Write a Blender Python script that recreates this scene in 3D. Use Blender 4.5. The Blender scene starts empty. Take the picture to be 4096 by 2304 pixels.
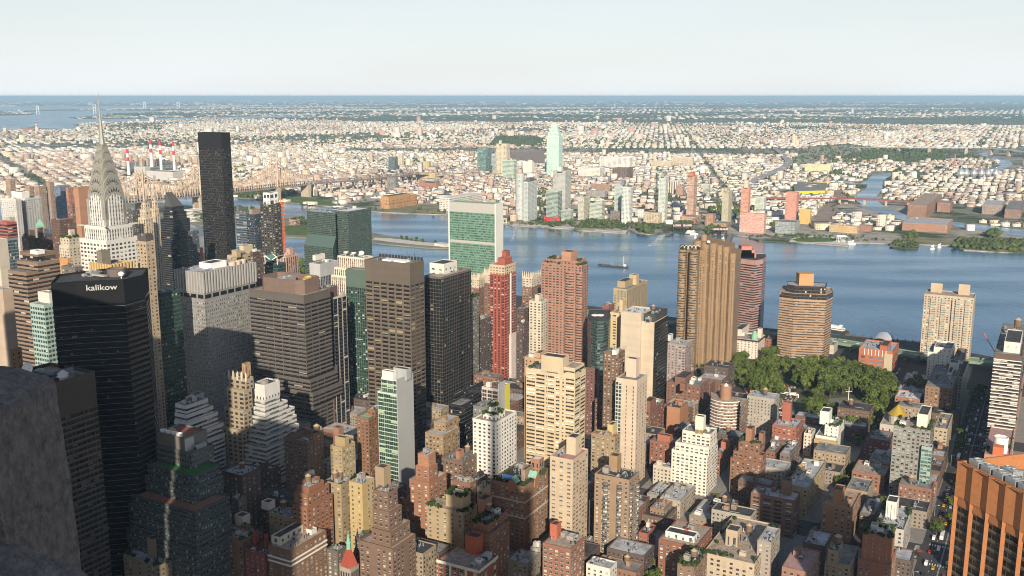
HAZE = 3.7e-5
SHADE_TOWERS = [(-243, 290, 110, 45, 300), (-158, 190, 70, 45, 270)]  # made-up towers outside the frame, placed for the shade they cast
DENOISE = True
import bpy, math, random
import numpy as np
from mathutils import Vector, Matrix
from mathutils.geometry import tessellate_polygon
R = math.radians
rnd = random.Random(7)
sc = bpy.context.scene
COL = sc.collection
# ------------------------------------------------------------------ camera, sky, sun, exposure
PITCH = R(11.02); CP, SP = math.cos(PITCH), math.sin(PITCH)
FPX, H = 3943.0, 320.0
cam_d = bpy.data.cameras.new('camera'); cam = bpy.data.objects.new('camera', cam_d); COL.objects.link(cam)
cam.location = (0, 0, H); cam.rotation_euler = (R(90) - PITCH, 0, 0)
cam_d.sensor_width = 36; cam_d.lens = 36 * FPX / 4096; cam_d.clip_start = 0.3; cam_d.clip_end = 400000
sc.camera = cam
SUN_AZ, SUN_EL = 270.0, 22.5      # compass; +Y is east, +X is south
sdir = Vector((-math.cos(R(SUN_AZ)) * math.cos(R(SUN_EL)), math.sin(R(SUN_AZ)) * math.cos(R(SUN_EL)), math.sin(R(SUN_EL))))
sun_d = bpy.data.lights.new('sun', 'SUN'); sun_d.energy = 5.0; sun_d.angle = R(0.5); sun_d.color = (1.0, 0.875, 0.69)
sun = bpy.data.objects.new('sun', sun_d); COL.objects.link(sun)
sun.rotation_euler = sdir.to_track_quat('Z', 'Y').to_euler(); sun.location = sdir * 3000
w = bpy.data.worlds.new('World'); sc.world = w; w.use_nodes = True
nt = w.node_tree; nt.nodes.clear()
sky = nt.nodes.new('ShaderNodeTexSky'); sky.sky_type = 'NISHITA'; sky.sun_disc = False
sky.sun_elevation = R(SUN_EL); sky.sun_rotation = math.atan2(sdir.x, sdir.y)
sky.air_density = 1.0; sky.dust_density = 1.0; sky.ozone_density = 1.2; sky.altitude = 100
tc = nt.nodes.new('ShaderNodeTexCoord')
mp = nt.nodes.new('ShaderNodeMapping'); mp.inputs['Scale'].default_value = (1.2, 1.2, 9)
nz = nt.nodes.new('ShaderNodeTexNoise'); nz.inputs['Scale'].default_value = 2.2; nz.inputs['Detail'].default_value = 5
rp = nt.nodes.new('ShaderNodeValToRGB'); rp.color_ramp.elements[0].position = .38; rp.color_ramp.elements[1].position = .72
rp.color_ramp.elements[0].color = (.86, .86, .86, 1); rp.color_ramp.elements[1].color = (1.0, 1.0, 1.0, 1)
mx = nt.nodes.new('ShaderNodeMix'); mx.data_type = 'RGBA'; mx.inputs['B'].default_value = (9.6, 10.1, 10.4, 1)
bg = nt.nodes.new('ShaderNodeBackground'); bg.inputs['Strength'].default_value = 0.07
wo = nt.nodes.new('ShaderNodeOutputWorld')
L = nt.links.new
L(tc.outputs['Generated'], mp.inputs['Vector']); L(mp.outputs['Vector'], nz.inputs['Vector']); L(nz.outputs['Fac'], rp.inputs['Fac'])
sz = nt.nodes.new('ShaderNodeSeparateXYZ'); L(tc.outputs['Generated'], sz.inputs[0])
er = nt.nodes.new('ShaderNodeMapRange'); er.inputs['From Min'].default_value = 0.0; er.inputs['From Max'].default_value = .32; er.inputs['To Min'].default_value = 1.0; er.inputs['To Max'].default_value = .05; L(sz.outputs[2], er.inputs['Value'])
mu = nt.nodes.new('ShaderNodeMath'); mu.operation = 'MULTIPLY'; L(rp.outputs['Color'], mu.inputs[0]); L(er.outputs[0], mu.inputs[1])
L(sky.outputs['Color'], mx.inputs['A']); L(mu.outputs[0], mx.inputs['Factor']); L(mx.outputs['Result'], bg.inputs['Color']); L(bg.outputs['Background'], wo.inputs['Surface'])
sc.view_settings.view_transform = 'Standard'; sc.view_settings.look = 'None'; sc.view_settings.gamma = 1; sc.view_settings.exposure = 0.45
cy = sc.cycles
cy.max_bounces = 4; cy.diffuse_bounces = 2; cy.glossy_bounces = 2; cy.transmission_bounces = 2; cy.volume_bounces = 0
cy.use_denoising = DENOISE; cy.filter_width = 1.05; cy.caustics_reflective = False; cy.caustics_refractive = False
# ------------------------------------------------------------------ photo pixel <-> world
def ray(x, y):
    u = (x - 2048) / FPX; v = (1152 - y) / FPX
    return (u, CP + v * SP, -SP + v * CP)
def at(x, y, Y):
    d = ray(x, y); t = Y / d[1]
    return Vector((t * d[0], Y, H + t * d[2]))
def gnd(x, y, z=0.0):
    d = ray(x, y); t = (z - H) / d[2]
    return Vector((t * d[0], t * d[1], z))
def atx(x, Y, z):
    return Vector(((x - 2048) / FPX * (Y * CP - (z - H) * SP), Y, z))
AV = Vector((-math.cos(R(29)), math.sin(R(29)), 0))      # up the avenues (left, away)
ST = Vector((math.sin(R(29)), math.cos(R(29)), 0))       # down the streets (right, away)
def reach(C, d, x):
    if isinstance(x, str): return float(x[:-1])
    U = (x - 2048) / FPX
    return (U * (C.y * CP - (C.z - H) * SP) - C.x) / (d.x - U * d.y * CP)
# ------------------------------------------------------------------ objects
def tag(o, label=None, cat=None, group=None, kind=None):
    if label: o['label'] = label
    if cat: o['category'] = cat
    if group: o['group'] = group
    if kind: o['kind'] = kind
    return o
def empty(name, loc, label, cat, group=None):
    o = bpy.data.objects.new(name, None); COL.objects.link(o); o.location = loc; o.empty_display_size = 2
    return tag(o, label, cat, group)
class MB:
    def __init__(s): s.v = []; s.f = []; s.m = []; s.uv = []
    def face(s, pts, m=0, uv=None):
        b = len(s.v); s.v += [tuple(p) for p in pts]; s.f.append(tuple(range(b, b + len(pts)))); s.m.append(m)
        s.uv += uv if uv else [(0.0, -1.0)] * len(pts)
    def box(s, c, size, rot=None, m=0, open_bottom=False):
        hx, hy, hz = size[0] / 2, size[1] / 2, size[2] / 2
        ex, ey = (Vector((1, 0, 0)), Vector((0, 1, 0))) if rot is None else rot
        c = Vector(c)
        def p(i, j, k): return c + ex * (i * hx) + ey * (j * hy) + Vector((0, 0, k * hz))
        s.face([p(-1,-1,-1), p(1,-1,-1), p(1,-1,1), p(-1,-1,1)], m); s.face([p(1,-1,-1), p(1,1,-1), p(1,1,1), p(1,-1,1)], m)
        s.face([p(1,1,-1), p(-1,1,-1), p(-1,1,1), p(1,1,1)], m); s.face([p(-1,1,-1), p(-1,-1,-1), p(-1,-1,1), p(-1,1,1)], m)
        s.face([p(-1,-1,1), p(1,-1,1), p(1,1,1), p(-1,1,1)], m)
        if not open_bottom: s.face([p(-1,1,-1), p(1,1,-1), p(1,-1,-1), p(-1,-1,-1)], m)
    def bar(s, a, b, t, m=0):
        a, b = Vector(a), Vector(b); d = (b - a)
        if d.length < 1e-6: return
        d.normalize(); up = Vector((0, 0, 1)) if abs(d.z) < .9 else Vector((1, 0, 0))
        e1 = d.cross(up).normalized() * t / 2; e2 = d.cross(e1).normalized() * t / 2
        q = [a + e1 + e2, a - e1 + e2, a - e1 - e2, a + e1 - e2]; r = [x + (b - a) for x in q]
        for i in range(4):
            j = (i + 1) % 4; s.face([q[i], q[j], r[j], r[i]], m)
        s.face([q[3], q[2], q[1], q[0]], m); s.face(r, m)
    def lathe(s, c, prof, n=12, m=0, cap=True):
        c = Vector(c)
        ring = lambda r, z: [c + Vector((r * math.cos(2 * math.pi * i / n), r * math.sin(2 * math.pi * i / n), z)) for i in range(n)]
        for (r0, z0), (r1, z1) in zip(prof, prof[1:]):
            a, b = ring(r0, z0), ring(r1, z1)
            for i in range(n):
                j = (i + 1) % n
                if r1 < 1e-4: s.face([a[i], a[j], b[i]], m)
                elif r0 < 1e-4: s.face([a[i], b[j], b[i]], m)
                else: s.face([a[i], a[j], b[j], b[i]], m)
        if cap and prof[-1][0] > 1e-4: s.face(ring(*prof[-1]), m)
        if cap and prof[0][0] > 1e-4: s.face(ring(*prof[0])[::-1], m)
    def flat(s, pts, z, m=0):
        tri = tessellate_polygon([[Vector((p[0], p[1], 0)) for p in pts]])
        for t in tri:
            q = [Vector((pts[i][0], pts[i][1], z)) for i in t]
            if (q[1] - q[0]).cross(q[2] - q[0]).z < 0: q = q[::-1]
            s.face(q, m)
    def walls(s, pts, z0, z1, bay=4, floor=3.6, top=1.5, m=0, smooth_u=False):
        n = len(pts); uo = 0
        for i in range(n):
            a, b = Vector(pts[i]), Vector(pts[(i + 1) % n]); ln = ((b - a).xy).length
            k = ln / bay if smooth_u else max(1, round(ln / bay))
            va, vb = (z1 - top - z0) / floor, -top / floor
            s.face([(a.x, a.y, z0), (b.x, b.y, z0), (b.x, b.y, z1), (a.x, a.y, z1)], m, [(uo, va), (uo + k, va), (uo + k, vb), (uo, vb)])
            uo += k if smooth_u else k + 37
    def build(s, name, mats, parent=None, origin=None, smooth=False):
        o0 = Vector(origin) if origin is not None else Vector((0, 0, 0))
        me = bpy.data.meshes.new(name)
        me.from_pydata([tuple(Vector(p) - o0) for p in s.v], [], s.f)
        if not isinstance(mats, (list, tuple)): mats = [mats]
        for q in mats: me.materials.append(q)
        me.polygons.foreach_set('material_index', s.m)
        ul = me.uv_layers.new(name='uv'); ul.data.foreach_set('uv', [c for p in s.uv for c in p])
        if smooth: me.polygons.foreach_set('use_smooth', [True] * len(s.f))
        me.update()
        o = bpy.data.objects.new(name, me); COL.objects.link(o)
        if parent is not None: o.parent = parent
        else: o.location = o0
        return o
# ------------------------------------------------------------------ materials
MATS = {}
def princ(name, col, rough=.85, metal=0.0, spec=.3, vary=.0, scale=.2, bump=0.0, bscale=2.0, var2=None):
    if name in MATS: return MATS[name]
    m = bpy.data.materials.new(name); m.use_nodes = True; t = m.node_tree; b = t.nodes['Principled BSDF']
    b.inputs['Base Color'].default_value = (*col, 1); b.inputs['Roughness'].default_value = rough
    b.inputs['Metallic'].default_value = metal; b.inputs['Specular IOR Level'].default_value = spec
    g = None
    if vary > 0 or bump > 0:
        g = t.nodes.new('ShaderNodeNewGeometry')
    if vary > 0:
        n = t.nodes.new('ShaderNodeTexNoise'); n.inputs['Scale'].default_value = scale; n.inputs['Detail'].default_value = 6; n.inputs['Roughness'].default_value = .65
        t.links.new(g.outputs['Position'], n.inputs['Vector'])
        r = t.nodes.new('ShaderNodeValToRGB'); r.color_ramp.elements[0].position = .3; r.color_ramp.elements[1].position = .7
        c2 = var2 or tuple(min(1, c * (1 + vary)) for c in col); c1 = tuple(c * (1 - vary) for c in col)
        r.color_ramp.elements[0].color = (*c1, 1); r.color_ramp.elements[1].color = (*c2, 1)
        t.links.new(n.outputs['Fac'], r.inputs['Fac']); t.links.new(r.outputs['Color'], b.inputs['Base Color'])
    if bump > 0:
        n2 = t.nodes.new('ShaderNodeTexNoise'); n2.inputs['Scale'].default_value = bscale; n2.inputs['Detail'].default_value = 5
        bp = t.nodes.new('ShaderNodeBump'); bp.inputs['Strength'].default_value = bump; bp.inputs['Distance'].default_value = .3
        t.links.new(g.outputs['Position'], n2.inputs['Vector']); t.links.new(n2.outputs['Fac'], bp.inputs['Height']); t.links.new(bp.outputs['Normal'], b.inputs['Normal'])
    MATS[name] = m; return m
def facade_group():
    g = bpy.data.node_groups.new('facade', 'ShaderNodeTree'); I = g.interface
    def sin(n, typ, d):
        s = I.new_socket(n, in_out='INPUT', socket_type=typ); s.default_value = d
    sin('Wall', 'NodeSocketColor', (.4, .4, .4, 1)); sin('Span', 'NodeSocketColor', (.4, .4, .4, 1)); sin('Win', 'NodeSocketColor', (.03, .035, .04, 1)); sin('Blind', 'NodeSocketColor', (.45, .42, .36, 1))
    for n, d in (('WF', .5), ('HF', .5), ('BlindAmt', .15), ('WinRough', .12), ('Mull', 2.0), ('Seed', 0.0), ('WinSpec', .5)): sin(n, 'NodeSocketFloat', d)
    I.new_socket('BSDF', in_out='OUTPUT', socket_type='NodeSocketShader')
    N, K = g.nodes, g.links.new
    gi, go = N.new('NodeGroupInput'), N.new('NodeGroupOutput')
    def M(op, a, b=None, c=None):
        n = N.new('ShaderNodeMath'); n.operation = op
        for i, q in enumerate((a, b, c)):
            if q is None: continue
            if isinstance(q, (int, float)): n.inputs[i].default_value = q
            else: K(q, n.inputs[i])
        return n.outputs[0]
    def mixc(f, a, b):
        n = N.new('ShaderNodeMix'); n.data_type = 'RGBA'
        if isinstance(f, (int, float)): n.inputs['Factor'].default_value = f
        else: K(f, n.inputs['Factor'])
        for s, q in (('A', a), ('B', b)):
            if isinstance(q, tuple): n.inputs[s].default_value = q
            else: K(q, n.inputs[s])
        return n.outputs['Result']
    uv = N.new('ShaderNodeUVMap'); uv.uv_map = 'uv'; se = N.new('ShaderNodeSeparateXYZ'); K(uv.outputs[0], se.inputs[0])
    u, v = se.outputs[0], se.outputs[1]
    fu, fv = M('FRACT', u), M('FRACT', v)
    hu = M('MULTIPLY', gi.outputs['WF'], .5); hv = M('MULTIPLY', gi.outputs['HF'], .5)
    ch = N.new('ShaderNodeTexWhiteNoise'); ch.noise_dimensions = '1D'; K(M('ADD', M('FLOOR', u), gi.outputs['Seed']), ch.inputs['W'])
    wide = M('GREATER_THAN', gi.outputs['WF'], .72)
    hu = M('MULTIPLY', hu, M('MAXIMUM', wide, M('ADD', .62, M('MULTIPLY', ch.outputs['Value'], .62))))
    mu = M('LESS_THAN', M('ABSOLUTE', M('SUBTRACT', fu, .5)), hu); mv = M('LESS_THAN', M('ABSOLUTE', M('SUBTRACT', fv, .5)), hv)
    on = M('GREATER_THAN', v, 0.0)
    mu = M('MULTIPLY', mu, on)
    win = M('MULTIPLY', mu, mv); span = M('MULTIPLY', mu, M('SUBTRACT', 1.0, mv))
    # sash bars
    sub = M('FRACT', M('MULTIPLY', M('DIVIDE', M('SUBTRACT', M('SUBTRACT', fu, .5), M('MULTIPLY', hu, -1.0)), M('MULTIPLY', hu, 2.0)), gi.outputs['Mull']))
    bar = M('MULTIPLY', M('LESS_THAN', sub, .1), win)
    cx = N.new('ShaderNodeCombineXYZ'); K(M('ADD', M('FLOOR', u), gi.outputs['Seed']), cx.inputs[0]); K(M('FLOOR', v), cx.inputs[1])
    wn = N.new('ShaderNodeTexWhiteNoise'); wn.noise_dimensions = '2D'; K(cx.outputs[0], wn.inputs['Vector'])
    sp = N.new('ShaderNodeSeparateColor'); K(wn.outputs['Color'], sp.inputs[0])
    r1, r2, r3 = sp.outputs[0], sp.outputs[1], sp.outputs[2]
    isb = M('LESS_THAN', r1, gi.outputs['BlindAmt'])
    drop = M('LESS_THAN', M('DIVIDE', M('ADD', M('SUBTRACT', fv, .5), hv), gi.outputs['HF']), M('ADD', .25, M('MULTIPLY', r3, .75)))
    isb = M('MULTIPLY', isb, drop)
    wt = N.new('ShaderNodeMix'); wt.data_type = 'RGBA'; wt.blend_type = 'MULTIPLY'; wt.inputs['Factor'].default_value = 1.0
    gr = N.new('ShaderNodeCombineColor'); tone = M('ADD', .45, M('MULTIPLY', r2, 1.1))
    for i in range(3): K(tone, gr.inputs[i])
    K(gi.outputs['Win'], wt.inputs['A']); K(gr.outputs[0], wt.inputs['B'])
    wcol = mixc(isb, wt.outputs['Result'], gi.outputs['Blind'])
    wcol = mixc(M('MULTIPLY', bar, .6), wcol, gi.outputs['Wall'])
    # a boxy air conditioner or a drawn shade in some of the openings
    acu = M('MULTIPLY', M('MULTIPLY', M('LESS_THAN', r2, .22), M('GREATER_THAN', M('SUBTRACT', fv, .5), M('MULTIPLY', hv, .25))), M('LESS_THAN', M('ABSOLUTE', M('SUBTRACT', fu, M('ADD', .38, M('MULTIPLY', r3, .2)))), M('MULTIPLY', hu, .45)))
    wcol = mixc(M('MULTIPLY', M('MULTIPLY', acu, win), M('GREATER_THAN', gi.outputs['BlindAmt'], .21)), wcol, (.34, .33, .31, 1))
    geo = N.new('ShaderNodeNewGeometry')
    n1 = N.new('ShaderNodeTexNoise'); n1.inputs['Scale'].default_value = .09; n1.inputs['Detail'].default_value = 6; n1.inputs['Roughness'].default_value = .7
    mpn = N.new('ShaderNodeMapping'); mpn.inputs['Scale'].default_value = (1, 1, .35); K(geo.outputs['Position'], mpn.inputs['Vector']); K(mpn.outputs[0], n1.inputs['Vector'])
    # a band of slightly different courses every storey
    k1 = M('ADD', .72, M('MULTIPLY', n1.outputs['Fac'], .52))
    rowj = N.new('ShaderNodeTexWhiteNoise'); rowj.noise_dimensions = '1D'; K(M('ADD', M('FLOOR', v), gi.outputs['Seed']), rowj.inputs['W'])
    k2 = M('MULTIPLY', k1, M('ADD', .95, M('MULTIPLY', rowj.outputs['Value'], .09)))
    kc = N.new('ShaderNodeCombineColor')
    for i in range(3): K(k2, kc.inputs[i])
    base = mixc(span, gi.outputs['Wall'], gi.outputs['Span'])
    wm = N.new('ShaderNodeMix'); wm.data_type = 'RGBA'; wm.blend_type = 'MULTIPLY'; wm.inputs['Factor'].default_value = 1.0
    K(base, wm.inputs['A']); K(kc.outputs[0], wm.inputs['B'])
    # sill: a lighter strip right under each opening
    sill = M('MULTIPLY', mu, M('MULTIPLY', M('GREATER_THAN', M('SUBTRACT', fv, .5), hv), M('LESS_THAN', M('SUBTRACT', M('SUBTRACT', fv, .5), hv), .05)))
    wall2 = mixc(M('MULTIPLY', sill, .35), wm.outputs['Result'], (.6, .56, .5, 1))
    col = mixc(win, wall2, wcol)
    glass = M('MULTIPLY', win, M('SUBTRACT', 1.0, M('MULTIPLY', isb, .7)))
    rough = M('ADD', .85, M('MULTIPLY', glass, M('SUBTRACT', gi.outputs['WinRough'], .85)))
    bp = N.new('ShaderNodeBump'); bp.inputs['Strength'].default_value = .35; bp.inputs['Distance'].default_value = .25
    K(M('SUBTRACT', 1.0, win), bp.inputs['Height'])
    b = N.new('ShaderNodeBsdfPrincipled'); K(col, b.inputs['Base Color']); K(rough, b.inputs['Roughness']); K(bp.outputs['Normal'], b.inputs['Normal'])
    K(M('ADD', .15, M('MULTIPLY', glass, gi.outputs['WinSpec'])), b.inputs['Specular IOR Level'])
    K(b.outputs[0], go.inputs[0])
    return g
FG = facade_group()
def facade(name, wall, span=None, win=(.03, .034, .04), blind=(.45, .42, .36), wf=.5, hf=.5, ba=.15, wr=.12, mull=2, ws=.5):
    if name in MATS: return MATS[name]
    m = bpy.data.materials.new(name); m.use_nodes = True; t = m.node_tree; t.nodes.remove(t.nodes['Principled BSDF'])
    n = t.nodes.new('ShaderNodeGroup'); n.node_tree = FG
    for k, q in (('Wall', wall), ('Span', span or wall), ('Win', win), ('Blind', blind)): n.inputs[k].default_value = (*q, 1)
    for k, q in (('WF', wf), ('HF', hf), ('BlindAmt', ba), ('WinRough', wr), ('Mull', mull), ('Seed', rnd.randint(0, 900)), ('WinSpec', ws)): n.inputs[k].default_value = q
    t.links.new(n.outputs[0], t.nodes['Material Output'].inputs['Surface'])
    MATS[name] = m; return m
ROOFS = {'grey': princ('roof_grey', (.20, .20, .20), vary=.55, scale=.16), 'white': princ('roof_white', (.60, .60, .61), vary=.32, scale=.3),
         'dark': princ('roof_dark', (.055, .055, .06), vary=.6, scale=.25), 'tan': princ('roof_tan', (.33, .27, .22), vary=.4, scale=.3),
         'red': princ('roof_red', (.30, .13, .09), vary=.25, scale=.3), 'pale': princ('roof_pale', (.36, .37, .40), vary=.45, scale=.16),
         'green': princ('roof_green', (.06, .17, .05), vary=.3, scale=.6), 'copper': princ('roof_copper', (.22, .42, .33), vary=.2, scale=.4), 'pink': princ('roof_pink', (.36, .22, .21), vary=.25, scale=.3)}
STEEL = princ('galvanised_steel', (.42, .44, .45), rough=.45, metal=.5, vary=.15, scale=1)
WHITEP = princ('white_paint', (.78, .77, .74), rough=.6, vary=.06, scale=.5)
TANKW = princ('tank_timber', (.16, .11, .075), vary=.3, scale=1); TANKR = princ('tank_cone', (.42, .30, .19), vary=.15, scale=1)
DARKM = princ('dark_metal', (.035, .035, .04), rough=.5, vary=.2, scale=.4)
LEAF = princ('rooftop_leaves', (.034, .06, .018), vary=.5, scale=.9)
# ------------------------------------------------------------------ generic buildings
FOOT = []       # (centre, radius) of what already stands
# style: wall, span, win, bay, floor, wf, hf, blind amount, win rough, mullions, spec
def sty(wall, win=(.03, .034, .04), bay=3.6, fl=3.3, wf=.45, hf=.5, ba=.25, span=None, wr=.12, mull=2, ws=.5, blind=(.45, .42, .36), top=2.0):
    return dict(wall=wall, win=win, bay=bay, fl=fl, wf=wf, hf=hf, ba=ba, span=span, wr=wr, mull=mull, ws=ws, blind=blind, top=top)
BRK = (.25, .12, .075)
SKEYS = {}
def smat(st):
    key = repr(sorted(st.items(), key=lambda q: q[0]))
    if key not in SKEYS:
        SKEYS[key] = facade('facade_%d' % len(SKEYS), st['wall'], st['span'], st['win'], st['blind'], st['wf'], st['hf'], st['ba'], st['wr'], st['mull'], st['ws'])
    return SKEYS[key]
def inset(pts, d):
    n = len(pts); out = []
    for i in range(n):
        p0, p1, p2 = (Vector(pts[(i - 1) % n]).xy, Vector(pts[i]).xy, Vector(pts[(i + 1) % n]).xy)
        e1 = (p1 - p0).normalized(); e2 = (p2 - p1).normalized()
        n1 = Vector((-e1.y, e1.x)); n2 = Vector((-e2.y, e2.x)); b = (n1 + n2)
        if b.length < 1e-4: b = n1
        k = d / max(.3, b.normalized().dot(n1)); q = p1 + b.normalized() * k
        out.append(Vector((q.x, q.y, 0)))
    return out
def block(root, pts, z0, z1, st, roof='grey', name='wall', parapet=1.0, origin=None, rname='roof', smooth_u=False):
    """outer walls with a real parapet, and a roof slab lying inside it"""
    o0 = root.location
    mb = MB(); mb.walls(pts, z0, z1, st['bay'], st['fl'], st['top'], smooth_u=smooth_u)
    if parapet:
        ins = inset(pts, .45); n = len(pts); zr = z1 - parapet
        for i in range(n):
            j = (i + 1) % n; a, b, c, d = pts[i], pts[j], ins[j], ins[i]
            mb.face([(a[0], a[1], z1), (b[0], b[1], z1), (c.x, c.y, z1), (d.x, d.y, z1)])
            mb.face([(d.x, d.y, z1), (c.x, c.y, z1), (c.x, c.y, zr - .3), (d.x, d.y, zr - .3)])
    else:
        ins = [Vector((p[0], p[1], 0)) for p in pts]; zr = z1
    o = mb.build(name, smat(st), root, o0)
    rb = MB(); rb.flat(ins, zr + .01)
    if parapet:
        for i in range(len(ins)):
            a, b = ins[i], ins[(i + 1) % len(ins)]; rb.face([(a.x, a.y, zr - .29), (b.x, b.y, zr - .29), (b.x, b.y, zr + .01), (a.x, a.y, zr + .01)])
    rb.build('roof', ROOFS[roof], o if rname != 'roof' else root, o0)
    return zr
def quadpts(C, wa, ws):
    return [C, C + ST * ws, C + ST * ws + AV * wa, C + AV * wa]
def tank(root, p, r=2.2, h=4.2, leg=3.0, m=None, cone=None):
    mb = MB(); p = Vector(p)
    for sx in (-1, 1):
        for sy in (-1, 1): mb.bar(p + Vector((sx * r * .6, sy * r * .6, 0)), p + Vector((sx * r * .6, sy * r * .6, leg)), .35, 2)
    mb.bar(p + Vector((-r * .6, -r * .6, leg * .1)), p + Vector((r * .6, -r * .6, leg * .9)), .18, 2)
    mb.lathe(p, [(r, leg), (r * 1.02, leg + h * .5), (r, leg + h)], 14, 0)
    mb.lathe(p, [(r * 1.1, leg + h), (.01, leg + h + r * .75)], 14, 1)
    return mb.build('water_tank', [m or TANKW, cone or TANKR, DARKM], root, root.location)
def ac(root, p, sx, sy, sz, rot=None, fans=1):
    mb = MB(); p = Vector(p); rot = rot or (ST, AV)
    mb.box(p + Vector((0, 0, sz / 2)), (sx, sy, sz), rot, 0)
    mb.box(p + Vector((0, 0, sz * .45)), (sx * 1.01 + .04, sy * .8, sz * .5), rot, 1)
    for i in range(fans):
        q = p + rot[0] * ((i - (fans - 1) / 2) * sx / fans) + Vector((0, 0, sz))
        rr = min(sx / fans, sy) * .36; mb.lathe(q, [(rr, 0), (rr * 1.05, .45), (rr * .8, .45), (rr * .75, .2)], 10, 2)
    return mb.build('air_handler', [STEEL, DARKM, STEEL], root, root.location)
def bulk(root, C, wa, ws, z0, z1, st, roof='dark', name='bulkhead'):
    pts = quadpts(C, wa, ws)
    zr = block(root, pts, z0, z1, st, roof, name, .6 if z1 - z0 > 2 else 0, rname=name + '_roof')
    return pts, zr
def clutter(root, pts, zr, seed, n=6, tanks=0, st=None, edge=.12, big=1.0):
    q = random.Random(seed); C = Vector(pts[0]); s = Vector(pts[1]) - C; a = Vector(pts[3]) - C; s.z = a.z = 0
    la, ls = a.length, s.length
    vb = MB()
    for k in range(n):
        i, j = q.uniform(edge, 1 - edge), q.uniform(edge, 1 - edge); p = C + a * i + s * j; p.z = zr
        k2 = q.random()
        if k2 < .35: ac(root, p, min(q.uniform(2, 4.5) * big, ls * .4), min(q.uniform(1.6, 3) * big, la * .4), q.uniform(1.2, 2.4) * big, fans=q.choice((1, 2)))
        elif k2 < .62 and st:
            wa, ws = min(q.uniform(2.5, 5) * big, la * .35), min(q.uniform(2.5, 6) * big, ls * .35)
            bulk(root, C + a * min(i, 1 - edge - wa / la) + s * min(j, 1 - edge - ws / ls), wa, ws, zr - .2, zr + q.uniform(2.2, 4.0), st, q.choice(('dark', 'pale', 'grey')), 'stair_hut')
        else:
            for _ in range(3):
                pp = p + Vector((q.uniform(-2, 2), q.uniform(-2, 2), 0)); r = q.uniform(.2, .45)
                vb.lathe(pp, [(r, -.2), (r, q.uniform(.6, 1.6)), (r * 1.6, 1.7), (.02, 2.0)], 8, q.choice((0, 0, 1)))
    if q.random() < .8:
        p = C + a * q.uniform(.2, .8) + s * q.uniform(.2, .8); p.z = zr
        vb.bar(p + AV * -min(4, la * .15) + Vector((0, 0, .4)), p + AV * min(4, la * .15) + Vector((0, 0, .4)), .4, 0)
        vb.bar(p + Vector((0, 0, -.1)), p + Vector((0, 0, q.uniform(3, 6))), .18, 1)
    if vb.f: vb.build('vent', [STEEL, DARKM], root, root.location)
    for k in range(tanks):
        p = C + a * q.uniform(.3, .75) + s * q.uniform(.3, .75); p.z = zr
        tank(root, p, q.uniform(1.7, 2.4), q.uniform(3.4, 4.4), q.uniform(1.5, 3.5))
def garden(root, pts, zr, seed, n=30, size=1.6, name='roof_garden'):
    """shrubs along the edge of a terrace, as many small leaf faces"""
    q = random.Random(seed); C = Vector(pts[0]); s = Vector(pts[1]) - C; a = Vector(pts[3]) - C; s.z = a.z = 0; mb = MB()
    for k in range(n):
        e = q.random()
        i, j = (q.uniform(.03, .97), q.choice((.05, .93)) + q.uniform(-.03, .03)) if e < .5 else (q.choice((.05, .93)) + q.uniform(-.03, .03), q.uniform(.03, .97))
        c = C + a * i + s * j; c.z = 0; r = q.uniform(.6, 1) * size
        for _ in range(22):
            d = Vector((q.gauss(0, 1), q.gauss(0, 1), q.gauss(0, 1))).normalized(); p = c + Vector((d.x * r, d.y * r, zr + r * .9 + d.z * r)); t = q.uniform(.25, .5) * size
            e1 = Vector((q.gauss(0, 1), q.gauss(0, 1), q.gauss(0, 1))).normalized() * t; e2 = d.cross(e1).normalized() * t
            mb.face([p - e1 - e2, p + e1 - e2, p + e1 + e2, p - e1 + e2])
    return tag(mb.build(name, LEAF, root, root.location), kind='stuff')
WV = {}
WMAT = [[princ('sash_%d' % i, c) for i, c in enumerate(((.5, .48, .44), (.16, .12, .09), (.36, .33, .29)))], princ('pane', (.022, .026, .032), rough=.07, spec=.6, vary=.5, scale=.12), princ('blind', (.46, .43, .37), vary=.3, scale=.2), princ('ac_grey', (.36, .35, .33)), princ('sill', (.42, .37, .31), vary=.15, scale=.3)]
def win_mb(mb, W, Hh, k, T=None):
    T = T or (lambda x, y, z: Vector((x, y, z))); a, b = W / 2, Hh / 2
    Q = lambda x0, x1, z0, z1, y, m: mb.face([T(x0, y, z0), T(x1, y, z0), T(x1, y, z1), T(x0, y, z1)], m)
    Q(-a, a, -b, b, -.06, 0); e = .09
    for x0, x1 in ((-a + e, -e / 2), (e / 2, a - e)) if W > 1.2 else ((-a + e, a - e),):
        Q(x0, x1, .04, b - e, -.08, 2 if k in (1, 2) else 1); Q(x0, x1, -b + e, -.04, -.08, 2 if k == 2 else 1)
    for y0, y1, z0, z1, x0, x1, m in ((-.28, 0, -b - .16, -b, -a - .12, a + .12, 4),) + (((-.5, -.05, -b, -b + .45, -a * .2, -a * .2 + .7, 3),) if k == 3 else ()):
        mb.face([T(x0, y0, z0), T(x1, y0, z0), T(x1, y0, z1), T(x0, y0, z1)], m); mb.face([T(x0, y0, z1), T(x1, y0, z1), T(x1, y1, z1), T(x0, y1, z1)], m); mb.face([T(x0, y1, z0), T(x1, y1, z0), T(x1, y0, z0), T(x0, y0, z0)], m)
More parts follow.
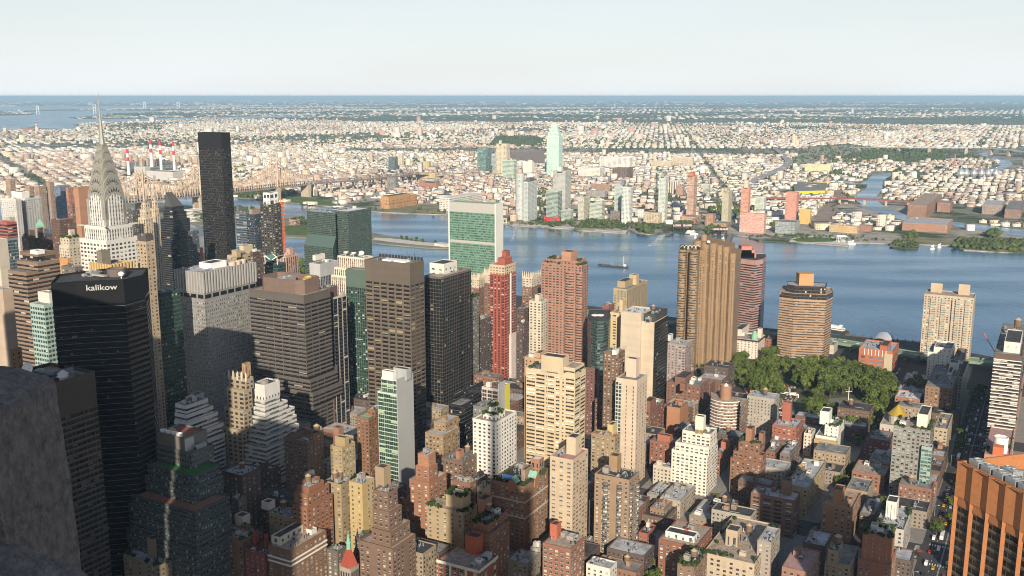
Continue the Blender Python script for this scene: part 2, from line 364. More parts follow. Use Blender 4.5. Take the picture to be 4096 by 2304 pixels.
def windows(root, tl, seed):
    q = random.Random(seed); fr = q.randrange(3); L_ = []
    for C, wa, ws, z0, z1, st in tl:
        W, Hh = st['bay'] * st['wf'] * .95, st['fl'] * st['hf']
        for d, ln, n in ((-AV, wa, -ST), (ST, ws, -AV)):
            nb = max(1, round(ln / st['bay'])); o = C + AV * wa if d == -AV else C; gap = [q.random() < .1 for _ in range(nb)]
            for r in range(int((z1 - st['top'] - max(z0, 2)) / st['fl'])):
                z = z1 - st['top'] - (r + .5) * st['fl']
                for c in range(nb):
                    if gap[c]: continue
                    p = o + d * (ln * (c + .5) / nb); p = Vector((p.x, p.y, z)); yy = 1152 - FPX * (p.y * SP + (z - H) * CP) / (p.y * CP - (z - H) * SP)
                    if yy < 2330: L_.append((round(-z), W, Hh, d, n, p, q.choices((0, 1, 2, 3), (6, 3, 2, 3))[0]))
    L_.sort(key=lambda t: t[0]); mb = MB(); mats = [WMAT[0][fr]] + WMAT[1:]
    for i, (_, W, Hh, d, n, p, k) in enumerate(L_):
        if i < 100:
            key = (round(W, 2), round(Hh, 2), k, fr)
            if key not in WV: m2 = MB(); win_mb(m2, W, Hh, k); o = m2.build('window', mats); WV[key] = o.data; bpy.data.objects.remove(o)
            o = bpy.data.objects.new('window', WV[key]); COL.objects.link(o); o.parent = root; o.location = p - root.location; o.rotation_euler.z = math.atan2(d.y, d.x)
        else: win_mb(mb, W, Hh, k, lambda x, y, z: p + d * x - n * y + Vector((0, 0, z)))
    if mb.f: tag(mb.build('windows', mats, root, root.location), kind='stuff')
def bld(name, label, Y, tiers, st, tops=(), roof='grey', cat='building', group=None, cl=4, tanks=0, seed=None, gard=0, gw=False):
    """tiers, highest first: (xl, xc, xr, yc[, dY[, style[, roof]]]); pixels of the left end, near corner, right end and of the corner's roof edge.
    tops on the first roof: (xl, xc, xr, ytop, ybase[, style[, roof]])"""
    seed = seed if seed is not None else sum(ord(c) for c in label)
    info = []
    for t in tiers:
        xl, xc, xr, yc = t[:4]; dY = t[4] if len(t) > 4 and t[4] is not None else 0
        s2 = t[5] if len(t) > 5 and t[5] else st; rf = t[6] if len(t) > 6 and t[6] else roof
        C = at(xc, yc, Y + dY)
        if C.z < 9: print('LOW', round(C.z), label)
        info.append((C, max(3, reach(C, AV, xl)), max(3, reach(C, ST, xr)), C.z, s2, rf))
    base = info[-1]; root = empty(name, (base[0] + AV * base[1] / 2 + ST * base[2] / 2) * 1, label, cat, group); root.location.z = 0
    first = None; tl = []
    for i, (C, wa, ws, z, s2, rf) in enumerate(info):
        z0 = info[i + 1][3] - 1.2 if i + 1 < len(info) else -1.0
        pts = quadpts(C, wa, ws)
        if gw and 0 < s2['wf'] < .72: tl.append((C, wa, ws, z0, z, s2)); s2 = dict(s2, wf=0.0)
        zr = block(root, pts, z0, z, s2, rf, 'wall' if i == len(info) - 1 else 'upper_storeys' if i == 0 else 'setback')
        if i == 0: first = (pts, zr)
        if gard and i < gard: garden(root, pts, zr, seed + i, 26)
        if i == len(info) - 1:
            c = C + AV * wa / 2 + ST * ws / 2; FOOT.append((Vector((c.x, c.y)), C, wa, ws))
    if tl: windows(root, tl, seed)
    pts, zr = first; ps = dict(st, wf=0.0)
    for t in tops:
        C = gnd(t[1], t[4], zr); zt = at(t[1], t[3], C.y).z
        wa, ws = max(1.5, reach(Vector((C.x, C.y, zt)), AV, t[0])), max(1.5, reach(Vector((C.x, C.y, zt)), ST, t[2]))
        s2 = t[5] if len(t) > 5 and t[5] else ps
        bulk(root, C, wa, ws, zr - .2, zt, s2, t[6] if len(t) > 6 else 'dark')
    if cl: clutter(root, pts, zr, seed, cl, tanks, dict(ps, wall=random.Random(seed).choice(((.6, .58, .54), st['wall'], (.3, .28, .26)))))
    elif tanks: clutter(root, pts, zr, seed, 0, tanks, None)
    root['zr'] = 0; del root['zr']
    return root, pts, zr, info
def polyb(name, label, pts, z1, st, roof='grey', cat='building', z0=-1.0, parapet=1.0, smooth_u=False, group=None):
    c = sum((Vector(p) for p in pts), Vector()) / len(pts)
    root = empty(name, (c.x, c.y, 0), label, cat, group)
    zr = block(root, pts, z0, z1, st, roof, 'wall', parapet, smooth_u=smooth_u)
    r = max((Vector(p).xy - c.xy).length for p in pts); FOOT.append((c.xy.copy(), Vector((c.x, c.y, 0)) - AV * r * .7 - ST * r * .7, r * 1.4, r * 1.4))
    return root, zr
def text_mesh(root, s, name, origin, ex, ez, size, mat, depth=.3, align='CENTER', bold=.0, sx=1.0):
    cu = bpy.data.curves.new('lettering', 'FONT'); cu.body = s; cu.align_x = align; cu.size = size; cu.extrude = depth; cu.offset = bold; cu.resolution_u = 3
    to = bpy.data.objects.new('lettering', cu); COL.objects.link(to)
    dg = bpy.context.evaluated_depsgraph_get(); me = bpy.data.meshes.new_from_object(to.evaluated_get(dg)); bpy.data.objects.remove(to); bpy.data.curves.remove(cu)
    me.name = name; me.materials.clear(); me.materials.append(mat)
    ex = Vector(ex).normalized(); ez = Vector(ez).normalized(); ey = ex.cross(ez) * 1.0
    Mx = Matrix(((ex.x, ez.x, -ey.x * -1, 0), (ex.y, ez.y, -ey.y * -1, 0), (ex.z, ez.z, -ey.z * -1, 0), (0, 0, 0, 1)))
    me.transform(Matrix.Translation(Vector(origin) - (root.location if root else Vector())) @ Mx @ Matrix.Diagonal((sx, 1, 1, 1)))
    o = bpy.data.objects.new(name, me); COL.objects.link(o)
    if root: o.parent = root
    return o
# ------------------------------------------------------------------ styles
CREAM, YEL, TAN, BEI = (.50, .43, .33), (.56, .42, .22), (.36, .27, .18), (.52, .43, .33)
WHT, CONC, GRY = (.66, .64, .60), (.36, .35, .33), (.25, .25, .25)
RED, BRN, DBR, ORG, PNK = (.32, .095, .06), (.21, .125, .09), (.13, .085, .07), (.36, .15, .08), (.40, .22, .17)
def dull(c):
    g = sum(c) / 3; k = .88 if g < .36 else .98; return tuple((g * .05 + v * .95) * k for v in c)
apt = lambda c, **k: sty(dull(c), **dict(dict(bay=4.2, fl=3.1, wf=.42, hf=.48, ba=.3, blind=(.44, .42, .38)), **k))
rib = lambda c, **k: sty(c, **dict(dict(bay=6, fl=3.5, wf=1.0, hf=.45, ba=.12, mull=4), **k))
pier = lambda c, sp, **k: sty(c, **dict(dict(span=sp, bay=2.4, fl=3.7, wf=.5, hf=.5, ba=.12, mull=1), **k))
glass = lambda c, w, **k: sty(c, **dict(dict(win=w, bay=2, fl=3.7, wf=.9, hf=.8, ba=.06, mull=1, ws=.8, wr=.08), **k))
blank = lambda c: sty(c, wf=0)
B = bld
# ---------- far left
B('apartment_tower', 'pale slab tower with balconies and a white roof box, farthest left behind the brown towers', 1400, [(0, 62, 84, 796)], apt((.55, .53, .5), fl=3), cl=2, roof='grey')
B('apartment_tower', 'twin pale balcony slab with a big white penthouse box, just right of its sister slab', 1420, [(62, 100, 163, 793)], apt((.5, .49, .47), fl=3, wf=.5, ba=.1), tops=[(45, 88, 116, 768, 795, blank(WHT))], cl=0)
B('unfinished_tower', 'unfinished glass tower wrapped in red netting on its top floors', 1080, [(-40, 28, 66, 890, 0, rib((.35, .1, .08), hf=.6, fl=3.6)), (-42, 26, 70, 955, -3, glass((.2, .24, .26), (.05, .08, .1)))], glass((.2, .24, .26), (.05, .08, .1)), tops=[(20, 40, 60, 870, 885, blank((.4, .36, .3)))], cl=3)
B('apartment_tower', 'cream slab cut by the left frame edge with a blank wall', 900, [(-60, -10, 29, 958)], blank((.5, .45, .38)), cl=0)
B('office_tower', 'dark tower with one blank beige end wall at the left frame edge', 640, [(-60, 10, 50, 1158, 0)], pier((.42, .33, .26), (.4, .32, .25), wf=0), cl=2)
for i in range(1):
    st = rib((.23, .16, .115), hf=.5, fl=3.7, win=(.02, .02, .022), ba=.05)
    B('office_tower', 'dark brown tower with curving ribbon balconies and a stepped penthouse', 850, [(78, 150, 220, 1013, 14, sty((.17, .12, .09), fl=7, hf=.6, wf=1, win=(.02, .02, .02))), (66, 150, 240, 1052), (30, 105, 247, 1090, -10)], st, tops=[(120, 150, 178, 1003, 1018, blank((.7, .68, .64)))], cl=3)
B('apartment_tower', 'slim tall tower with a blank tan brick end wall, behind the steel spired tower', 1080, [(293, 312, 366, 750)], sty((.36, .2, .13), wf=.0), cl=0)
B('apartment_building', 'cream setback apartment house with a roof turret', 1000, [(240, 275, 315, 950, 6), (236, 275, 320, 985)], apt((.52, .45, .34)), tops=[(272, 283, 298, 920, 950)], cl=3, gard=1)
B('apartment_building', 'dark brown brick slab with a pale roof edge', 1150, [(203, 238, 292, 880)], apt((.15, .09, .07), fl=3), cl=3)
B('apartment_building', 'brown brick block with a small tan bulkhead, beside the green pyramid roof', 1150, [(86, 112, 142, 948)], apt((.17, .11, .08)), tops=[(112, 122, 138, 922, 945)], cl=3)
r, p, zr, inf = B('apartment_building', 'brown brick tower topped by a little green copper pyramid', 1160, [(148, 155, 172, 905, 8), (140, 165, 210, 955)], apt((.18, .10, .075)), cl=0)
mb = MB(); c = sum((Vector(q) for q in p), Vector()) / 4; mb.lathe((c.x, c.y, zr - .5), [(5.5, 0), (5.2, 2.5), (.05, 10)], 4); mb.build('copper_pyramid', ROOFS['copper'], r, r.location)
B('apartment_building', 'tall reddish brick block between tan slab wall and dark brown slab', 1320, [(268, 288, 312, 822)], apt((.24, .13, .1)), cl=2)
for k, (xl, xc, xr, y, yy, c) in enumerate([(20, 40, 60, 720, 2500, (.4, .28, .2)), (100, 118, 135, 745, 2420, (.4, .28, .2)), (136, 155, 182, 745, 2400, (.38, .26, .19)), (183, 197, 215, 728, 2420, (.38, .27, .2)), (262, 272, 292, 750, 2350, (.45, .2, .12)), (215, 240, 282, 745, 2500, (.16, .2, .3))]):
    B('apartment_building', ['tan brick island block farthest left beyond the pale slabs', 'tan brick island block right of the white penthouse box', 'wider tan brick island block with a cream stair tower', 'tallest tan brick island block left of the steel crown', 'orange brick island block beside the tan slab wall', 'blue grey island block behind the trees left of steel crown'][k], yy, [(xl, xc, xr, y)], apt(c, fl=3), cl=1)
B('office_building', 'small orange tan cube below the blank tan slab wall', 830, [(237, 270, 283, 1034)], blank((.45, .25, .12)), cl=1)
B('office_building', 'dark low block left of the black tower roof, with stained grey walls', 760, [(245, 300, 330, 1070)], apt((.16, .14, .13)), cl=2)
B('apartment_tower', 'dark slab with white framed windows right of the steel crown', 1260, [(505, 530, 558, 842)], apt((.12, .11, .11), wf=.6, hf=.6, ba=.5), cl=1)
for nm, xl, xc, xr, y, Y in (('cream art deco tower with stepped crown left of the sloped black tower', 552, 582, 612, 872, 1240), ('pale art deco turret rising behind the other cream crown', 600, 618, 636, 835, 1330)):
    B('art_deco_tower', nm, Y, [(xl + 14, xc - 2, xr - 28 if xr > 636 else xr - 14, y - 60, 14), (xl + 7, xc, xr - 6, y - 30, 7), (xl, xc, xr, y)], apt((.52, .43, .31), wf=.4, hf=.6, span=(.3, .22, .15)), cl=2)
B('apartment_tower', 'tan apartment tower with a dark penthouse and a column of white balconies', 800, [(548, 582, 611, 938, 4, blank((.09, .08, .08))), (545, 583, 616, 967)], apt((.43, .33, .22), bay=3.6, wf=.4), cl=1)
B('office_tower', 'white and green grid block with a cut corner beside the black tower', 760, [(150, 196, 232, 1172, 10, blank((.5, .5, .46))), (118, 176, 232, 1220)], glass((.32, .40, .36), (.03, .075, .08), bay=3, fl=3.8, wf=.75, hf=.55), cl=2)
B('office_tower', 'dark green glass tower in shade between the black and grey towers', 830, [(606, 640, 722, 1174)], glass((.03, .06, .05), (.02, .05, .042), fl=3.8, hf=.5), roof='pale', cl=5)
B('art_deco_building', 'tan art deco building with stepped roofs at the left frame edge', 640, [(-30, 30, 62, 1366, 12), (-40, 40, 86, 1400)], apt((.42, .27, .15), bay=5, wf=.35), cl=3)
# ---------- black tower with white lettering
def black_tower():
    zt = at(400, 1120, 610).z
    P = [(304, 606), (493, 612), (573, 629), (591, 655), (420, 652), (233, 630), (203, 599)]
    pts = [atx(x, Y, zt) for x, Y in P]
    st = sty((.011, .011, .013), win=(.006, .006, .008), bay=1.6, fl=3.7, wf=.9, hf=.42, ba=.03, blind=(.10, .09, .08), wr=.2, ws=.25, span=(.009, .009, .011), top=14, mull=1)
    root, zr = polyb('office_tower', 'black glass tower with white lettering near its top', pts, zt, st, 'dark', parapet=1.2)
    tq = ac(root, Vector(((pts[0].x + pts[4].x) / 2, 632, zr)), 7, 5, 3, fans=2)
    mb = MB(); mb.lathe((atx(468, 632, zr).x, 632, zr), [(6, 0), (6, 5), (5.4, 5), (5.4, 3.5)], 20); mb.build('cooling_drum', princ('drum', (.13, .11, .1)), root, root.location)
    mb = MB(); q = atx(390, 628, zr); mb.box(q + Vector((0, 0, 1.2)), (16, 3, 1.0), (AV, ST)); mb.box(q + Vector((-6, 6, 1)), (14, 2.2, 1.6), (ST, AV)); mb.build('roof_walkway', princ('walkway', (.35, .33, .31), vary=.2), root, root.location)
    mb = MB(); q = atx(486, 622, zr); mb.lathe(q, [(.4, 0), (.4, 2)], 8); mb.lathe(q + Vector((0, 0, 2.6)), [(.3, -1.5), (1.6, -.6), (2, .6), (1.2, 1.6), (.02, 2)], 14); mb.build('satellite_dish', WHITEP, root, root.location)
    a, b = pts[0], pts[1]; ex = (b - a); ex.z = 0; ex.normalize(); nrm = Vector((ex.y, -ex.x, 0))
    c = at(401, 1163, 606); mid = a + (b - a) * .53
    text_mesh(root, 'kalikow', 'sign_lettering', Vector((mid.x, mid.y, c.z)) + nrm * .6, ex, (0, 0, 1), 5.0, princ('sign_white', (.45, .45, .45)), .4, bold=.025, sx=1.2)
    # notched shoulders: the two side facets step out lower down
    for (i, j) in ((5, 0), (6, 0), (1, 2)):
        pass
    lw = [atx(x, Y, zt) for x, Y in ((208, 597), (303, 602.5), (496, 608.5), (578, 626), (589, 650), (240, 628))]
    mb = MB(); mb.walls(lw, -1, zt - 17, 1.6, 3.7, 1); ins = lw
    mb.flat(lw, zt - 17); mb.build('lower_shaft', smat(st), root, root.location)
black_tower()
# ---------- grey tower with louvred top
GT = sty((.25, .246, .24), win=(.05, .052, .055), bay=2.55, fl=3.7, wf=.38, hf=.5, ba=.3, blind=(.42, .42, .4), top=27)
r, p, zr, inf = B('office_tower', 'grey stone tower with a louvred crown and dark window band, white rimmed roof', 870, [(700, 811, 1020, 1090)], GT, roof='pale', cl=0)
C, wa, ws, z = inf[0][:4]
mb = MB()
for d, wd, nrm in ((AV, wa, -ST), (ST, ws, -AV)):
    n = round(wd / 3.4)
    for i in range(n + 1): mb.box(C + d * (wd * i / n) + nrm * .35 + Vector((0, 0, -9.5)), (1.4, .9, 19), (d, nrm))
mb.build('louvre_fins', princ('louvre', (.33, .32, .31), vary=.12), r, r.location)
mb = MB()
for d, wd, nrm in ((AV, wa, -ST), (ST, ws, -AV)):
    n = round(wd / 9)
    for i in range(n): mb.box(C + d * (wd * (i + .5) / n) + nrm * .06 + Vector((0, 0, -22.5)), (wd / n * .78, .3, 3.6), (d, nrm))
mb.build('louvre_window_band', princ('band_glass', (.015, .015, .018), rough=.15), r, r.location)
bulk(r, C + AV * (wa * .3) + ST * (ws * .3), wa * .42, ws * .3, zr - .2, zr + 5.5, blank((.78, .77, .75)), 'dark', 'mechanical_penthouse')
mb = MB(); 
for i, (a, s) in enumerate(((.25, .68), (.25, .78), (.28, .9), (.7, .72))): mb.lathe(C + AV * (wa * a) + ST * (ws * s) + Vector((0, 0, -1)), [(3.2, 0), (3.6, 3.2), (3.0, 3.2), (2.8, 1.6)], 16)
mb.build('cooling_drum', princ('drum_tan', (.5, .4, .32)), r, r.location); clutter(r, [C, C + ST * ws * .3, C + ST * ws * .3 + AV * wa, C + AV * wa], zr, 5, 7)
# ---------- brown banded slab with the eight sided brown penthouse
st = sty((.115, .102, .096), win=(.018, .017, .018), bay=9.4, fl=3.75, wf=.9, hf=.5, ba=.08, blind=(.3, .28, .24), mull=5, top=7)
r, p, zr, inf = B('office_tower', 'dark brown banded slab with a eight sided brown penthouse on its roof', 860, [(997, 1215, 1321, 1182), (1020, 1240, 1350, 1500, 8), (1030, 1250, 1369, 1555, 14), (1030, 1250, 1389, 1610, 20)], st, roof='tan', cl=0)
C = Vector(p[0]); s = (Vector(p[1]) - C); a = (Vector(p[3]) - C)
oct_ = [C + a * i + s * j for i, j in ((.2, .1), (.1, .25), (.1, .8), (.2, .9), (.78, .9), (.88, .8), (.88, .25), (.78, .1))]
mb = MB(); PH = princ('penthouse_brown', (.165, .115, .095), vary=.1, scale=.2); ins = inset(oct_, .6); zt = zr + 13
for i in range(8):
    j = (i + 1) % 8; q0, q1, i0, i1 = oct_[i], oct_[j], ins[i], ins[j]
    mb.face([(q0.x, q0.y, zr), (q1.x, q1.y, zr), (q1.x, q1.y, zt), (q0.x, q0.y, zt)]); mb.face([(q0.x, q0.y, zt), (q1.x, q1.y, zt), (i1.x, i1.y, zt), (i0.x, i0.y, zt)]); mb.face([(i1.x, i1.y, zt), (i1.x, i1.y, zr + 7), (i0.x, i0.y, zr + 7), (i0.x, i0.y, zt)])
mb.flat(ins, zr + 7.5); mb.build('penthouse_screen', PH, r, r.location)
ac(r, C + a * .55 + s * .5 + Vector((0, 0, 7.5 )), 14, 10, 3.5, fans=2)
mb = MB(); mb.lathe(C + a * .25 + s * .62 + Vector((0, 0, 7.5)), [(3, 0), (3.3, 3), (2.6, 3)], 16); mb.lathe(C + a * .3 + s * .8 + Vector((0, 0, 9)), [(3.4, 0), (3.8, 2), (3, 2), (2.8, .5)], 16); mb.build('cooling_drum', princ('drum_gold', (.5, .36, .12)), r, r.location)
# ---------- centre left row behind
B('office_building', 'purple brown block peeking out right of the eight sided brown penthouse', 905, [(1295, 1320, 1350, 1150)], blank((.12, .085, .08)), roof='tan', cl=3)
B('office_tower', 'dark tower with white vertical strips and a tan rim', 905, [(1323, 1331, 1385, 1190)], pier((.45, .43, .4), (.03, .03, .035), bay=7.5, wf=.84, fl=3.6, hf=.55, win=(.015, .016, .02)), roof='tan', cl=2)
B('office_tower', 'dark green glass tower half hidden left of the brown concrete grid tower', 960, [(1383, 1470, 1500, 1084)], glass((.10, .14, .12), (.02, .05, .04), bay=2.6, fl=3.7, wf=.82, hf=.6, ba=.2, blind=(.35, .42, .38), span=(.02, .04, .033), top=18), roof='tan', cl=0)
st = pier((.62, .57, .48), (.22, .14, .09), bay=2.9, wf=.5, fl=3.7, hf=.45)
r, p, zr, inf = B('art_deco_tower', 'white striped art deco tower with three satellite dishes on the roof', 1120, [(1350, 1455, 1492, 1032), (1337, 1450, 1500, 1080, -5), (1324, 1445, 1505, 1112, -10)], st, cl=2)
for i, x in enumerate((.2, .5, .8)):
    c = Vector(p[0]) * (1 - x) + Vector(p[3]) * x + ST * 6; c.z = zr
    mb = MB(); mb.bar(c, c + Vector((0, 0, 3)), .5, 0); mb.lathe(c + Vector((0, 0, 5)), [(.3, -2.6), (2.4, -1.6), (3.4, 0), (3.0, 0), (1.5, -1), (.02, -1.4)] if i else [(.3, -2.6), (3.0, -1.2), (3.4, 0.6), (2.4, 2.4), (.02, 3.2)], 16); mb.build('satellite_dish', WHITEP, r, r.location)
B('office_tower', 'grey tower of fine white mullions with white boxes on its roof', 1170, [(1237, 1280, 1350, 1056)], pier((.42, .42, .43), (.09, .1, .11), bay=3, wf=.75, fl=3.7, hf=.5, win=(.04, .045, .055), top=16), tops=[(1250, 1262, 1300, 1022, 1042, blank((.66, .62, .55)))], cl=4)
# twin green glass hotel towers
tw = glass((.075, .10, .09), (.035, .058, .052), bay=2.2, fl=2.6, wf=.92, hf=.55, ba=.05, span=(.065, .09, .08), blind=(.13, .16, .15))
def twin():
    z = at(1340, 852, 1400).z; pr = lambda x, Y, zz=z: atx(x, Y, zz)
    root = empty('hotel_tower', (pr(1285, 1420).x, 1430, 0), 'green glass slab with a sloped lower front, left of its twin', 'hotel')
    A0, A1, A2, A3 = pr(1227, 1425), pr(1341, 1395), pr(1348, 1425), pr(1240, 1458)
    zs1, zs0 = at(1340, 945, 1395).z, at(1333, 990, 1385).z
    B0, B1 = atx(1216, 1408, zs0), atx(1332, 1378, zs0)
    mb = MB()
    def q(a, b, za, zb, m=0):
        ln = (b - a).xy.length; mb.face([(a.x, a.y, za), (b.x, b.y, za), (b.x, b.y, zb), (a.x, a.y, zb)], m, [(0, -(za - z) / 2.6), (round(ln / 2.2), -(za - z) / 2.6), (round(ln / 2.2), -(zb - z) / 2.6), (0, -(zb - z) / 2.6)])
    q(A0, A1, zs1, z); q(A1, A2, zs0 - 60, z); q(A2, A3, -1, z); q(A3, A0, -1, z); mb.build('wall', smat(tw), root, root.location)
    mb = MB(); mb.face([(B0.x, B0.y, zs0), (B1.x, B1.y, zs0), (A1.x, A1.y, zs1), (A0.x, A0.y, zs1)]); mb.build('sloped_glazing', princ('slope_glass', (.09, .135, .12), rough=.2, spec=.6), root, root.location)
    mb = MB(); q(B0, B1, -1, zs0); q(B1, A1 , -1, zs0); mb.face([(B1.x, B1.y, zs0), (A1.x, A1.y, zs0), (A1.x, A1.y, zs1)]); q(A0, B0, -1, zs0); mb.build('lower_storeys', smat(tw), root, root.location)
    rb = MB(); rb.flat([A0, A1, A2, A3], z - .8); rb.build('roof', ROOFS['pale'], root, root.location)
    clutter(root, [A1, A2, A3, A0], z - .8, 3, 6)
twin()
B('hotel_tower', 'green glass slab right of its twin, with two pale bands low down', 1400, [(1329, 1392, 1484, 846)], tw, roof='white', cl=3)
B('apartment_tower', 'pinkish brown striped block with a square brick bulkhead, beside the river', 1230, [(1110, 1144, 1195, 1026)], pier((.45, .3, .24), (.1, .07, .06), bay=4.2, wf=.5, hf=.6), tops=[(1145, 1160, 1172, 994, 1022)], cl=2)
r, p, zr, inf = B('office_tower', 'dark green tower under a butterfly shaped glass roof', 1060, [(1058, 1112, 1143, 1056)], glass((.03, .06, .055), (.02, .05, .048), fl=3.8, hf=.6), cl=0)
C = Vector(p[0]); a = Vector(p[3]) - C; s = Vector(p[1]) - C; mb = MB()
for i0, i1, sg in ((.05, .5, 1), (.5, .95, -1)):
    h0, h1 = (8, 3) if sg > 0 else (3, 8)
    q0, q1 = C + a * i0, C + a * i1; mb.face([q0 + Vector((0, 0, h0)), q1 + Vector((0, 0, h1)), q1 + s + Vector((0, 0, h1)), q0 + s + Vector((0, 0, h0))], 0)
    mb.bar(q0 + Vector((0, 0, h0)), q1 + Vector((0, 0, h1)), .8, 1); mb.bar(q0 + Vector((0, 0, -1)), q0 + Vector((0, 0, h0)), .6, 1); mb.bar(q1 + Vector((0, 0, -1)), q1 + Vector((0, 0, h1)), .6, 1)
    mb.bar(q0 + s + Vector((0, 0, h0)), q1 + s + Vector((0, 0, h1)), .8, 1)
mb.build('butterfly_roof', [princ('roof_glass', (.12, .25, .2), rough=.2), WHITEP], r, r.location)
B('apartment_building', 'cream stepped block with two tan penthouses behind the grey tower roof', 1000, [(908, 945, 1012, 1024)], apt((.45, .35, .22), wf=.6), tops=[(926, 948, 962, 1002, 1030), (957, 975, 1010, 984, 1012, blank((.5, .42, .3)))], cl=4)
B('apartment_building', 'plain dark brick block right of the cream stepped penthouses', 1010, [(1000, 1012, 1050, 1008)], apt((.13, .09, .085)), roof='pale', cl=3)
B('apartment_tower', 'dark glass apartment tower right of the tallest black tower', 1370, [(942, 985, 1003, 852)], rib((.12, .14, .16), hf=.6, win=(.03, .05, .07), ba=.35, blind=(.3, .33, .36)), cl=2, tops=[(945, 955, 966, 822, 850)])
B('apartment_tower', 'second dark glass tower, left of the unfinished one with orange hoist', 1360, [(985, 1018, 1042, 858)], glass((.05, .06, .08), (.025, .04, .06), fl=3.4, hf=.6, ba=.1), tops=[(995, 1010, 1040, 838, 860, blank((.3, .22, .18)))], cl=1)
r, p, zr, inf = B('unfinished_tower', 'unfinished dark tower with a white crane cab on top and an orange hoist', 1330, [(1040, 1095, 1120, 815)], sty((.07, .065, .06), win=(.02, .02, .02), bay=5, fl=3.2, wf=.5, hf=.7, ba=.35, span=(.05, .05, .05), blind=(.36, .34, .26)), tops=[(1052, 1080, 1112, 772, 818, sty((.72, .72, .72), bay=7, fl=8, wf=.7, hf=.6, top=1))], cl=2)
C, wa, ws, z = inf[0][:4]; mb = MB(); c = C + ST * (ws + 5) + AV * 3
for i in range(5):
    q = c + ST * (i % 2 * 4) + AV * (i // 2 * 4); mb.bar((q.x, q.y, -1), (q.x, q.y, z + 4), .8)
for k in range(0, int(z), 5): mb.box(c + Vector((0, 0, k - c.z)) + ST * 2 + AV * 3, (6, 8, 2.4), (ST, AV))
mb.build('hoist', princ('hoist_orange', (.62, .16, .06), vary=.2), r, r.location)
# tallest black tower
B('apartment_tower', 'very tall plain black slab with panes coloured as gold reflections, top above the far shore', 1491, [(790, 884, 920, 531)], sty((.018, .017, .018), win=(.012, .012, .015), bay=2.4, fl=3.8, wf=.7, hf=.7, ba=.2, blind=(.10, .08, .04), wr=.25, mull=1, top=24, ws=.12), cl=0)  # gold reflections are put into the colour of some panes
mb = MB()
B('apartment_tower', 'slim dark building with small cream top left of the tallest black slab', 1420, [(753, 770, 795, 925)], apt((.09, .1, .12)), cl=1)
r = empty('construction_hoist', gnd(795, 1060), 'orange construction hoists standing left of the tallest black slab', 'hoist'); mb = MB(); c = at(790, 1045, 1450)
for i in range(2):
    q = c + Vector((i * 7, 0, 0)); zt = at(785, 965 + i * 25, 1450).z; mb.bar((q.x, q.y, -1), (q.x, q.y, zt), 3.2)
    for k in range(0, int(zt), 6): mb.box((q.x, q.y, k), (4, 4, .6))
mb.build('mast', MATS['hoist_orange'], r, r.location)
# black sloped tower: corduroy shaft with a stepped glass peak
def sloped():
    Y = 1420; z0 = at(700, 1000, Y).z; sh = at(690, 880, Y).z; ap = at(672, 772, Y).z
    st = rib((.03, .03, .034), hf=.55, fl=3.3, win=(.012, .013, .016), ba=.04)
    root = empty('office_tower', (atx(695, Y, 100).x, Y + 15, 0), 'black balconied tower tapering to a sloped glass peak', 'office tower')
    lv = [(632, 690, 766, 935), (640, 690, 760, 880), (650, 690, 748, 850), (655, 688, 738, 828)]
    zs = []
    for i, (xl, xc, xr, y) in enumerate(lv[::-1]):
        C = at(xc, y, Y + (3 - i) * -0 + (len(lv) - 1 - i) * -0); wa, ws = reach(C, AV, xl), reach(C, ST, xr)
        zs.append((C, wa, ws))
    for i, (C, wa, ws) in enumerate(zs):
        zb = zs[i + 1][0].z - 1 if i + 1 < len(zs) else -1
        block(root, quadpts(C + (AV + ST) * (.35 * (3 - i)), wa - .6 * (3 - i), ws - .6 * (3 - i)), zb, C.z, st, 'dark', 'wall' if i == 3 else 'setback', .6)
    C, wa, ws = zs[0]; C = C + (AV + ST) * 1.5; wa -= 2; ws -= 2; z = C.z - .5
    q = quadpts(C, wa, ws); rid0 = C + AV * (wa * .75) + Vector((0, 0, ap - C.z)); rid1 = rid0 + ST * ws * .55
    mb = MB(); V = lambda p: Vector((p.x, p.y, z))
    mb.face([V(q[0]), V(q[1]), rid1, rid0]); mb.face([V(q[1]), V(q[2]), rid1]); mb.face([V(q[2]), V(q[3]), rid0, rid1]); mb.face([V(q[3]), V(q[0]), rid0])
    mb.build('sloped_peak', princ('peak_glass', (.09, .085, .08), rough=.3), root, root.location)
sloped()
# UN-like slab: green curtain wall between white marble ends
st = sty((.16, .27, .21), win=(.09, .175, .13), bay=2.2, fl=3.75, wf=.96, hf=.62, ba=.10, blind=(.022, .04, .035), span=(.14, .245, .19), wr=.18, mull=2, top=16, ws=.5)
C = at(1984, 815, 1491); wa, ws = reach(C, AV, 1793), reach(C, ST, 2012)
root = empty('office_tower', (C + AV * wa / 2 + ST * ws / 2).xy.to_3d(), 'wide green glass slab with white marble ends standing by the river', 'office tower')
block(root, quadpts(C + AV * 2.2 + ST * .0, wa - 4.4, ws), -1, C.z - .4, st, 'tan', 'curtain_wall', 1.0)
for k in (0, 1):
    mb = MB(); q = C + AV * (0 if k == 0 else wa - 2.1); mb.box((q + AV * 1.05 + ST * (ws / 2)) * 1 + Vector((0, 0, -(C.z + 1) / 2)), (2.1, ws + 1.2, C.z + 1), (AV, ST)); mb.build('end_wall', princ('marble', (.66, .65, .60), vary=.06, scale=.05), root, root.location)
for zz, hh in ((-8.5, 15), (-62, 4.2), (-128, 4.2)):
    mb = MB()
    for f in range(2): mb.box(C + AV * (wa / 2) + (-ST * .25 if f == 0 else ST * (ws + .25)) + Vector((0, 0, zz)), (wa - 4.3, .45, hh), (AV, ST))
    mb.build('louvre_band', princ('louvre_grey', (.40, .39, .36), vary=.12, scale=.8), root, root.location)
FOOT.append((C.xy, C, wa, ws))
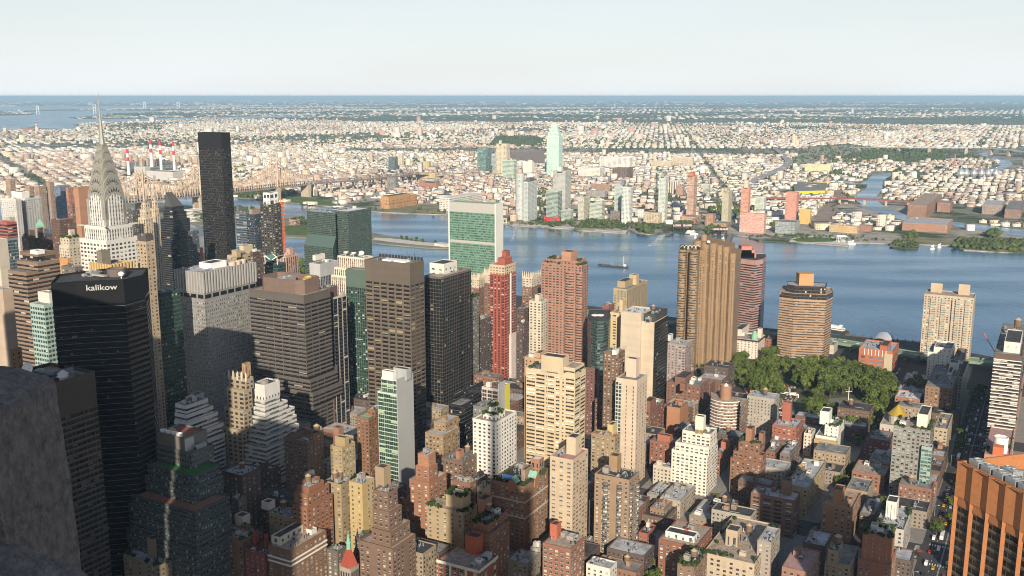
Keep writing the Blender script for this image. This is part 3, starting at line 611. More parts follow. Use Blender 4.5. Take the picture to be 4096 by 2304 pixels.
# brown grid tower
st = sty((.125, .102, .083), win=(.016, .014, .014), bay=8.1, fl=3.85, wf=.76, hf=.55, ba=.12, blind=(.3, .25, .15), mull=4, top=19)
r, p, zr, inf = B('office_tower', 'dark brown concrete grid tower with an open walled roof well', 860, [(1459, 1639, 1695, 1055)], st, roof='grey', cl=0)
C, wa, ws, z = inf[0][:4]; mb = MB()
mb.box(C + AV * (wa * .45) + ST * (ws * .5) + Vector((0, 0, -1)), (wa * .5, ws * .4, 3), (AV, ST)); mb.build('roof_plant', WHITEP, r, r.location)
mb = MB()
for i in range(14): mb.box(C + AV * (wa * (i + .5) / 14) + ST * (ws - .8) + Vector((0, 0, 1.2)), (wa / 14 * .6, .8, 2.6), (AV, ST))
mb.bar(C + AV * 4 + ST * ws * .6, C + AV * 4 + ST * ws * .6 + Vector((0, 0, 8)), .35); mb.bar(C + AV * 9 + ST * ws * .6, C + AV * 12 + ST * ws * .6 + Vector((0, 0, 8)), .35)
mb.build('parapet_screen', DARKM, r, r.location); clutter(r, p, zr, 8, 5)
# black pinstripe tower
st = pier((.13, .12, .11), (.013, .012, .013), bay=3.2, wf=.86, fl=3.6, hf=.6, win=(.012, .012, .014), ba=.03, mull=1, blind=(.2, .18, .12))
B('office_tower', 'black pinstriped tower with a white mechanical box on its roof', 930, [(1697, 1766, 1884, 1109)], st, tops=[(1718, 1776, 1828, 1056, 1098, sty((.62, .60, .55), bay=7, fl=6, wf=.35, hf=.3, top=3))], roof='tan', cl=5)
B('office_building', 'low black glass wing with a white roof at the foot of the pinstriped tower', 925, [(1812, 1822, 1932, 1577)], glass((.03, .03, .035), (.015, .016, .02)), roof='white', cl=5)
B('office_building', 'black glass block with a flat grey roof, before the low black wing', 860, [(1795, 1845, 1896, 1622)], glass((.03, .03, .035), (.015, .016, .02)), roof='grey', cl=0)
# red tower
st = sty((.33, .085, .06), win=(.05, .03, .03), bay=5, fl=3.15, wf=.62, hf=.5, ba=.25, span=(.17, .05, .045), blind=(.45, .4, .38))
cr = blank((.32, .10, .07))
r, p, zr, inf = B('apartment_tower', 'slender red tower with a cream band and stepped red crown', 1080, [(1990, 2020, 2048, 1034, 8, cr), (1982, 2020, 2060, 1060, 3, cr), (1958, 2018, 2064, 1062, 0, apt((.52, .42, .3))), (1959, 2018, 2064, 1100, -.6)], st, tops=[(2008, 2024, 2040, 1004, 1030, cr)], cl=0)
C, wa, ws, z = inf[-1][:4]; mb = MB(); mb.box(C + ST * (ws * .52) + Vector((0, 0, -z / 2)) - AV * .15, (ws * .10, .5, z), (ST, AV)); mb.build('white_strip', WHITEP, r, r.location)
mb = MB()
for k in range(40): mb.box(C - AV * .1 + ST * (ws / 2) + Vector((0, 0, -4 - k * 3.15)), (ws, .3, .3), (ST, AV))
mb.build('string_courses', princ('course_pale', (.5, .3, .26)), r, r.location)
mb = MB(); mb.box(C + ST * (ws * .66) - AV * 1.6 + Vector((0, 0, -z + at(2040, 1345, 1080).z / 2)), (ws * .55, 3, at(2040, 1345, 1080).z), (ST, AV)); mb.build('white_lift_shaft', princ('shaft', (.55, .5, .47), vary=.1), r, r.location)
got = lambda nm, Y, t, **k: B('apartment_building', nm, Y, t, apt((.24, .14, .1), wf=.4, ba=.4), **k)
for nm, Y, xl, xc, xr, y in (('brown gothic brick tower with a pale pinnacled crown behind the pinstriped tower', 1250, 1887, 1915, 1940, 1112), ('second gothic brick tower with a pale crown left of the red tower', 1230, 1938, 1962, 1992, 1092), ('gothic brick tower with white pinnacles between the red and pink towers', 1230, 2090, 2128, 2170, 1108)):
    r, p, zr, inf = got(nm, Y, [(xl, xc, xr, y, 0, apt((.5, .43, .34), wf=.4)), (xl - 1, xc, xr + 1, y + 42, -1)], cl=3)
    mb = MB(); C, wa, ws, z = inf[0][:4]
    for i in range(6): mb.lathe(C + AV * (wa * i / 5) + ST * .4, [(.8, -3), (.8, 2), (.02, 7)], 5); mb.lathe(C + ST * (ws * i / 5) + AV * .4, [(.8, -3), (.8, 2), (.02, 7)], 5)
    mb.build('pinnacles', princ('pinnacle', (.55, .47, .36)), r, r.location)
B('apartment_building', 'grey concrete block with a roof garden beside the pinstriped tower', 1010, [(1885, 1890, 1915, 1186)], apt((.2, .19, .17), wf=.6), cl=0, gard=1)
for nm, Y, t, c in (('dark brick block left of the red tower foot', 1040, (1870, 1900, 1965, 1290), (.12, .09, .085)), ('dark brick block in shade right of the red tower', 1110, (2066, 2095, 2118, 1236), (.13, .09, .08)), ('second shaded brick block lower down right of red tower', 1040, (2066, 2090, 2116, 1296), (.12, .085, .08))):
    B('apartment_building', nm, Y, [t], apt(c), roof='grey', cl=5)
B('apartment_tower', 'cream apartment tower with white balconies tucked left of the pink tower', 1060, [(2117, 2165, 2190, 1206)], apt((.55, .49, .38), wf=.5, bay=5), tops=[(2140, 2155, 2170, 1180, 1205)], cl=3)
# pink-brown tower with bay windows
st = apt((.38, .21, .155), bay=4.6, fl=3.05, wf=.62, hf=.52, ba=.2, win=(.05, .045, .04), blind=(.2, .16, .12), mull=3)
r, p, zr, inf = B('apartment_tower', 'large pinkish brown tower with bow windows and a tall brick bulkhead', 1080, [(2185, 2312, 2345, 1044, 6), (2165, 2328, 2353, 1061)], st, tops=[(2246, 2284, 2308, 1008, 1046, blank((.40, .22, .15)))], cl=4, gard=2)
C, wa, ws, z = inf[-1][:4]
for k, (f, wd) in enumerate(((.30, 11), (.06, 8))):
    mb = MB(); c0 = C + AV * (wa * f); pts = [c0 + AV * (wd / 2 * math.cos(t)) - ST * (1.8 * math.sin(t)) for t in [math.pi * i / 8 for i in range(9)]]
    pts = [q for q in pts][::-1]; mb.walls(pts[::-1], 20, z - 8, 3, 3.05, 1, smooth_u=True); mb.flat(pts, z - 8); mb.build('bow_windows', smat(sty((.37, .2, .15), win=(.05, .045, .04), bay=3, fl=3.05, wf=1, hf=.5, ba=.2, blind=(.2, .16, .12))), r, r.location)
B('apartment_tower', 'beige slab with a deep balconied side right of the barge', 1180, [(2454, 2508, 2592, 1157)], apt((.42, .34, .22), wf=.45, bay=5), tops=[(2470, 2500, 2535, 1126, 1152), (2517, 2545, 2556, 1100, 1140, blank((.45, .36, .23)))], cl=4)
B('apartment_tower', 'cream and ochre slab with a tall blank wall, before the beige slab', 1010, [(2441, 2476, 2512, 1252)], apt((.55, .43, .25), wf=.4, bay=8), tops=[(2478, 2490, 2500, 1200, 1250)], cl=2)
z = at(2400, 1268, 1000).z; pts = [atx(x, Y, z) for x, Y in ((2352, 1008), (2365, 990), (2390, 980), (2415, 982), (2435, 992), (2443, 1010), (2440, 1040), (2356, 1040))]
root, zr = polyb('apartment_tower', 'dark glass tower with a curved front and two white roof dishes', pts, z, glass((.06, .09, .09), (.03, .055, .055), bay=3, fl=3.1, hf=.6, ba=.2, blind=(.14, .2, .19)), 'dark')
for x in (2380, 2402): mb = MB(); mb.lathe(atx(x, 1010, zr), [(3.5, .2), (4, .9), (3.6, 1.3), (.02, 1.6)], 16); mb.build('roof_dish', WHITEP, root, root.location)
B('apartment_building', 'red brown block with a walled roof well behind the curved dark glass', 1060, [(2410, 2436, 2457, 1222)], blank((.24, .10, .08)), cl=3)
# beige and black slab
r, p, zr, inf = B('office_tower', 'tall beige stone slab whose right side is black glass', 960, [(2487, 2617, 2672, 1290)], blank((.52, .43, .32)), roof='pale', cl=0)
C, wa, ws, z = inf[0][:4]; mb = MB(); mb.box(C + ST * (ws / 2) - AV * .3 + Vector((0, 0, -z / 2 - .5)), (ws * .98, .5, z - 1), (ST, AV)); 
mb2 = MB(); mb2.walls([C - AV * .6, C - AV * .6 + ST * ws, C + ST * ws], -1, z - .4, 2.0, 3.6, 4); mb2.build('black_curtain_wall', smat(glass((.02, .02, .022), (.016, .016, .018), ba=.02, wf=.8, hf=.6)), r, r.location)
hb = at(2530, 1258, 960).z
pts = quadpts(C + AV * (wa * .38) - ST * 2.2, wa * .62, ws * .8); zz = block(r, pts, -1, hb, blank((.50, .42, .33)), 'white', 'taller_wing'); clutter(r, pts, zz, 4, 5)
pts = quadpts(C + AV * .5 + ST * ws * .12, wa * .5, ws * .86); zz = block(r, pts, z - 1.5, hb - 1, sty((.06, .06, .06), wf=0), 'dark', 'plant_floor'); clutter(r, pts, zz, 14, 5, 1)
ac(r, C + AV * (wa * .2) + ST * 3 + Vector((0, 0, -1)), 6, 5, 5)
for q in (-28, -55, -83): mb = MB(); mb.box(C + AV * (wa * .86) - ST * 2.6 + Vector((0, 0, q)), (4, .8, 3.4), (AV, ST)); mb.build('wall_vent', princ('wall_vent', (.4, .37, .33)), r, r.location)
# cream yellow tower
st = sty((.52, .425, .29), win=(.03, .025, .02), bay=9, fl=3.2, wf=.8, hf=.46, ba=.3, blind=(.75, .7, .58), mull=5, top=3.5)
r, p, zr, inf = B('apartment_tower', 'cream yellow tower with dark window bands and a big roof box', 760, [(2104, 2300, 2343, 1498)], st, tops=[(2165, 2252, 2276, 1432, 1497, sty((.52, .425, .29), bay=30, fl=30, wf=.72, hf=.08, top=-1.5, win=(.1, .07, .04)))], cl=4, tanks=0, gard=1)
C, wa, ws, z = inf[0][:4]; bulk(r, C + AV * .6 + ST * .6, wa * .24, ws * .9, z - 1.2, z + 5, sty((.52, .43, .30), bay=20, fl=5.4, wf=.95, hf=.35, top=.5), 'tan', 'penthouse')
mb = MB(); mb.box(C + AV * (wa * .27) - ST * .5 + Vector((0, 0, -z / 2 - 2)), (2.2, 1.2, z - 4), (AV, ST)); mb.box(C + AV * (wa * .55) - ST * .4 + Vector((0, 0, -z / 2 - 2)), (.7, .9, z - 4), (AV, ST)); mb.build('pilaster', princ('pilaster', (.52, .425, .29), vary=.06), r, r.location)
B('apartment_building', 'peach brick block with a roof terrace behind the cream yellow tower', 830, [(2098, 2180, 2215, 1438)], apt((.5, .33, .2)), tops=[(2140, 2160, 2185, 1412, 1432)], cl=4, roof='red')
B('apartment_building', 'brown brick block with rows of white windows left of the beige slab', 810, [(2415, 2476, 2500, 1412)], apt((.2, .125, .085), ba=.7, wf=.5, bay=4), tops=[(2448, 2465, 2476, 1402, 1420, blank(WHT))], cl=3)
# slim cream tower
st = sty((.52, .42, .33), win=(.04, .04, .04), bay=6, fl=3.3, wf=.16, hf=.6, ba=.1, top=5)
r, p, zr, inf = B('apartment_tower', 'slim cream tower with a glazed left edge and a square box on top', 777, [(2466, 2548, 2590, 1522)], st, tops=[(2506, 2543, 2558, 1437, 1512, blank((.55, .43, .35)))], cl=3)
C, wa, ws, z = inf[0][:4]; mb = MB(); mb.walls([C + AV * (wa + .1) - ST * .5, C + AV * (wa * .72) - ST * .5], -1, z - 2, 3, 3.3, 1)
mb = MB(); q0, q1 = C + AV * (wa + .4) - ST * .6, C + AV * (wa * .74) - ST * .6; mb.walls([q0, q1, q1 + ST * .5, q0 + ST * .5], -1, z - 2, 3, 3.3, 1); mb.flat([q0, q1, q1 + ST * .5, q0 + ST * .5], z - 2); mb.build('glazed_bay', smat(glass((.5, .5, .46), (.05, .075, .07), bay=3, fl=3.3, wf=.8, hf=.75)), r, r.location)
# glass sliver with blank grey wall
st = sty((.42, .55, .46), win=(.035, .06, .05), bay=5.5, fl=3.4, wf=.92, hf=.82, ba=.15, blind=(.3, .4, .26), mull=3, wr=.1, top=1.2)
r, p, zr, inf = B('apartment_tower', 'slim tower of pale green glass with a blank grey side wall', 720, [(1524, 1596, 1651, 1520, 6), (1510, 1586, 1651, 1577)], st, tops=[(1528, 1573, 1586, 1488, 1524, blank((.66, .66, .62))), (1573, 1627, 1645, 1478, 1522, blank((.33, .34, .35)))], cl=0)
C, wa, ws, z = inf[1][:4]; zt = inf[0][0].z + 2
mb = MB(); mb.box(C + ST * (ws / 2) - AV * .35 + Vector((0, 0, -z + zt / 2 - .5)), (ws, .7, zt + 1), (ST, AV)); mb.build('blank_side_wall', princ('blank_grey', (.33, .335, .335), vary=.05, scale=.05), r, r.location)
B('apartment_building', 'brown brick building with a green copper mansard', 740, [(1470, 1500, 1535, 1640, 6), (1427, 1474, 1540, 1672)], apt((.25, .135, .08), wf=.4, bay=3.4), roof='copper', cl=3)
B('art_deco_building', 'tan brick block with a taller flat topped tower and window grid side', 740, [(1735, 1782, 1835, 1692, 10), (1700, 1773, 1838, 1742)], apt((.33, .23, .135), wf=.45, ba=.5, bay=3.6), roof='pale', cl=2)
B('apartment_building', 'white apartment block stepping up to a small white turret', 720, [(1957, 1976, 1989, 1622, 16), (1932, 1985, 2020, 1660, 8), (1891, 1984, 2066, 1690)], apt((.66, .64, .6), bay=4, ba=.25), roof='tan', cl=3, gard=2)
r, p, zr, inf = B('unfinished_building', 'half built block with bright yellow panels and a grey lift wall', 800, [(1927, 1990, 2036, 1556)], sty((.5, .45, .42), win=(.05, .04, .04), bay=4.5, fl=3.4, wf=.8, hf=.75, ba=.1), roof='red', cl=3)
C, wa, ws, z = inf[0][:4]; mb = MB(); mb.box(C + ST * (ws * .3) - AV * .5 + Vector((0, 0, -z / 2 + 2)), (ws * .5, 1.0, z + 5), (ST, AV)); mb.build('lift_wall', princ('lift_grey', (.4, .4, .4), vary=.08), r, r.location)
mb = MB(); mb.box(C + ST * (ws * .80) - AV * .4 + Vector((0, 0, -z / 2)), (ws * .42, .8, z), (ST, AV)); mb.box(C + AV * (wa * .1) - ST * .4 + Vector((0, 0, -z / 2 - 6)), (wa * .2, .8, z - 8), (AV, ST)); mb.build('yellow_panels', princ('panel_yellow', (.60, .52, .06)), r, r.location)
B('apartment_building', 'low grey block below the yellow panelled building', 770, [(1893, 1945, 1990, 1630)], apt((.2, .2, .2)), cl=3)
# ---------- mid left: stepped white blocks and shaded masonry
st = rib((.60, .59, .57), hf=.48, fl=3.5, win=(.025, .026, .03), ba=.25, blind=(.3, .3, .3), mull=3)
B('office_building', 'white stepped block with black ribbon windows behind the green ziggurat', 720, [(700, 744, 832, 1623), (698, 746, 853, 1660, -3), (696, 748, 872, 1692, -6), (694, 750, 895, 1745, -9), (690, 752, 910, 1790, -12)], st, tops=[(760, 785, 815, 1580, 1600, sty((.3, .31, .31), wf=.6, hf=.7, bay=4, fl=5))], cl=4, tanks=1)
st = apt((.36, .28, .19), bay=5.4, fl=3.6, wf=.55, hf=.55, ba=.1, mull=3)
r, p, zr, inf = B('art_deco_building', 'tan brick setback tower with a slim open topped bulkhead', 740, [(915, 983, 1013, 1516, 4), (906, 976, 1007, 1562, 0), (897, 974, 1005, 1642, -4), (888, 968, 998, 1722, -8)], st, tops=[(967, 982, 1002, 1456, 1510, sty((.36, .24, .15), wf=.2, hf=.9, bay=3, fl=14))], cl=3)
mb = MB(); C, wa, ws, z = inf[0][:4]
for i in range(5): mb.lathe(C + AV * (wa * i / 4) + ST * .4, [(.9, -2), (.8, 3), (.02, 5.5)], 5)
mb.build('finials', MATS['pinnacle'], r, r.location)
st = rib((.50, .49, .47), hf=.5, fl=3.55, win=(.09, .10, .10), ba=.45, blind=(.4, .4, .38), mull=4, bay=5, top=1.0)
tw_ = sty((.6, .59, .57), bay=3.4, fl=16, wf=.4, hf=.35, top=5, win=(.1, .1, .1), ba=0)
r, p, zr, inf = B('office_building', 'white ziggurat whose plain upper block has a row of tall windows', 740, [(1007, 1058, 1118, 1541, 10, tw_, 'dark'), (1004, 1058, 1119, 1602, 8.5), (999, 1060, 1150, 1634, 4), (994, 1060, 1178, 1672, -1), (988, 1061, 1186, 1708, -6), (984, 1062, 1196, 1750, -11), (976, 1063, 1213, 1795, -17)], st, cl=3)
# green ziggurat
gz = sty((.095, .10, .098), win=(.035, .05, .05), bay=2.3, fl=3.75, wf=.62, hf=.5, ba=.3, blind=(.19, .33, .30), wr=.1, mull=1, top=1.2)  # teal blind colour stands for glints from the lit floors
gz2 = dict(gz, wall=(.13, .13, .125))
mech = blank((.21, .19, .165))
r, p, zr, inf = B('office_building', 'dark green glass ziggurat with a terrace of artificial grass', 600, [(627, 737, 827, 1752, 14, mech, 'red'), (610, 764, 854, 1812, 9, gz2), (573, 771, 881, 1902, -4, gz, 'green'), (559, 773, 892, 1950, -8, gz), (523, 779, 917, 2046, -21, gz, 'red'), (512, 781, 925, 2089, -25, gz), (505, 784, 930, 2200, -28, gz)], gz, cl=0)
C, wa, ws, z = inf[0][:4]; mb = MB()
for i in range(4): mb.lathe(C + AV * (wa * (.28 + .2 * i)) + ST * 2.8 + Vector((0, 0, -1)), [(1.9, 0), (2.3, 2.2), (2.0, 2.2), (1.7, .6)], 18)
mb.build('cooling_drum', WHITEP, r, r.location)
mb = MB(); mb.lathe(C + AV * (wa * .8) + ST * 8 + Vector((0, 0, -1)), [(2.6, 0), (2.6, .6), (.02, 2.6)], 16); mb.build('tank_cone', TANKR, r, r.location)
ac(r, C + AV * 1.5 + ST * 9 + Vector((0, 0, inf[1][3] - z - 1)) - AV * 6, 9, 2.6, 3.4, fans=3)
mb = MB(); mb.box(C - AV * .15 + ST * (ws * .2) + Vector((0, 0, -7)), (ws * .4, .4, 12), (ST, AV)); mb.build('pale_panel', princ('pale_panel', (.5, .48, .44), vary=.1), r, r.location)
# left brown tower and its low wing
st = sty((.10, .078, .062), win=(.018, .017, .018), bay=3.3, fl=3.75, wf=.86, hf=.62, ba=.12, blind=(.09, .08, .075), mull=2, top=22, wr=.1)
zt = at(379, 1484, 585).z; Rr = atx(379, 585, zt); C = Rr - ST * 62
root, zr = polyb('office_tower', 'brown gridded tower behind the stone parapet with a busy open roof', [C, C + ST * 62, C + ST * 62 + AV * 42, C + AV * 42], zt, st, 'tan', parapet=2.2)
for i, (a, s) in enumerate(((6, 44), (11, 48))): mb = MB(); q = C + AV * a + ST * s; mb.lathe((q.x, q.y, zr), [(2.4, 0), (2.5, 2.5), (3.4, 2.6), (.02, 5)], 18, 0); mb.build('white_tank', princ('tank_white', (.66, .6, .55), vary=.1), root, root.location)
for (a, s, x, y, h, m) in ((18, 50, 20, 3, 2.5, 'grey'), (12, 56, 3, 16, 2, 'grey'), (24, 40, 3, 24, 3, 'dark'), (8, 35, 16, 3, 2.5, 'dark')):
    mb = MB(); q = C + AV * a + ST * s; mb.box((q.x, q.y, zr + h / 2), (x, y, h), (ST, AV)); mb.build('roof_duct', ROOFS[m], root, root.location)
ac(root, Vector((*(C + AV * 20 + ST * 30).xy, zr)), 8, 5, 4); ac(root, Vector((*(C + AV * 30 + ST * 46).xy, zr)), 5, 4, 3)
mb = MB(); q = C + AV * 30 + ST * 38; q.z = zr; mb.bar(q, q + Vector((0, 0, 4)), .5); d = Vector((-.2, -.9, .35)).normalized(); e1 = d.cross(Vector((0, 0, 1))).normalized(); e2 = d.cross(e1)
rg = lambda rr, k: [q + Vector((0, 0, 5.5)) + d * k + (e1 * math.cos(t) + e2 * math.sin(t)) * rr for t in [2 * math.pi * i / 20 for i in range(20)]]
for (r0, k0), (r1, k1) in (((.3, -1.2), (2.6, -.6)), ((2.6, -.6), (3.8, .3))):
    A_, B_ = rg(r0, k0), rg(r1, k1)
    for i in range(20): mb.face([A_[i], A_[(i + 1) % 20], B_[(i + 1) % 20], B_[i]])
mb.build('satellite_dish', WHITEP, root, root.location)
zw = at(435, 2112, 640).z
wg = quadpts(atx(345, 600, zw), 18, 42); block(root, wg, -1, zw, sty((.12, .09, .07), win=(.018, .017, .018), bay=3.3, fl=3.75, wf=.86, hf=.6, ba=.2, top=3), 'pale', 'low_wing')
# ---------- bottom strip, left to right.  ap_(...) is a masonry block with its own look
def M_(nm, Y, t, c, tops=(), roof='grey', cl=6, tanks=0, gard=0, kind='apartment_building', **k):
    return B(kind, nm, Y, t, apt(c, **k), tops=tops, roof=roof, cl=cl, tanks=tanks, gard=gard, gw=Y <= 700)
M_('tan block with a tall dark topped bulkhead at the bottom left', 575, [(492, 640, 750, 2262)], (.36, .27, .18), tops=[(587, 618, 681, 2158, 2232, blank((.34, .24, .15)))], roof='pale', cl=5, gard=1)
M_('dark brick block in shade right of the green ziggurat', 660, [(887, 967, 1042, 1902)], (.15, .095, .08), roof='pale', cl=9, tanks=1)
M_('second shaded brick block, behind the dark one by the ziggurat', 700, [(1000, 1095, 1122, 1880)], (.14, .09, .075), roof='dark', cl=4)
M_('low dull tan block at the foot of the shaded brick blocks', 640, [(925, 953, 985, 2000)], (.24, .2, .15), cl=3)
M_('tall brown brick block with white outlined upper windows and a roof hut', 690, [(1136, 1226, 1252, 1768)], (.22, .135, .095), tops=[(1154, 1180, 1238, 1738, 1760)], roof='pale', cl=7, tanks=1)
M_('slim brown brick slab with a big rooftop tank, right of the taller brown block', 700, [(1245, 1252, 1294, 1736)], (.27, .15, .085), cl=2, tanks=1)
M_('yellow and brown block with a tall red chimney bulkhead', 700, [(1320, 1368, 1420, 1790)], (.42, .32, .17), tops=[(1330, 1356, 1374, 1712, 1775, blank((.26, .14, .1))), (1340, 1380, 1396, 1752, 1790)], cl=3)
M_('small white building with square windows between brown blocks', 720, [(1292, 1330, 1348, 1850)], (.62, .62, .6), roof='dark', cl=1)
M_('red brown brick block with white edged steps, right of the ziggurat', 600, [(1187, 1236, 1296, 1950, 2), (1176, 1230, 1316, 1978, -1), (1170, 1228, 1330, 2030, -4)], (.29, .13, .075), tops=[(1218, 1230, 1258, 1895, 1925, blank((.13, .12, .12)))], roof='pale', cl=9, tanks=1)
M_('large tan block with black roof tanks left of the ochre facade', 620, [(1296, 1364, 1402, 1938)], (.34, .26, .15), roof='dark', cl=6, tanks=2)
M_('ochre yellow block with a dark vertical light shaft', 610, [(1396, 1448, 1497, 1936)], (.50, .37, .17), roof='pale', cl=9, bay=5, wf=.3)
r, p, zr, inf = M_('brown stepped tower with an ornate tall crown block', 570, [(1492, 1552, 1590, 1972, 5), (1490, 1556, 1606, 2048, 1), (1486, 1562, 1640, 2130, -2), (1437, 1570, 1662, 2196, -6)], (.20, .13, .095), tops=[(1500, 1537, 1562, 1872, 1958, sty((.33, .25, .17), bay=6, fl=28, wf=.3, hf=.5, win=(.12, .08, .07), ba=0, top=5))], roof='tan', cl=5, ba=.5)
M_('orange red brick tower stepping up to a blank top block', 650, [(1671, 1714, 1742, 1822, 6, apt((.40, .2, .12), wf=.15, ba=0)), (1662, 1716, 1750, 1872, 3), (1637, 1717, 1786, 1932)], (.32, .155, .095), roof='pale', cl=3, bay=5)
M_('low brick block with a green edged roof at the orange brick foot', 660, [(1590, 1640, 1655, 2005)], (.35, .17, .1), roof='red', cl=3)
M_('brown brick block with a timber tank on a brick tower', 710, [(1760, 1850, 1918, 1848)], (.2, .135, .1), tops=[(1823, 1838, 1856, 1806, 1838, blank((.33, .17, .11)))], roof='grey', cl=8, tanks=1)
M_('small brick house with a white cornice, before the brown brick block', 670, [(1806, 1880, 1905, 1935)], (.26, .14, .1), roof='tan', cl=7)
M_('narrow black walled building with a blue roof, beside the white corniced house', 680, [(1880, 1906, 1950, 1925)], (.07, .07, .075), roof='pale', cl=5)
M_('small tan round roofed block under the rooftop bar', 640, [(1908, 1935, 1962, 1955)], (.36, .3, .22), roof='copper', cl=3)
M_('tan apartment block with a leafy roof terrace and stepped penthouse', 620, [(1783, 1852, 1882, 1985, 7, blank((.48, .37, .23))), (1706, 1854, 1908, 2052)], (.40, .31, .19), roof='tan', cl=5, gard=2, wf=.3, bay=6)
M_('orange brown brick block with a water tank on a square brick turret', 600, [(1893, 1952, 2030, 2098), (1885, 1958, 2038, 2140, -4)], (.30, .15, .09), tops=[(1911, 1940, 1968, 2000, 2052, blank((.30, .16, .1)))], cl=6, tanks=1, gard=1, ba=.5)
# brick hotel with the rooftop bar
st = apt((.32, .19, .12), bay=4.2, wf=.4, ba=.3)
HOT = M_('brick hotel with a crowded rooftop bar and a blue awning', 655, [(1962, 2098, 2198, 1947)], (.31, .18, .115), roof='dark', tops=[(2085, 2100, 2132, 1880, 1925, blank((.3, .22, .17)))], cl=7, gard=1)
r, p, zr, inf = HOT; C, wa, ws, z = inf[0][:4]; mb = MB()
for dz in (-12, -24): mb.box(C + AV * wa / 2 - ST * .3 + Vector((0, 0, dz)), (wa, .7, .9), (AV, ST)); mb.box(C + ST * ws / 2 - AV * .3 + Vector((0, 0, dz)), (ws, .7, .9), (ST, AV))
mb.build('string_courses', princ('stone_course', (.5, .44, .36)), r, r.location)
mb = MB()
for q, d, n in ((C + AV * wa * .35, AV, -ST), (C + ST * ws * .45, ST, -AV)):
    b0, b1 = q - d * 3.4, q + d * 3.4; mb.box(q + n * .2 + Vector((0, 0, -2)), (6.8, 1.6, 7), (d, n), 0)
    t = q + Vector((0, 0, 5.5)); mb.face([b0 + n * 1.2 + Vector((0, 0, 1.5)), b1 + n * 1.2 + Vector((0, 0, 1.5)), t + n * 1.2], 0)
    mb.face([b0 + n * 1.4 + Vector((0, 0, 1.4)), t + n * 1.4, t - n * 5, b0 - n * 5 + Vector((0, 0, 1.4))], 1); mb.face([b1 + n * 1.4 + Vector((0, 0, 1.4)), t + n * 1.4, t - n * 5, b1 - n * 5 + Vector((0, 0, 1.4))], 1)
mb.build('gables', [princ('gable_brick', (.3, .16, .1)), ROOFS['copper']], r, r.location)
aw = empty('awning', C + AV * wa * .6 + ST * ws * .2, 'bright blue awning shading the crowd on the hotel roof', 'awning'); aw.location.z = zr
mb = MB(); q = aw.location
for i in (-1, 1):
    for j in (-1, 1): mb.bar(q + AV * i * 4 + ST * j * 3, q + AV * i * 4 + ST * j * 3 + Vector((0, 0, 2.6)), .15, 1)
mb.face([q + AV * -4.6 + ST * -3.4 + Vector((0, 0, 2.5)), q + AV * 4.6 + ST * -3.4 + Vector((0, 0, 2.5)), q + AV * 4.6 + Vector((0, 0, 3.8)), q + AV * -4.6 + Vector((0, 0, 3.8))]); mb.face([q + AV * -4.6 + ST * 3.4 + Vector((0, 0, 2.5)), q + AV * 4.6 + ST * 3.4 + Vector((0, 0, 2.5)), q + AV * 4.6 + Vector((0, 0, 3.8)), q + AV * -4.6 + Vector((0, 0, 3.8))])
mb.build('canopy', [princ('blue_cloth', (.08, .2, .5)), DARKM], aw, aw.location)
tw2 = bulk(r, C + AV * (wa * .1) + ST * (ws * .72), 7, 7, zr - .2, zr + 11, sty((.32, .18, .12), bay=3, fl=5, wf=.45, hf=.7, top=2.5), 'white', 'roof_turret')
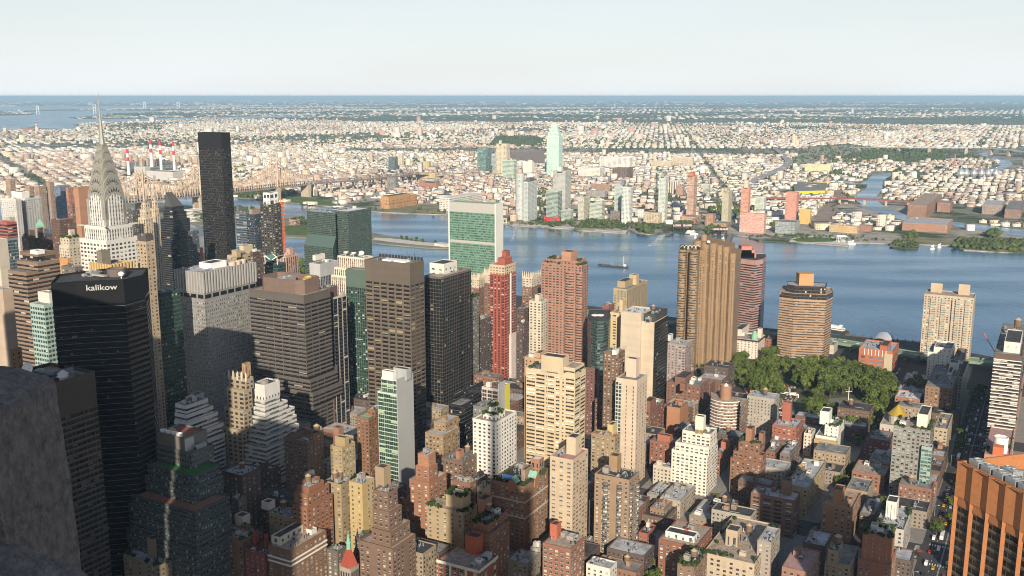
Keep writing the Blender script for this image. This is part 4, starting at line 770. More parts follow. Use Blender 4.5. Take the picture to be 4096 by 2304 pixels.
# people on the hotel roof
SKIN = princ('skin', (.45, .28, .2)); CLOTH = [princ('cloth_%s' % k, c) for k, c in (('white', (.75, .74, .72)), ('black', (.03, .03, .035)), ('blue', (.1, .16, .32)), ('red', (.4, .06, .06)), ('tan', (.4, .33, .24)))]
def person_mesh(cl, tr, pose):
    me = bpy.data.meshes.new('person'); ob = bpy.data.objects.new('person', me); COL.objects.link(ob)
    J = {'pel': (0, 0, .95, .15), 'wai': (0, 0, 1.12, .13), 'che': (0, 0, 1.35, .16), 'nec': (0, .01, 1.52, .06), 'hed': (0, .02, 1.64, .10), 'top': (0, .01, 1.74, .08)}
    for s, n in ((-1, 'l'), (1, 'r')):
        J[n + 'sh'] = (s * .19, 0, 1.43, .065); J[n + 'el'] = (s * .26, .03 + pose * .1, 1.14, .045); J[n + 'ha'] = (s * .2, .14 + pose * .2, .98 + pose * .25, .035)
        J[n + 'hi'] = (s * .09, 0, .86, .10); J[n + 'kn'] = (s * .1, .02 + s * pose * .05, .48, .07); J[n + 'fo'] = (s * .11, -.01 + s * pose * .05, .07, .05); J[n + 'to'] = (s * .12, .15 + s * pose * .05, .04, .04)
    K = list(J); E = [('pel', 'wai'), ('wai', 'che'), ('che', 'nec'), ('nec', 'hed'), ('hed', 'top')]
    for n in 'lr': E += [('che', n + 'sh'), (n + 'sh', n + 'el'), (n + 'el', n + 'ha'), ('pel', n + 'hi'), (n + 'hi', n + 'kn'), (n + 'kn', n + 'fo'), (n + 'fo', n + 'to')]
    me.from_pydata([J[k][:3] for k in K], [(K.index(a), K.index(b)) for a, b in E], [])
    md = ob.modifiers.new('skin', 'SKIN'); ly = me.skin_vertices[0] if me.skin_vertices else None
    if ly is None:
        ob.select_set(True); bpy.context.view_layer.objects.active = ob; bpy.ops.mesh.customdata_skin_add(); ly = me.skin_vertices[0]
    for i, k in enumerate(K): ly.data[i].radius = (J[k][3], J[k][3]); ly.data[i].use_root = k == 'pel'
    ob.modifiers.new('sub', 'SUBSURF').levels = 1
    dg = bpy.context.evaluated_depsgraph_get(); m2 = bpy.data.meshes.new_from_object(ob.evaluated_get(dg)); bpy.data.objects.remove(ob)
    m2.materials.clear()
    for q in (SKIN, cl, tr, princ('hair', (.05, .035, .025))): m2.materials.append(q)
    for f in m2.polygons:
        z = f.center.z; x = abs(f.center.x); f.material_index = 3 if (z > 1.68 or (z > 1.6 and f.center.y < -.03)) else 0 if z > 1.5 or (x > .17 and z < 1.2 and z > .9) else 1 if z > .97 else 2
    return m2
PM = [person_mesh(CLOTH[a], CLOTH[b], ps) for a, b, ps in ((0, 2, 0), (0, 1, 1), (1, 1, .5), (2, 4, 1), (3, 1, 0), (0, 4, .6), (4, 1, .2))]
q = random.Random(3)
PL = ['person in a white top and blue trousers in the hotel roof crowd', 'person in a white top and black trousers in the hotel roof crowd', 'person in all black in the hotel roof crowd', 'person in a blue top in the hotel roof crowd', 'person in a red top in the hotel roof crowd', 'person in a white top and tan trousers in the hotel roof crowd', 'person in a tan top in the hotel roof crowd']
for k in range(64):
    o = bpy.data.objects.new('person', PM[k % 7]); COL.objects.link(o)
    if k < 44: c = C + AV * (wa * q.uniform(.5, .95)) + ST * (ws * q.uniform(.04, .3))
    else: c = C + AV * (wa * q.uniform(.05, .9)) + ST * (ws * q.uniform(.62, .95))
    o.location = (c.x, c.y, zr); o.rotation_euler.z = q.uniform(0, 6.28); tag(o, PL[k % 7], 'person', 'people on the hotel roof bar')
M_('beige tower with a purple terrace roof and a windowless box', 640, [(2200, 2292, 2353, 1840)], (.50, .39, .27), tops=[(2266, 2302, 2327, 1752, 1822, blank((.52, .42, .30)))], roof='pink', cl=4, bay=5.5, wf=.5, hf=.4, ba=.7, tanks=1)
r, p, zr, inf = M_('slim brown brick tower with columns of rounded bay windows', 634, [(2379, 2517, 2558, 1920)], (.33, .225, .145), tops=[(2437, 2468, 2486, 1826, 1890, blank((.32, .21, .12)))], roof='dark', cl=11, bay=4.6, wf=.42, ba=.7)
C, wa, ws, z = inf[0][:4]
for d, ln, nn in ((AV, wa, -ST), (ST, ws, -AV)):
    for f in ((.28, .68) if d == AV else (.18, .85)):
        mb = MB(); c0 = C + d * (ln * f); pts = [c0 + d * (1.9 * math.cos(t)) + nn * (1.3 * math.sin(t)) for t in [math.pi * i / 8 for i in range(9)]]
        mb.walls(pts, 9, z - 5, 1.5, 3.1, 1, smooth_u=True); mb.flat(pts, z - 5); mb.build('bay_windows', smat(sty((.15, .135, .125), win=(.04, .045, .045), bay=1.5, fl=3.1, wf=.9, hf=.5, ba=.45, blind=(.5, .49, .45), top=1)), r, r.location)
M_('tan brown block between beige tower and slim cream tower', 730, [(2365, 2460, 2480, 1748)], (.34, .25, .15), tops=[(2430, 2450, 2470, 1700, 1740, blank((.5, .4, .2)))], roof='red', cl=4, ba=.6)
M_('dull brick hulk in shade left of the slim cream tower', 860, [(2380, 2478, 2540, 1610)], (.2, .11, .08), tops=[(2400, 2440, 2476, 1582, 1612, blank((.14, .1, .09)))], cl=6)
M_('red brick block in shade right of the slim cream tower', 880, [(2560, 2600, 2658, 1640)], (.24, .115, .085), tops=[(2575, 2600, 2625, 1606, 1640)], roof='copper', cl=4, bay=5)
M_('purple red brick slab behind the cream yellow tower foot', 900, [(2330, 2390, 2398, 1480)], (.19, .10, .085), cl=2)
M_('bright white apartment block with a yellow brick bulkhead', 755, [(2730, 2842, 2868, 1738, 6), (2702, 2836, 2870, 1790, 2), (2687, 2830, 2872, 1822)], (.66, .62, .54), tops=[(2782, 2812, 2824, 1668, 1738, sty((.66, .6, .5), bay=20, fl=9, wf=1, hf=.45, top=9, win=(.42, .28, .12), wr=.9))], roof='grey', cl=6, wf=.55, ba=.3, bay=4, fl=2.9)
M_('cream tenement with fire escapes left of the bright white block', 770, [(2613, 2686, 2700, 1872)], (.5, .44, .35), roof='pale', cl=4, bay=3)
M_('dark red brick building left of the white block, with a long wing', 800, [(2600, 2690, 2720, 1775)], (.27, .12, .085), tops=[(2630, 2680, 2690, 1745, 1775, blank((.33, .13, .09)))], cl=5)
M_('red brick block with a brick cabin right of the bright white block', 800, [(2860, 2884, 2922, 1812)], (.33, .14, .09), tops=[(2884, 2905, 2920, 1770, 1800, blank((.4, .15, .1)))], cl=3)
for k, (xl, xc, xr, y, Y, rf) in enumerate([(2588, 2650, 2700, 1985, 735, 'pale'), (2640, 2722, 2782, 2005, 712, 'pale'), (2560, 2660, 2720, 2075, 690, 'dark'), (2600, 2655, 2690, 2040, 698, 'tan')]):
    M_(['pale roofed row house block nearest the slim brown tower', 'pale roofed row house block beside the white block crossing', 'black roofed row of houses behind the slim brown tower', 'tan roofed house with chimneys among pale roofed row houses'][k], Y, [(xl, xc, xr, y)], [(.3, .26, .22), (.42, .36, .28), (.17, .12, .09), (.3, .2, .13)][k], roof=rf, cl=9, bay=3)
M_('narrow red house with a steep end wall beside the slim brown tower', 655, [(2555, 2590, 2624, 2135)], (.36, .12, .09), roof='dark', cl=3)
M_('low dark flat roofed block on the corner by the white block', 700, [(2838, 2930, 2954, 2032)], (.1, .085, .075), roof='dark', cl=2, wf=.2, tanks=1)
M_('low block with bluish white roofs and two timber water tanks', 690, [(2757, 2860, 2915, 2080)], (.3, .24, .18), roof='pale', cl=7, tanks=2)
M_('small white house with a grey roof among trees', 690, [(2970, 2998, 3020, 2080)], (.6, .58, .54), cl=1)
M_('grand brick block with a white cornice and white penthouse', 600, [(2635, 2785, 2850, 2188)], (.26, .115, .08), tops=[(2662, 2776, 2794, 2148, 2172, sty((.68, .66, .62), bay=5, fl=4, wf=.3, hf=.7, top=.6)), (2738, 2752, 2762, 2120, 2145, blank((.5, .14, .08)))], roof='tan', cl=9, wf=.5, ba=.5)
r = COL.objects[-1]
M_('small garden roofed block with a timber tank at the bottom', 560, [(2710, 2775, 2830, 2268)], (.25, .16, .11), roof='grey', cl=8, tanks=1, gard=1)
M_('cream stone block with roof gardens and a dark windowed tower box', 590, [(2811, 3018, 3122, 2256)], (.46, .37, .27), tops=[(2904, 2948, 2968, 2126, 2190, sty((.42, .33, .24), bay=4.5, fl=12, wf=.4, hf=.5, top=2, ba=0))], roof='tan', cl=12, gard=1, wf=.5, ba=.5, tanks=1)
M_('pale side wing with a grey roof right of the roof garden block', 600, [(3030, 3085, 3122, 2170)], (.36, .31, .26), roof='pale', cl=5)
M_('curve topped brown brick tower with scalloped setbacks', 750, [(2955, 3040, 3062, 1775, 6), (2934, 3052, 3064, 1822, 2), (2922, 3046, 3065, 1852)], (.24, .125, .08), tops=[(2984, 3005, 3021, 1716, 1768, blank((.3, .16, .1))), (3036, 3050, 3062, 1735, 1775, blank((.26, .14, .09)))], roof='dark', cl=5, gard=1, ba=.4)
M_('brick block with a green glazed middle, right of the scalloped tower', 810, [(3064, 3100, 3128, 1808)], (.23, .12, .08), cl=4)
M_('low grey roofed block between the brick block and tan long building', 800, [(3120, 3160, 3200, 1818)], (.2, .16, .13), roof='pale', cl=6)
M_('small dull block with a bluish roof above the tan long building', 830, [(3080, 3160, 3210, 1775)], (.2, .14, .11), cl=6)
M_('red brick block with a brick chimney tower beside the tunnel road', 840, [(3090, 3186, 3214, 1712), (3088, 3188, 3216, 1748, -3)], (.33, .13, .09), tops=[(3131, 3160, 3170, 1612, 1690, blank((.33, .12, .085)))], roof='pale', cl=8)
M_('brown brick block with stacked balconies and a square bulkhead', 676, [(3004, 3179, 3202, 2003)], (.22, .12, .085), tops=[(3126, 3158, 3170, 1924, 1985, blank((.2, .115, .075)))], roof='pale', cl=10, bay=8, wf=.72, hf=.55, ba=.2, blind=(.5, .45, .4))
r, p, zr, inf = M_('long tan building with two timber tanks, beside the side street', 715, [(3142, 3233, 3303, 1952)], (.42, .33, .19), roof='pale', cl=14, tanks=2, ba=.5)
M_('orange brick block with a tank in its square bulkhead', 670, [(3288, 3410, 3445, 2035)], (.37, .2, .11), tops=[(3333, 3366, 3382, 1962, 2018, blank((.38, .19, .1)))], roof='tan', cl=6, ba=.6, tanks=0)
M_('low beige block with a pink hut behind the orange brick block', 720, [(3384, 3470, 3495, 1968)], (.36, .29, .22), roof='grey', cl=3, wf=.1)
M_('dark row house block left of the white walled roof', 680, [(3440, 3500, 3530, 2060)], (.16, .13, .11), roof='pale', cl=4)
M_('white stepped apartment block with a tall white turret', 840, [(3300, 3355, 3377, 1705, 5), (3262, 3344, 3378, 1752)], (.68, .66, .60), tops=[(3281, 3314, 3330, 1648, 1700, blank((.68, .65, .6)))], cl=5, wf=.2, gard=1)
B('apartment_building', 'small tan block under the white stepped block', 835, [(3256, 3346, 3350, 1770)], blank((.42, .31, .18)), cl=0)
M_('cream fire escape house left of the white stepped block', 845, [(3216, 3246, 3262, 1735)], (.55, .5, .42), roof='dark', cl=2)
M_('dark maroon brick block with setbacks left of the grey glass tower', 830, [(3470, 3560, 3579, 1765, 3), (3452, 3556, 3580, 1785)], (.2, .085, .07), roof='grey', cl=5, ba=.5)
M_('low brick apartment house with a pale roof and courtyard', 760, [(3408, 3540, 3562, 1905)], (.3, .15, .1), roof='tan', cl=6, ba=.3)
r, p, zr, inf = B('apartment_tower', 'grey panelled tower with green window panes and a glazed corner bay', 730, [(3575, 3722, 3738, 1722)], sty((.245, .225, .21), win=(.03, .035, .035), bay=3.4, fl=3.05, wf=.6, hf=.56, ba=.38, blind=(.25, .36, .32), mull=2), roof='tan', tops=[(3670, 3708, 3728, 1660, 1712, blank((.62, .56, .48)))], cl=5, gard=1)
C, wa, ws, z = inf[0][:4]; zb = at(3720, 1792, 725).z; gb = quadpts(C - ST * 3.5 - AV * 2.5, wa * .28, 8); block(r, gb, -1, zb, glass((.3, .36, .34), (.09, .17, .15), bay=3, fl=3.05, wf=.9, hf=.7, ba=.3, blind=(.25, .4, .36)), 'grey', 'glazed_bay')
M_('low beige block behind the grey panelled tower', 830, [(3738, 3790, 3812, 1716)], (.45, .36, .25), cl=4)
M_('white walled roof block with curved parapet and twin white shafts', 640, [(3502, 3616, 3650, 2120)], (.42, .40, .37), tops=[(3546, 3582, 3598, 2010, 2082, sty((.66, .63, .58), bay=2.5, fl=30, wf=.15, hf=.9, top=1, win=(.2, .2, .2)))], roof='pale', cl=8, gard=1)
M_('red brick block with a bare top storey and a trellised terrace', 590, [(3452, 3567, 3582, 2150, 3, apt((.42, .17, .10), wf=.12, ba=0)), (3434, 3560, 3586, 2262)], (.40, .17, .105), roof='tan', cl=8, gard=1)
M_('low dark block with a bluish roof, above the bottom tan box', 620, [(3212, 3300, 3330, 2185)], (.17, .12, .10), roof='pale', cl=5)
M_('tan boxed tank block at the bottom right', 590, [(3312, 3352, 3372, 2205, 0), (3300, 3400, 3435, 2262, -2)], (.36, .27, .17), cl=5, tanks=1)
M_('pink roofed block at the bottom edge with a low round hut', 570, [(3128, 3235, 3282, 2290)], (.35, .2, .15), roof='pink', cl=6)
# brick with red bulkhead near the bottom centre
r, p, zr, inf = M_('red brick block with a tan roof, red bulkhead and grey chillers', 560, [(1750, 1915, 1988, 2281)], (.33, .12, .07), tops=[(1860, 1910, 1932, 2152, 2222, blank((.36, .11, .06)))], roof='tan', cl=2, bay=5, wf=.6, hf=.7, win=(.08, .12, .10), ba=.1)
C, wa, ws, z = inf[0][:4]; ac(r, Vector((*(C + AV * 3.5 + ST * ws * .72).xy, zr)), 5, 4.5, 4.5, fans=2); ac(r, Vector((*(C + AV * 7 + ST * 5).xy, zr)), 3.4, 2.6, 2)
mb = MB(); mb.box(C + AV * wa / 2 - ST * .1 + Vector((0, 0, -.9)), (wa + .8, 1.1, 1.8), (AV, ST)); mb.box(C + ST * ws / 2 - AV * .1 + Vector((0, 0, -.9)), (ws + .8, 1.1, 1.8), (ST, AV))
for f in (.3, .68): mb.box(C + AV * (wa * f) - ST * .3 + Vector((0, 0, -14)), (1.4, .8, 24), (AV, ST))
mb.build('stone_trim', princ('stone_trim', (.62, .55, .45), vary=.1), r, r.location)
M_('white penthouse block with a black roof tank at the bottom centre', 575, [(1508, 1560, 1598, 2262, 6, apt((.66, .65, .63), wf=.25)), (1470, 1580, 1614, 2306)], (.4, .3, .2), roof='white', cl=3, tanks=1)
M_('red brick block with a red box bulkhead at the bottom', 580, [(2171, 2283, 2339, 2197)], (.30, .145, .10), tops=[(2200, 2226, 2245, 2100, 2158, blank((.40, .13, .08)))], roof='tan', cl=7, ba=.6, wf=.55, tanks=0)
M_('brown block with a heavy tan cornice, bottom left', 590, [(856, 971, 1051, 2160)], (.24, .14, .09), tops=[(937, 972, 1000, 2068, 2108, blank((.62, .57, .47)))], roof='tan', cl=8, gard=1)
r, p, zr, inf = M_('brick block with white string courses and white penthouses', 570, [(1071, 1160, 1305, 2204)], (.24, .135, .085), tops=[(1085, 1120, 1230, 2150, 2185, sty((.62, .56, .45), bay=5, fl=4, wf=.4, hf=.6, top=.7))], roof='tan', cl=10, ba=.4)
C, wa, ws, z = inf[0][:4]; mb = MB()
for dz in (-7, -10): mb.box(C + AV * wa / 2 - ST * .3 + Vector((0, 0, dz)), (wa, .7, .9), (AV, ST)); mb.box(C + ST * ws / 2 - AV * .3 + Vector((0, 0, dz)), (ws, .7, .9), (ST, AV))
mb.build('string_courses', princ('white_course', (.7, .67, .6)), r, r.location)
M_('deep red brick wing with two red chimneys', 580, [(978, 1060, 1085, 2215)], (.28, .07, .055), tops=[(1012, 1022, 1030, 2128, 2190, blank((.3, .06, .05))), (1056, 1066, 1073, 2140, 2200, blank((.3, .06, .05)))], roof='dark', cl=3)
M_('yellow courtyard block with white huts behind the string coursed block', 620, [(1075, 1170, 1216, 2072)], (.46, .36, .2), tops=[(1045, 1075, 1100, 2012, 2042, blank((.68, .65, .58)))], roof='pale', cl=9, tanks=1)
M_('dull green roofed low block left of the green spire', 590, [(1308, 1350, 1384, 2205)], (.15, .13, .11), roof='copper', cl=4)
M_('low dark block right of the green spire', 600, [(1420, 1440, 1480, 2150)], (.14, .10, .085), roof='green', cl=3)
M_('low block with pale tin roof at the bottom, left of the red box brick block', 610, [(2030, 2110, 2160, 2255)], (.3, .26, .22), roof='pale', cl=7)
M_('small white gabled house beside the brick hotel foot', 630, [(2120, 2150, 2172, 2195)], (.5, .47, .42), cl=2)
M_('white low house with stair roofs under the slim brown tower', 585, [(2345, 2440, 2468, 2275)], (.6, .57, .52), roof='pale', cl=4)
M_('grey panelled low building between beige and slim brown towers', 650, [(2338, 2365, 2384, 2165)], (.3, .32, .35), cl=2)
# striped tower at the right edge, with its tank
st = sty((.13, .09, .07), win=(.028, .022, .02), bay=6, fl=3.1, wf=1, hf=.6, ba=.3, blind=(.42, .40, .36), mull=5, top=5)
r, p, zr, inf = B('apartment_tower', 'dark tower with white balcony lines and a water tank at the right edge', 830, [(3978, 4088, 4110, 1424)], st, tops=[(4018, 4078, 4092, 1372, 1415, sty((.66, .62, .55), bay=6, fl=7, wf=.1, hf=.3, top=1))], roof='grey', cl=6)
C, wa, ws, z = inf[0][:4]; tank(r, C + AV * wa * .35 + ST * ws * .6 + Vector((0, 0, 7)), 3.0, 6, 2.5)
mb = MB()
for k in range(30): mb.box(C + AV * wa / 2 - ST * .55 + Vector((0, 0, -5.2 - k * 3.1)), (wa + .6, 1.1, .55), (AV, ST))
mb.build('balcony_slabs', WHITEP, r, r.location)
r, p, zr, inf = M_('low block with a roof garden, orange hut and round white tank', 760, [(3938, 4040, 4110, 1830)], (.45, .26, .18), roof='pink', cl=4, gard=1)
C, wa, ws, z = inf[0][:4]; mb = MB(); q = C + AV * 8 + ST * 14; mb.lathe((q.x, q.y, zr), [(5.5, 0), (5.5, 13), (5, 13), (5, 12)], 22); mb.build('white_round_tank', WHITEP, r, r.location)
mb = MB(); q = C + AV * 9 + ST * 5; mb.box((q.x, q.y, zr + 4), (9, 8, 8), (ST, AV)); mb.build('orange_hut', princ('hut_orange', (.5, .14, .06)), r, r.location)
# brick and white buildings between the park and the wide street
M_('brown brick apartment block with white side bays beside the wide street', 935, [(3702, 3812, 3846, 1556)], (.27, .165, .10), roof='grey', cl=9, tanks=1, ba=.4)
M_('black roofed white block with two huts behind the brown apartment block', 985, [(3765, 3852, 3876, 1508)], (.58, .53, .46), tops=[(3798, 3830, 3838, 1452, 1490, blank((.68, .65, .58))), (3790, 3806, 3818, 1490, 1510, blank((.66, .62, .56)))], roof='dark', cl=4)
M_('dark brick block with a timber tank frame behind the black roofed block', 1040, [(3812, 3850, 3868, 1440)], (.16, .09, .08), cl=2, tanks=1)
M_('plain white block stepping down beside the cream twin boxed tower', 1040, [(3736, 3808, 3818, 1394, 3), (3712, 3800, 3822, 1416)], (.66, .62, .57), cl=3, wf=.22)
for k, (xl, xc, xr, y, Y, c) in enumerate([(3612, 3706, 3720, 1528, 1045, (.4, .33, .28)), (3588, 3700, 3712, 1574, 1000, (.33, .2, .16)), (3580, 3680, 3694, 1598, 955, (.36, .18, .13))]):
    M_(['pale roofed row house block nearest the school by the park', 'row house block with cluttered roofs between two pale roofed blocks', 'white roofed brick house block behind the gold dome'][k], Y, [(xl, xc, xr, y)], c, roof='white' if k != 1 else 'pale', cl=9)
# the church with the gold cone
r, p, zr, inf = B('church', 'grey stone church with a round drum and a gold cone roof', 870, [(3520, 3600, 3625, 1706)], sty((.42, .38, .33), bay=6, fl=8, wf=.2, hf=.5, ba=0), cl=2, roof='tan')
c = at(3588, 1690, 885); z0 = at(3588, 1690, 885).z; z1 = at(3588, 1655, 885).z; z2 = at(3588, 1617, 885).z
mb = MB(); mb.lathe((c.x, c.y, 0), [(7.6, 0), (7.6, z1)], 16); mb.build('drum', princ('drum_stone', (.45, .41, .35), vary=.1), r, r.location)
mb = MB(); mb.lathe((c.x, c.y, 0), [(8.6, z1 - .2), (.1, z2)], 16); mb.build('gold_cone', princ('gold_leaf', (.62, .42, .06), rough=.35, metal=.5), r, r.location)
# school by the park
r, p, zr, inf = B('school', 'orange brick school with white window bays and a tan lettered wall', 1115, [(3437, 3572, 3596, 1406)], sty((.40, .135, .075), win=(.12, .15, .16), bay=9, fl=5.2, wf=.6, hf=.62, ba=.1, mull=4, top=8), roof='pale', tops=[(3520, 3548, 3565, 1384, 1402, blank((.40, .13, .07)))], cl=7)
C, wa, ws, z = inf[0][:4]; mb = MB(); mb.box(C + AV * (wa * .12) - ST * .4 + Vector((0, 0, -z / 2 - 2)), (wa * .24, .8, z - 3), (AV, ST)); mb.build('tan_wall', princ('school_tan', (.45, .37, .25), vary=.06), r, r.location)
mb = MB()
for i in range(7): mb.box(C + AV * (wa * .83 - i * wa * .105) - ST * .3 + Vector((0, 0, -4)), (.7, .7, 7.4), (AV, ST))
mb.build('arcade', WHITEP, r, r.location)
# palazzo, low red, concrete
r, p, zr, inf = M_('white palazzo style block with a dark cornice and green corner dome', 1180, [(2932, 3032, 3061, 1362)], (.62, .54, .47), tops=[(2936, 2966, 2998, 1318, 1345, blank((.55, .5, .45))), (3031, 3045, 3052, 1316, 1352, blank((.6, .52, .42)))], roof='tan', cl=3, wf=.36)
C, wa, ws, z = inf[0][:4]; mb = MB(); mb.lathe(C + AV * 6 + ST * 6, [(4, -1), (4, 3), (3, 7), (1.2, 10), (.02, 11)], 12); mb.build('corner_dome', ROOFS['copper'], r, r.location)
mb = MB(); mb.box(C + AV * wa / 2 - ST * .4 + Vector((0, 0, -1.2)), (wa + 1.6, 1.6, 1.6), (AV, ST)); mb.box(C + ST * ws / 2 - AV * .4 + Vector((0, 0, -1.2)), (ws + 1.6, 1.6, 1.6), (ST, AV)); mb.build('cornice', DARKM, r, r.location)
M_('low red brick block with a sawtooth roof right of the palazzo', 1225, [(3062, 3092, 3108, 1358)], (.32, .13, .09), cl=2)
B('office_building', 'blank concrete block right of the ribbed brown riverside slab', 1205, [(3315, 3336, 3352, 1382)], blank((.45, .41, .35)), cl=1)
# brick clusters before the fluted tower
M_('long brown brick block before the fluted tower, with stair huts', 960, [(2667, 2800, 2838, 1545)], (.23, .12, .085), roof='grey', tops=[(2700, 2740, 2775, 1512, 1540), (2720, 2740, 2748, 1535, 1565)], cl=5, wf=.3, ba=.4)
M_('orange brown brick block with a bright blank wall by the tunnel street', 900, [(2668, 2720, 2753, 1632)], (.40, .20, .11), roof='dark', cl=7, wf=0)
M_('grey and pink apartment tower left of the fluted tower', 1060, [(2671, 2742, 2768, 1380)], (.36, .29, .28), tops=[(2670, 2682, 2693, 1340, 1365, blank((.5, .52, .54)))], roof='pale', cl=6, wf=.5)
M_('second brick block behind the long brown one, toward the fluted tower', 1010, [(2770, 2840, 2862, 1540)], (.24, .115, .085), cl=4)
# rounded banded tower
z = at(2910, 1612, 880).z; cx = atx(2905, 900, z); pts = []
C = at(2965, 1612, 872)
arc = [Vector((cx.x - 13 + 0, cx.y, z))]
for i in range(13):
    t = math.radians(195 + i * 10); pts.append(cx + Vector((15.5 * math.cos(t), 15.5 * math.sin(t), 0)))
pts += [C, C + ST * 24, C + ST * 24 + AV * 14, cx + Vector((-12, 14, 0))]
st = sty((.26, .18, .14), win=(.035, .032, .03), bay=3, fl=3.1, wf=.62, hf=.5, ba=.25, blind=(.5, .46, .4), top=2)
root, zr = polyb('apartment_tower', 'rounded brown tower with white balcony bands and a brick drum on top', pts, z, st, 'tan', parapet=0, smooth_u=True)
mb = MB(); q = atx(2902, 893, zr); mb.lathe((q.x, q.y, 0), [(5.3, zr - .5), (5.3, at(2900, 1540, 893).z), (4.6, at(2900, 1540, 893).z), (4.6, at(2900, 1540, 893).z - 1)], 24); mb.lathe((q.x, q.y, 0), [(2.6, at(2900, 1540, 893).z - 1), (.02, at(2900, 1532, 893).z)], 12, 1); mb.build('brick_drum', [princ('drum_brick', (.30, .17, .11), vary=.1), WHITEP], root, root.location)
mb = MB(); oc = [p + (p - cx).normalized() * .9 for p in pts[:14]]
for k in range(24):
    zz = z - 1.2 - k * 3.1
    for a, b in zip(oc, oc[1:]): mb.face([(a.x, a.y, zz), (b.x, b.y, zz), (b.x, b.y, zz + .5), (a.x, a.y, zz + .5)]); mb.face([(a.x, a.y, zz + .5), (b.x, b.y, zz + .5), (b.x + (cx.x - b.x) * .08, b.y + (cx.y - b.y) * .08, zz + .5), (a.x + (cx.x - a.x) * .08, a.y + (cx.y - a.y) * .08, zz + .5)])
mb.build('balcony_bands', WHITEP, root, root.location)
clutter(root, [cx + Vector((-8, -8, 0)), cx + Vector((8, -8, 0)), cx + Vector((8, 8, 0)), cx + Vector((-8, 8, 0))], zr, 5, 4)
# fluted tower (row of half cylinders) with its lower bowed part
def fluted():
    Y = 1145; root = empty('apartment_tower', at(2850, 1400, Y).xy.to_3d(), 'huge fluted brown tower of half cylinders with stepped tops', 'apartment tower')
    st = sty((.28, .19, .115), win=(.03, .028, .026), bay=3.9, fl=3.05, wf=.42, hf=.5, ba=.15, blind=(.4, .32, .22), top=8)
    xs = [(2776, 2806, 962, 10), (2806, 2838, 966, 8), (2838, 2868, 972, 5), (2868, 2890, 980, 2), (2890, 2918, 986, -1), (2918, 2944, 1012, -5)]
    for (x0, x1, y, dY) in xs:
        z = at((x0 + x1) / 2, y, Y + dY).z; a, b = atx(x0, Y + dY + 4, z), atx(x1, Y + dY - 2, z); m = (a + b) / 2; rad = (b - a).length / 2; d = (b - a).normalized(); n = Vector((d.y, -d.x, 0))
        pts = [m - d * (rad * math.cos(t)) + n * (rad * .95 * math.sin(t)) for t in [math.pi * i / 10 for i in range(11)]] + [b + Vector((14, 34, 0)), a + Vector((14, 34, 0))]
        mb = MB(); mb.walls(pts, -1, z, 3.9, 3.05, 8, smooth_u=True); mb.flat(pts, z); mb.build('fluted_bay', smat(st), root, root.location)
    z = at(2816, 945, Y).z; q = atx(2816, Y + 16, z); mb = MB(); mb.lathe((q.x, q.y, 0), [(3.7, z - 22), (3.7, z)], 18); q2 = atx(2835, Y + 4, 100); mb.build('chimney_drum', princ('flute_plain', (.28, .19, .115), vary=.08), root, root.location)
    mb = MB(); q3 = at(2834, 968, Y - 1); mb.lathe(q3, [(.3, -1.6), (1.8, -1), (2.3, .2), (1.4, 1.6), (.02, 2)], 14); mb.build('satellite_dish', WHITEP, root, root.location)
    rb = sty((.29, .20, .13), win=(.04, .036, .03), bay=3, fl=3.05, wf=1, hf=.52, ba=.3, blind=(.3, .23, .15), top=1.5)
    zl = at(2770, 1002, Y - 8).z
    for x0, x1, dY in ((2716, 2745, 2), (2760, 2792, -10)):
        a, b = atx(x0, Y + dY, zl), atx(x1, Y + dY - 6, zl); m = (a + b) / 2; rad = (b - a).length / 2; d = (b - a).normalized(); n = Vector((d.y, -d.x, 0))
        pts = [m - d * (rad * math.cos(t)) + n * (rad * .8 * math.sin(t)) for t in [math.pi * i / 10 for i in range(11)]] + [b + Vector((10, 28, 0)), a + Vector((10, 28, 0))]
        mb = MB(); mb.walls(pts, -1, zl, 3, 3.05, 1.5, smooth_u=True); mb.flat(pts, zl); mb.build('bowed_bay', smat(rb), root, root.location)
    a, b = atx(2742, Y + 2, zl), atx(2764, Y - 3, zl); pts = [a, b, b + Vector((10, 30, 0)), a + Vector((10, 30, 0))]; block(root, pts, -1, zl - .3, dict(st, bay=3, top=2), 'tan', 'link_bay')
    a, b = atx(2790, Y - 4, zl), atx(2822, Y + 2, zl); pts = [a, b, b + Vector((10, 30, 0)), a + Vector((10, 30, 0))]; block(root, pts, -1, zl - .4, st, 'tan', 'link_bay')
    p0 = atx(2722, Y, zl); garden(root, [p0, atx(2800, Y - 6, zl), atx(2800, Y + 14, zl), atx(2722, Y + 20, zl)], zl, 4, 24); mb = MB()
    for i in range(5):
        q = atx(2730 + i * 15, Y + 4, zl)
        for k in range(5):
            t0, t1 = math.pi * k / 5, math.pi * (k + 1) / 5; mb.bar(q + Vector((3 * math.cos(t0), 0, 4 * math.sin(t0))), q + Vector((3 * math.cos(t1), 0, 4 * math.sin(t1))), .4)
    mb.build('roof_pergola', WHITEP, root, root.location)
    zp = at(2850, 1478, Y - 14).z
    P = [atx(x, Yy, zp) for x, Yy in ((2778, 1112), (2800, 1100), (2845, 1092), (2872, 1096), (2876, 1100), (2938, 1150), (2936, 1175), (2780, 1150))]
    zz = block(root, P, -1, zp, sty((.33, .23, .15), wf=.5, hf=.5, bay=8, fl=6), 'tan', 'podium', .8); garden(root, [P[1], P[3], P[5], P[7]], zz, 9, 40, 2.0)
    c = sum(P, Vector()) / 8; FOOT.append((c.xy, Vector((c.x, c.y, 0)) - AV * 30 - ST * 30, 60, 60))
fluted()
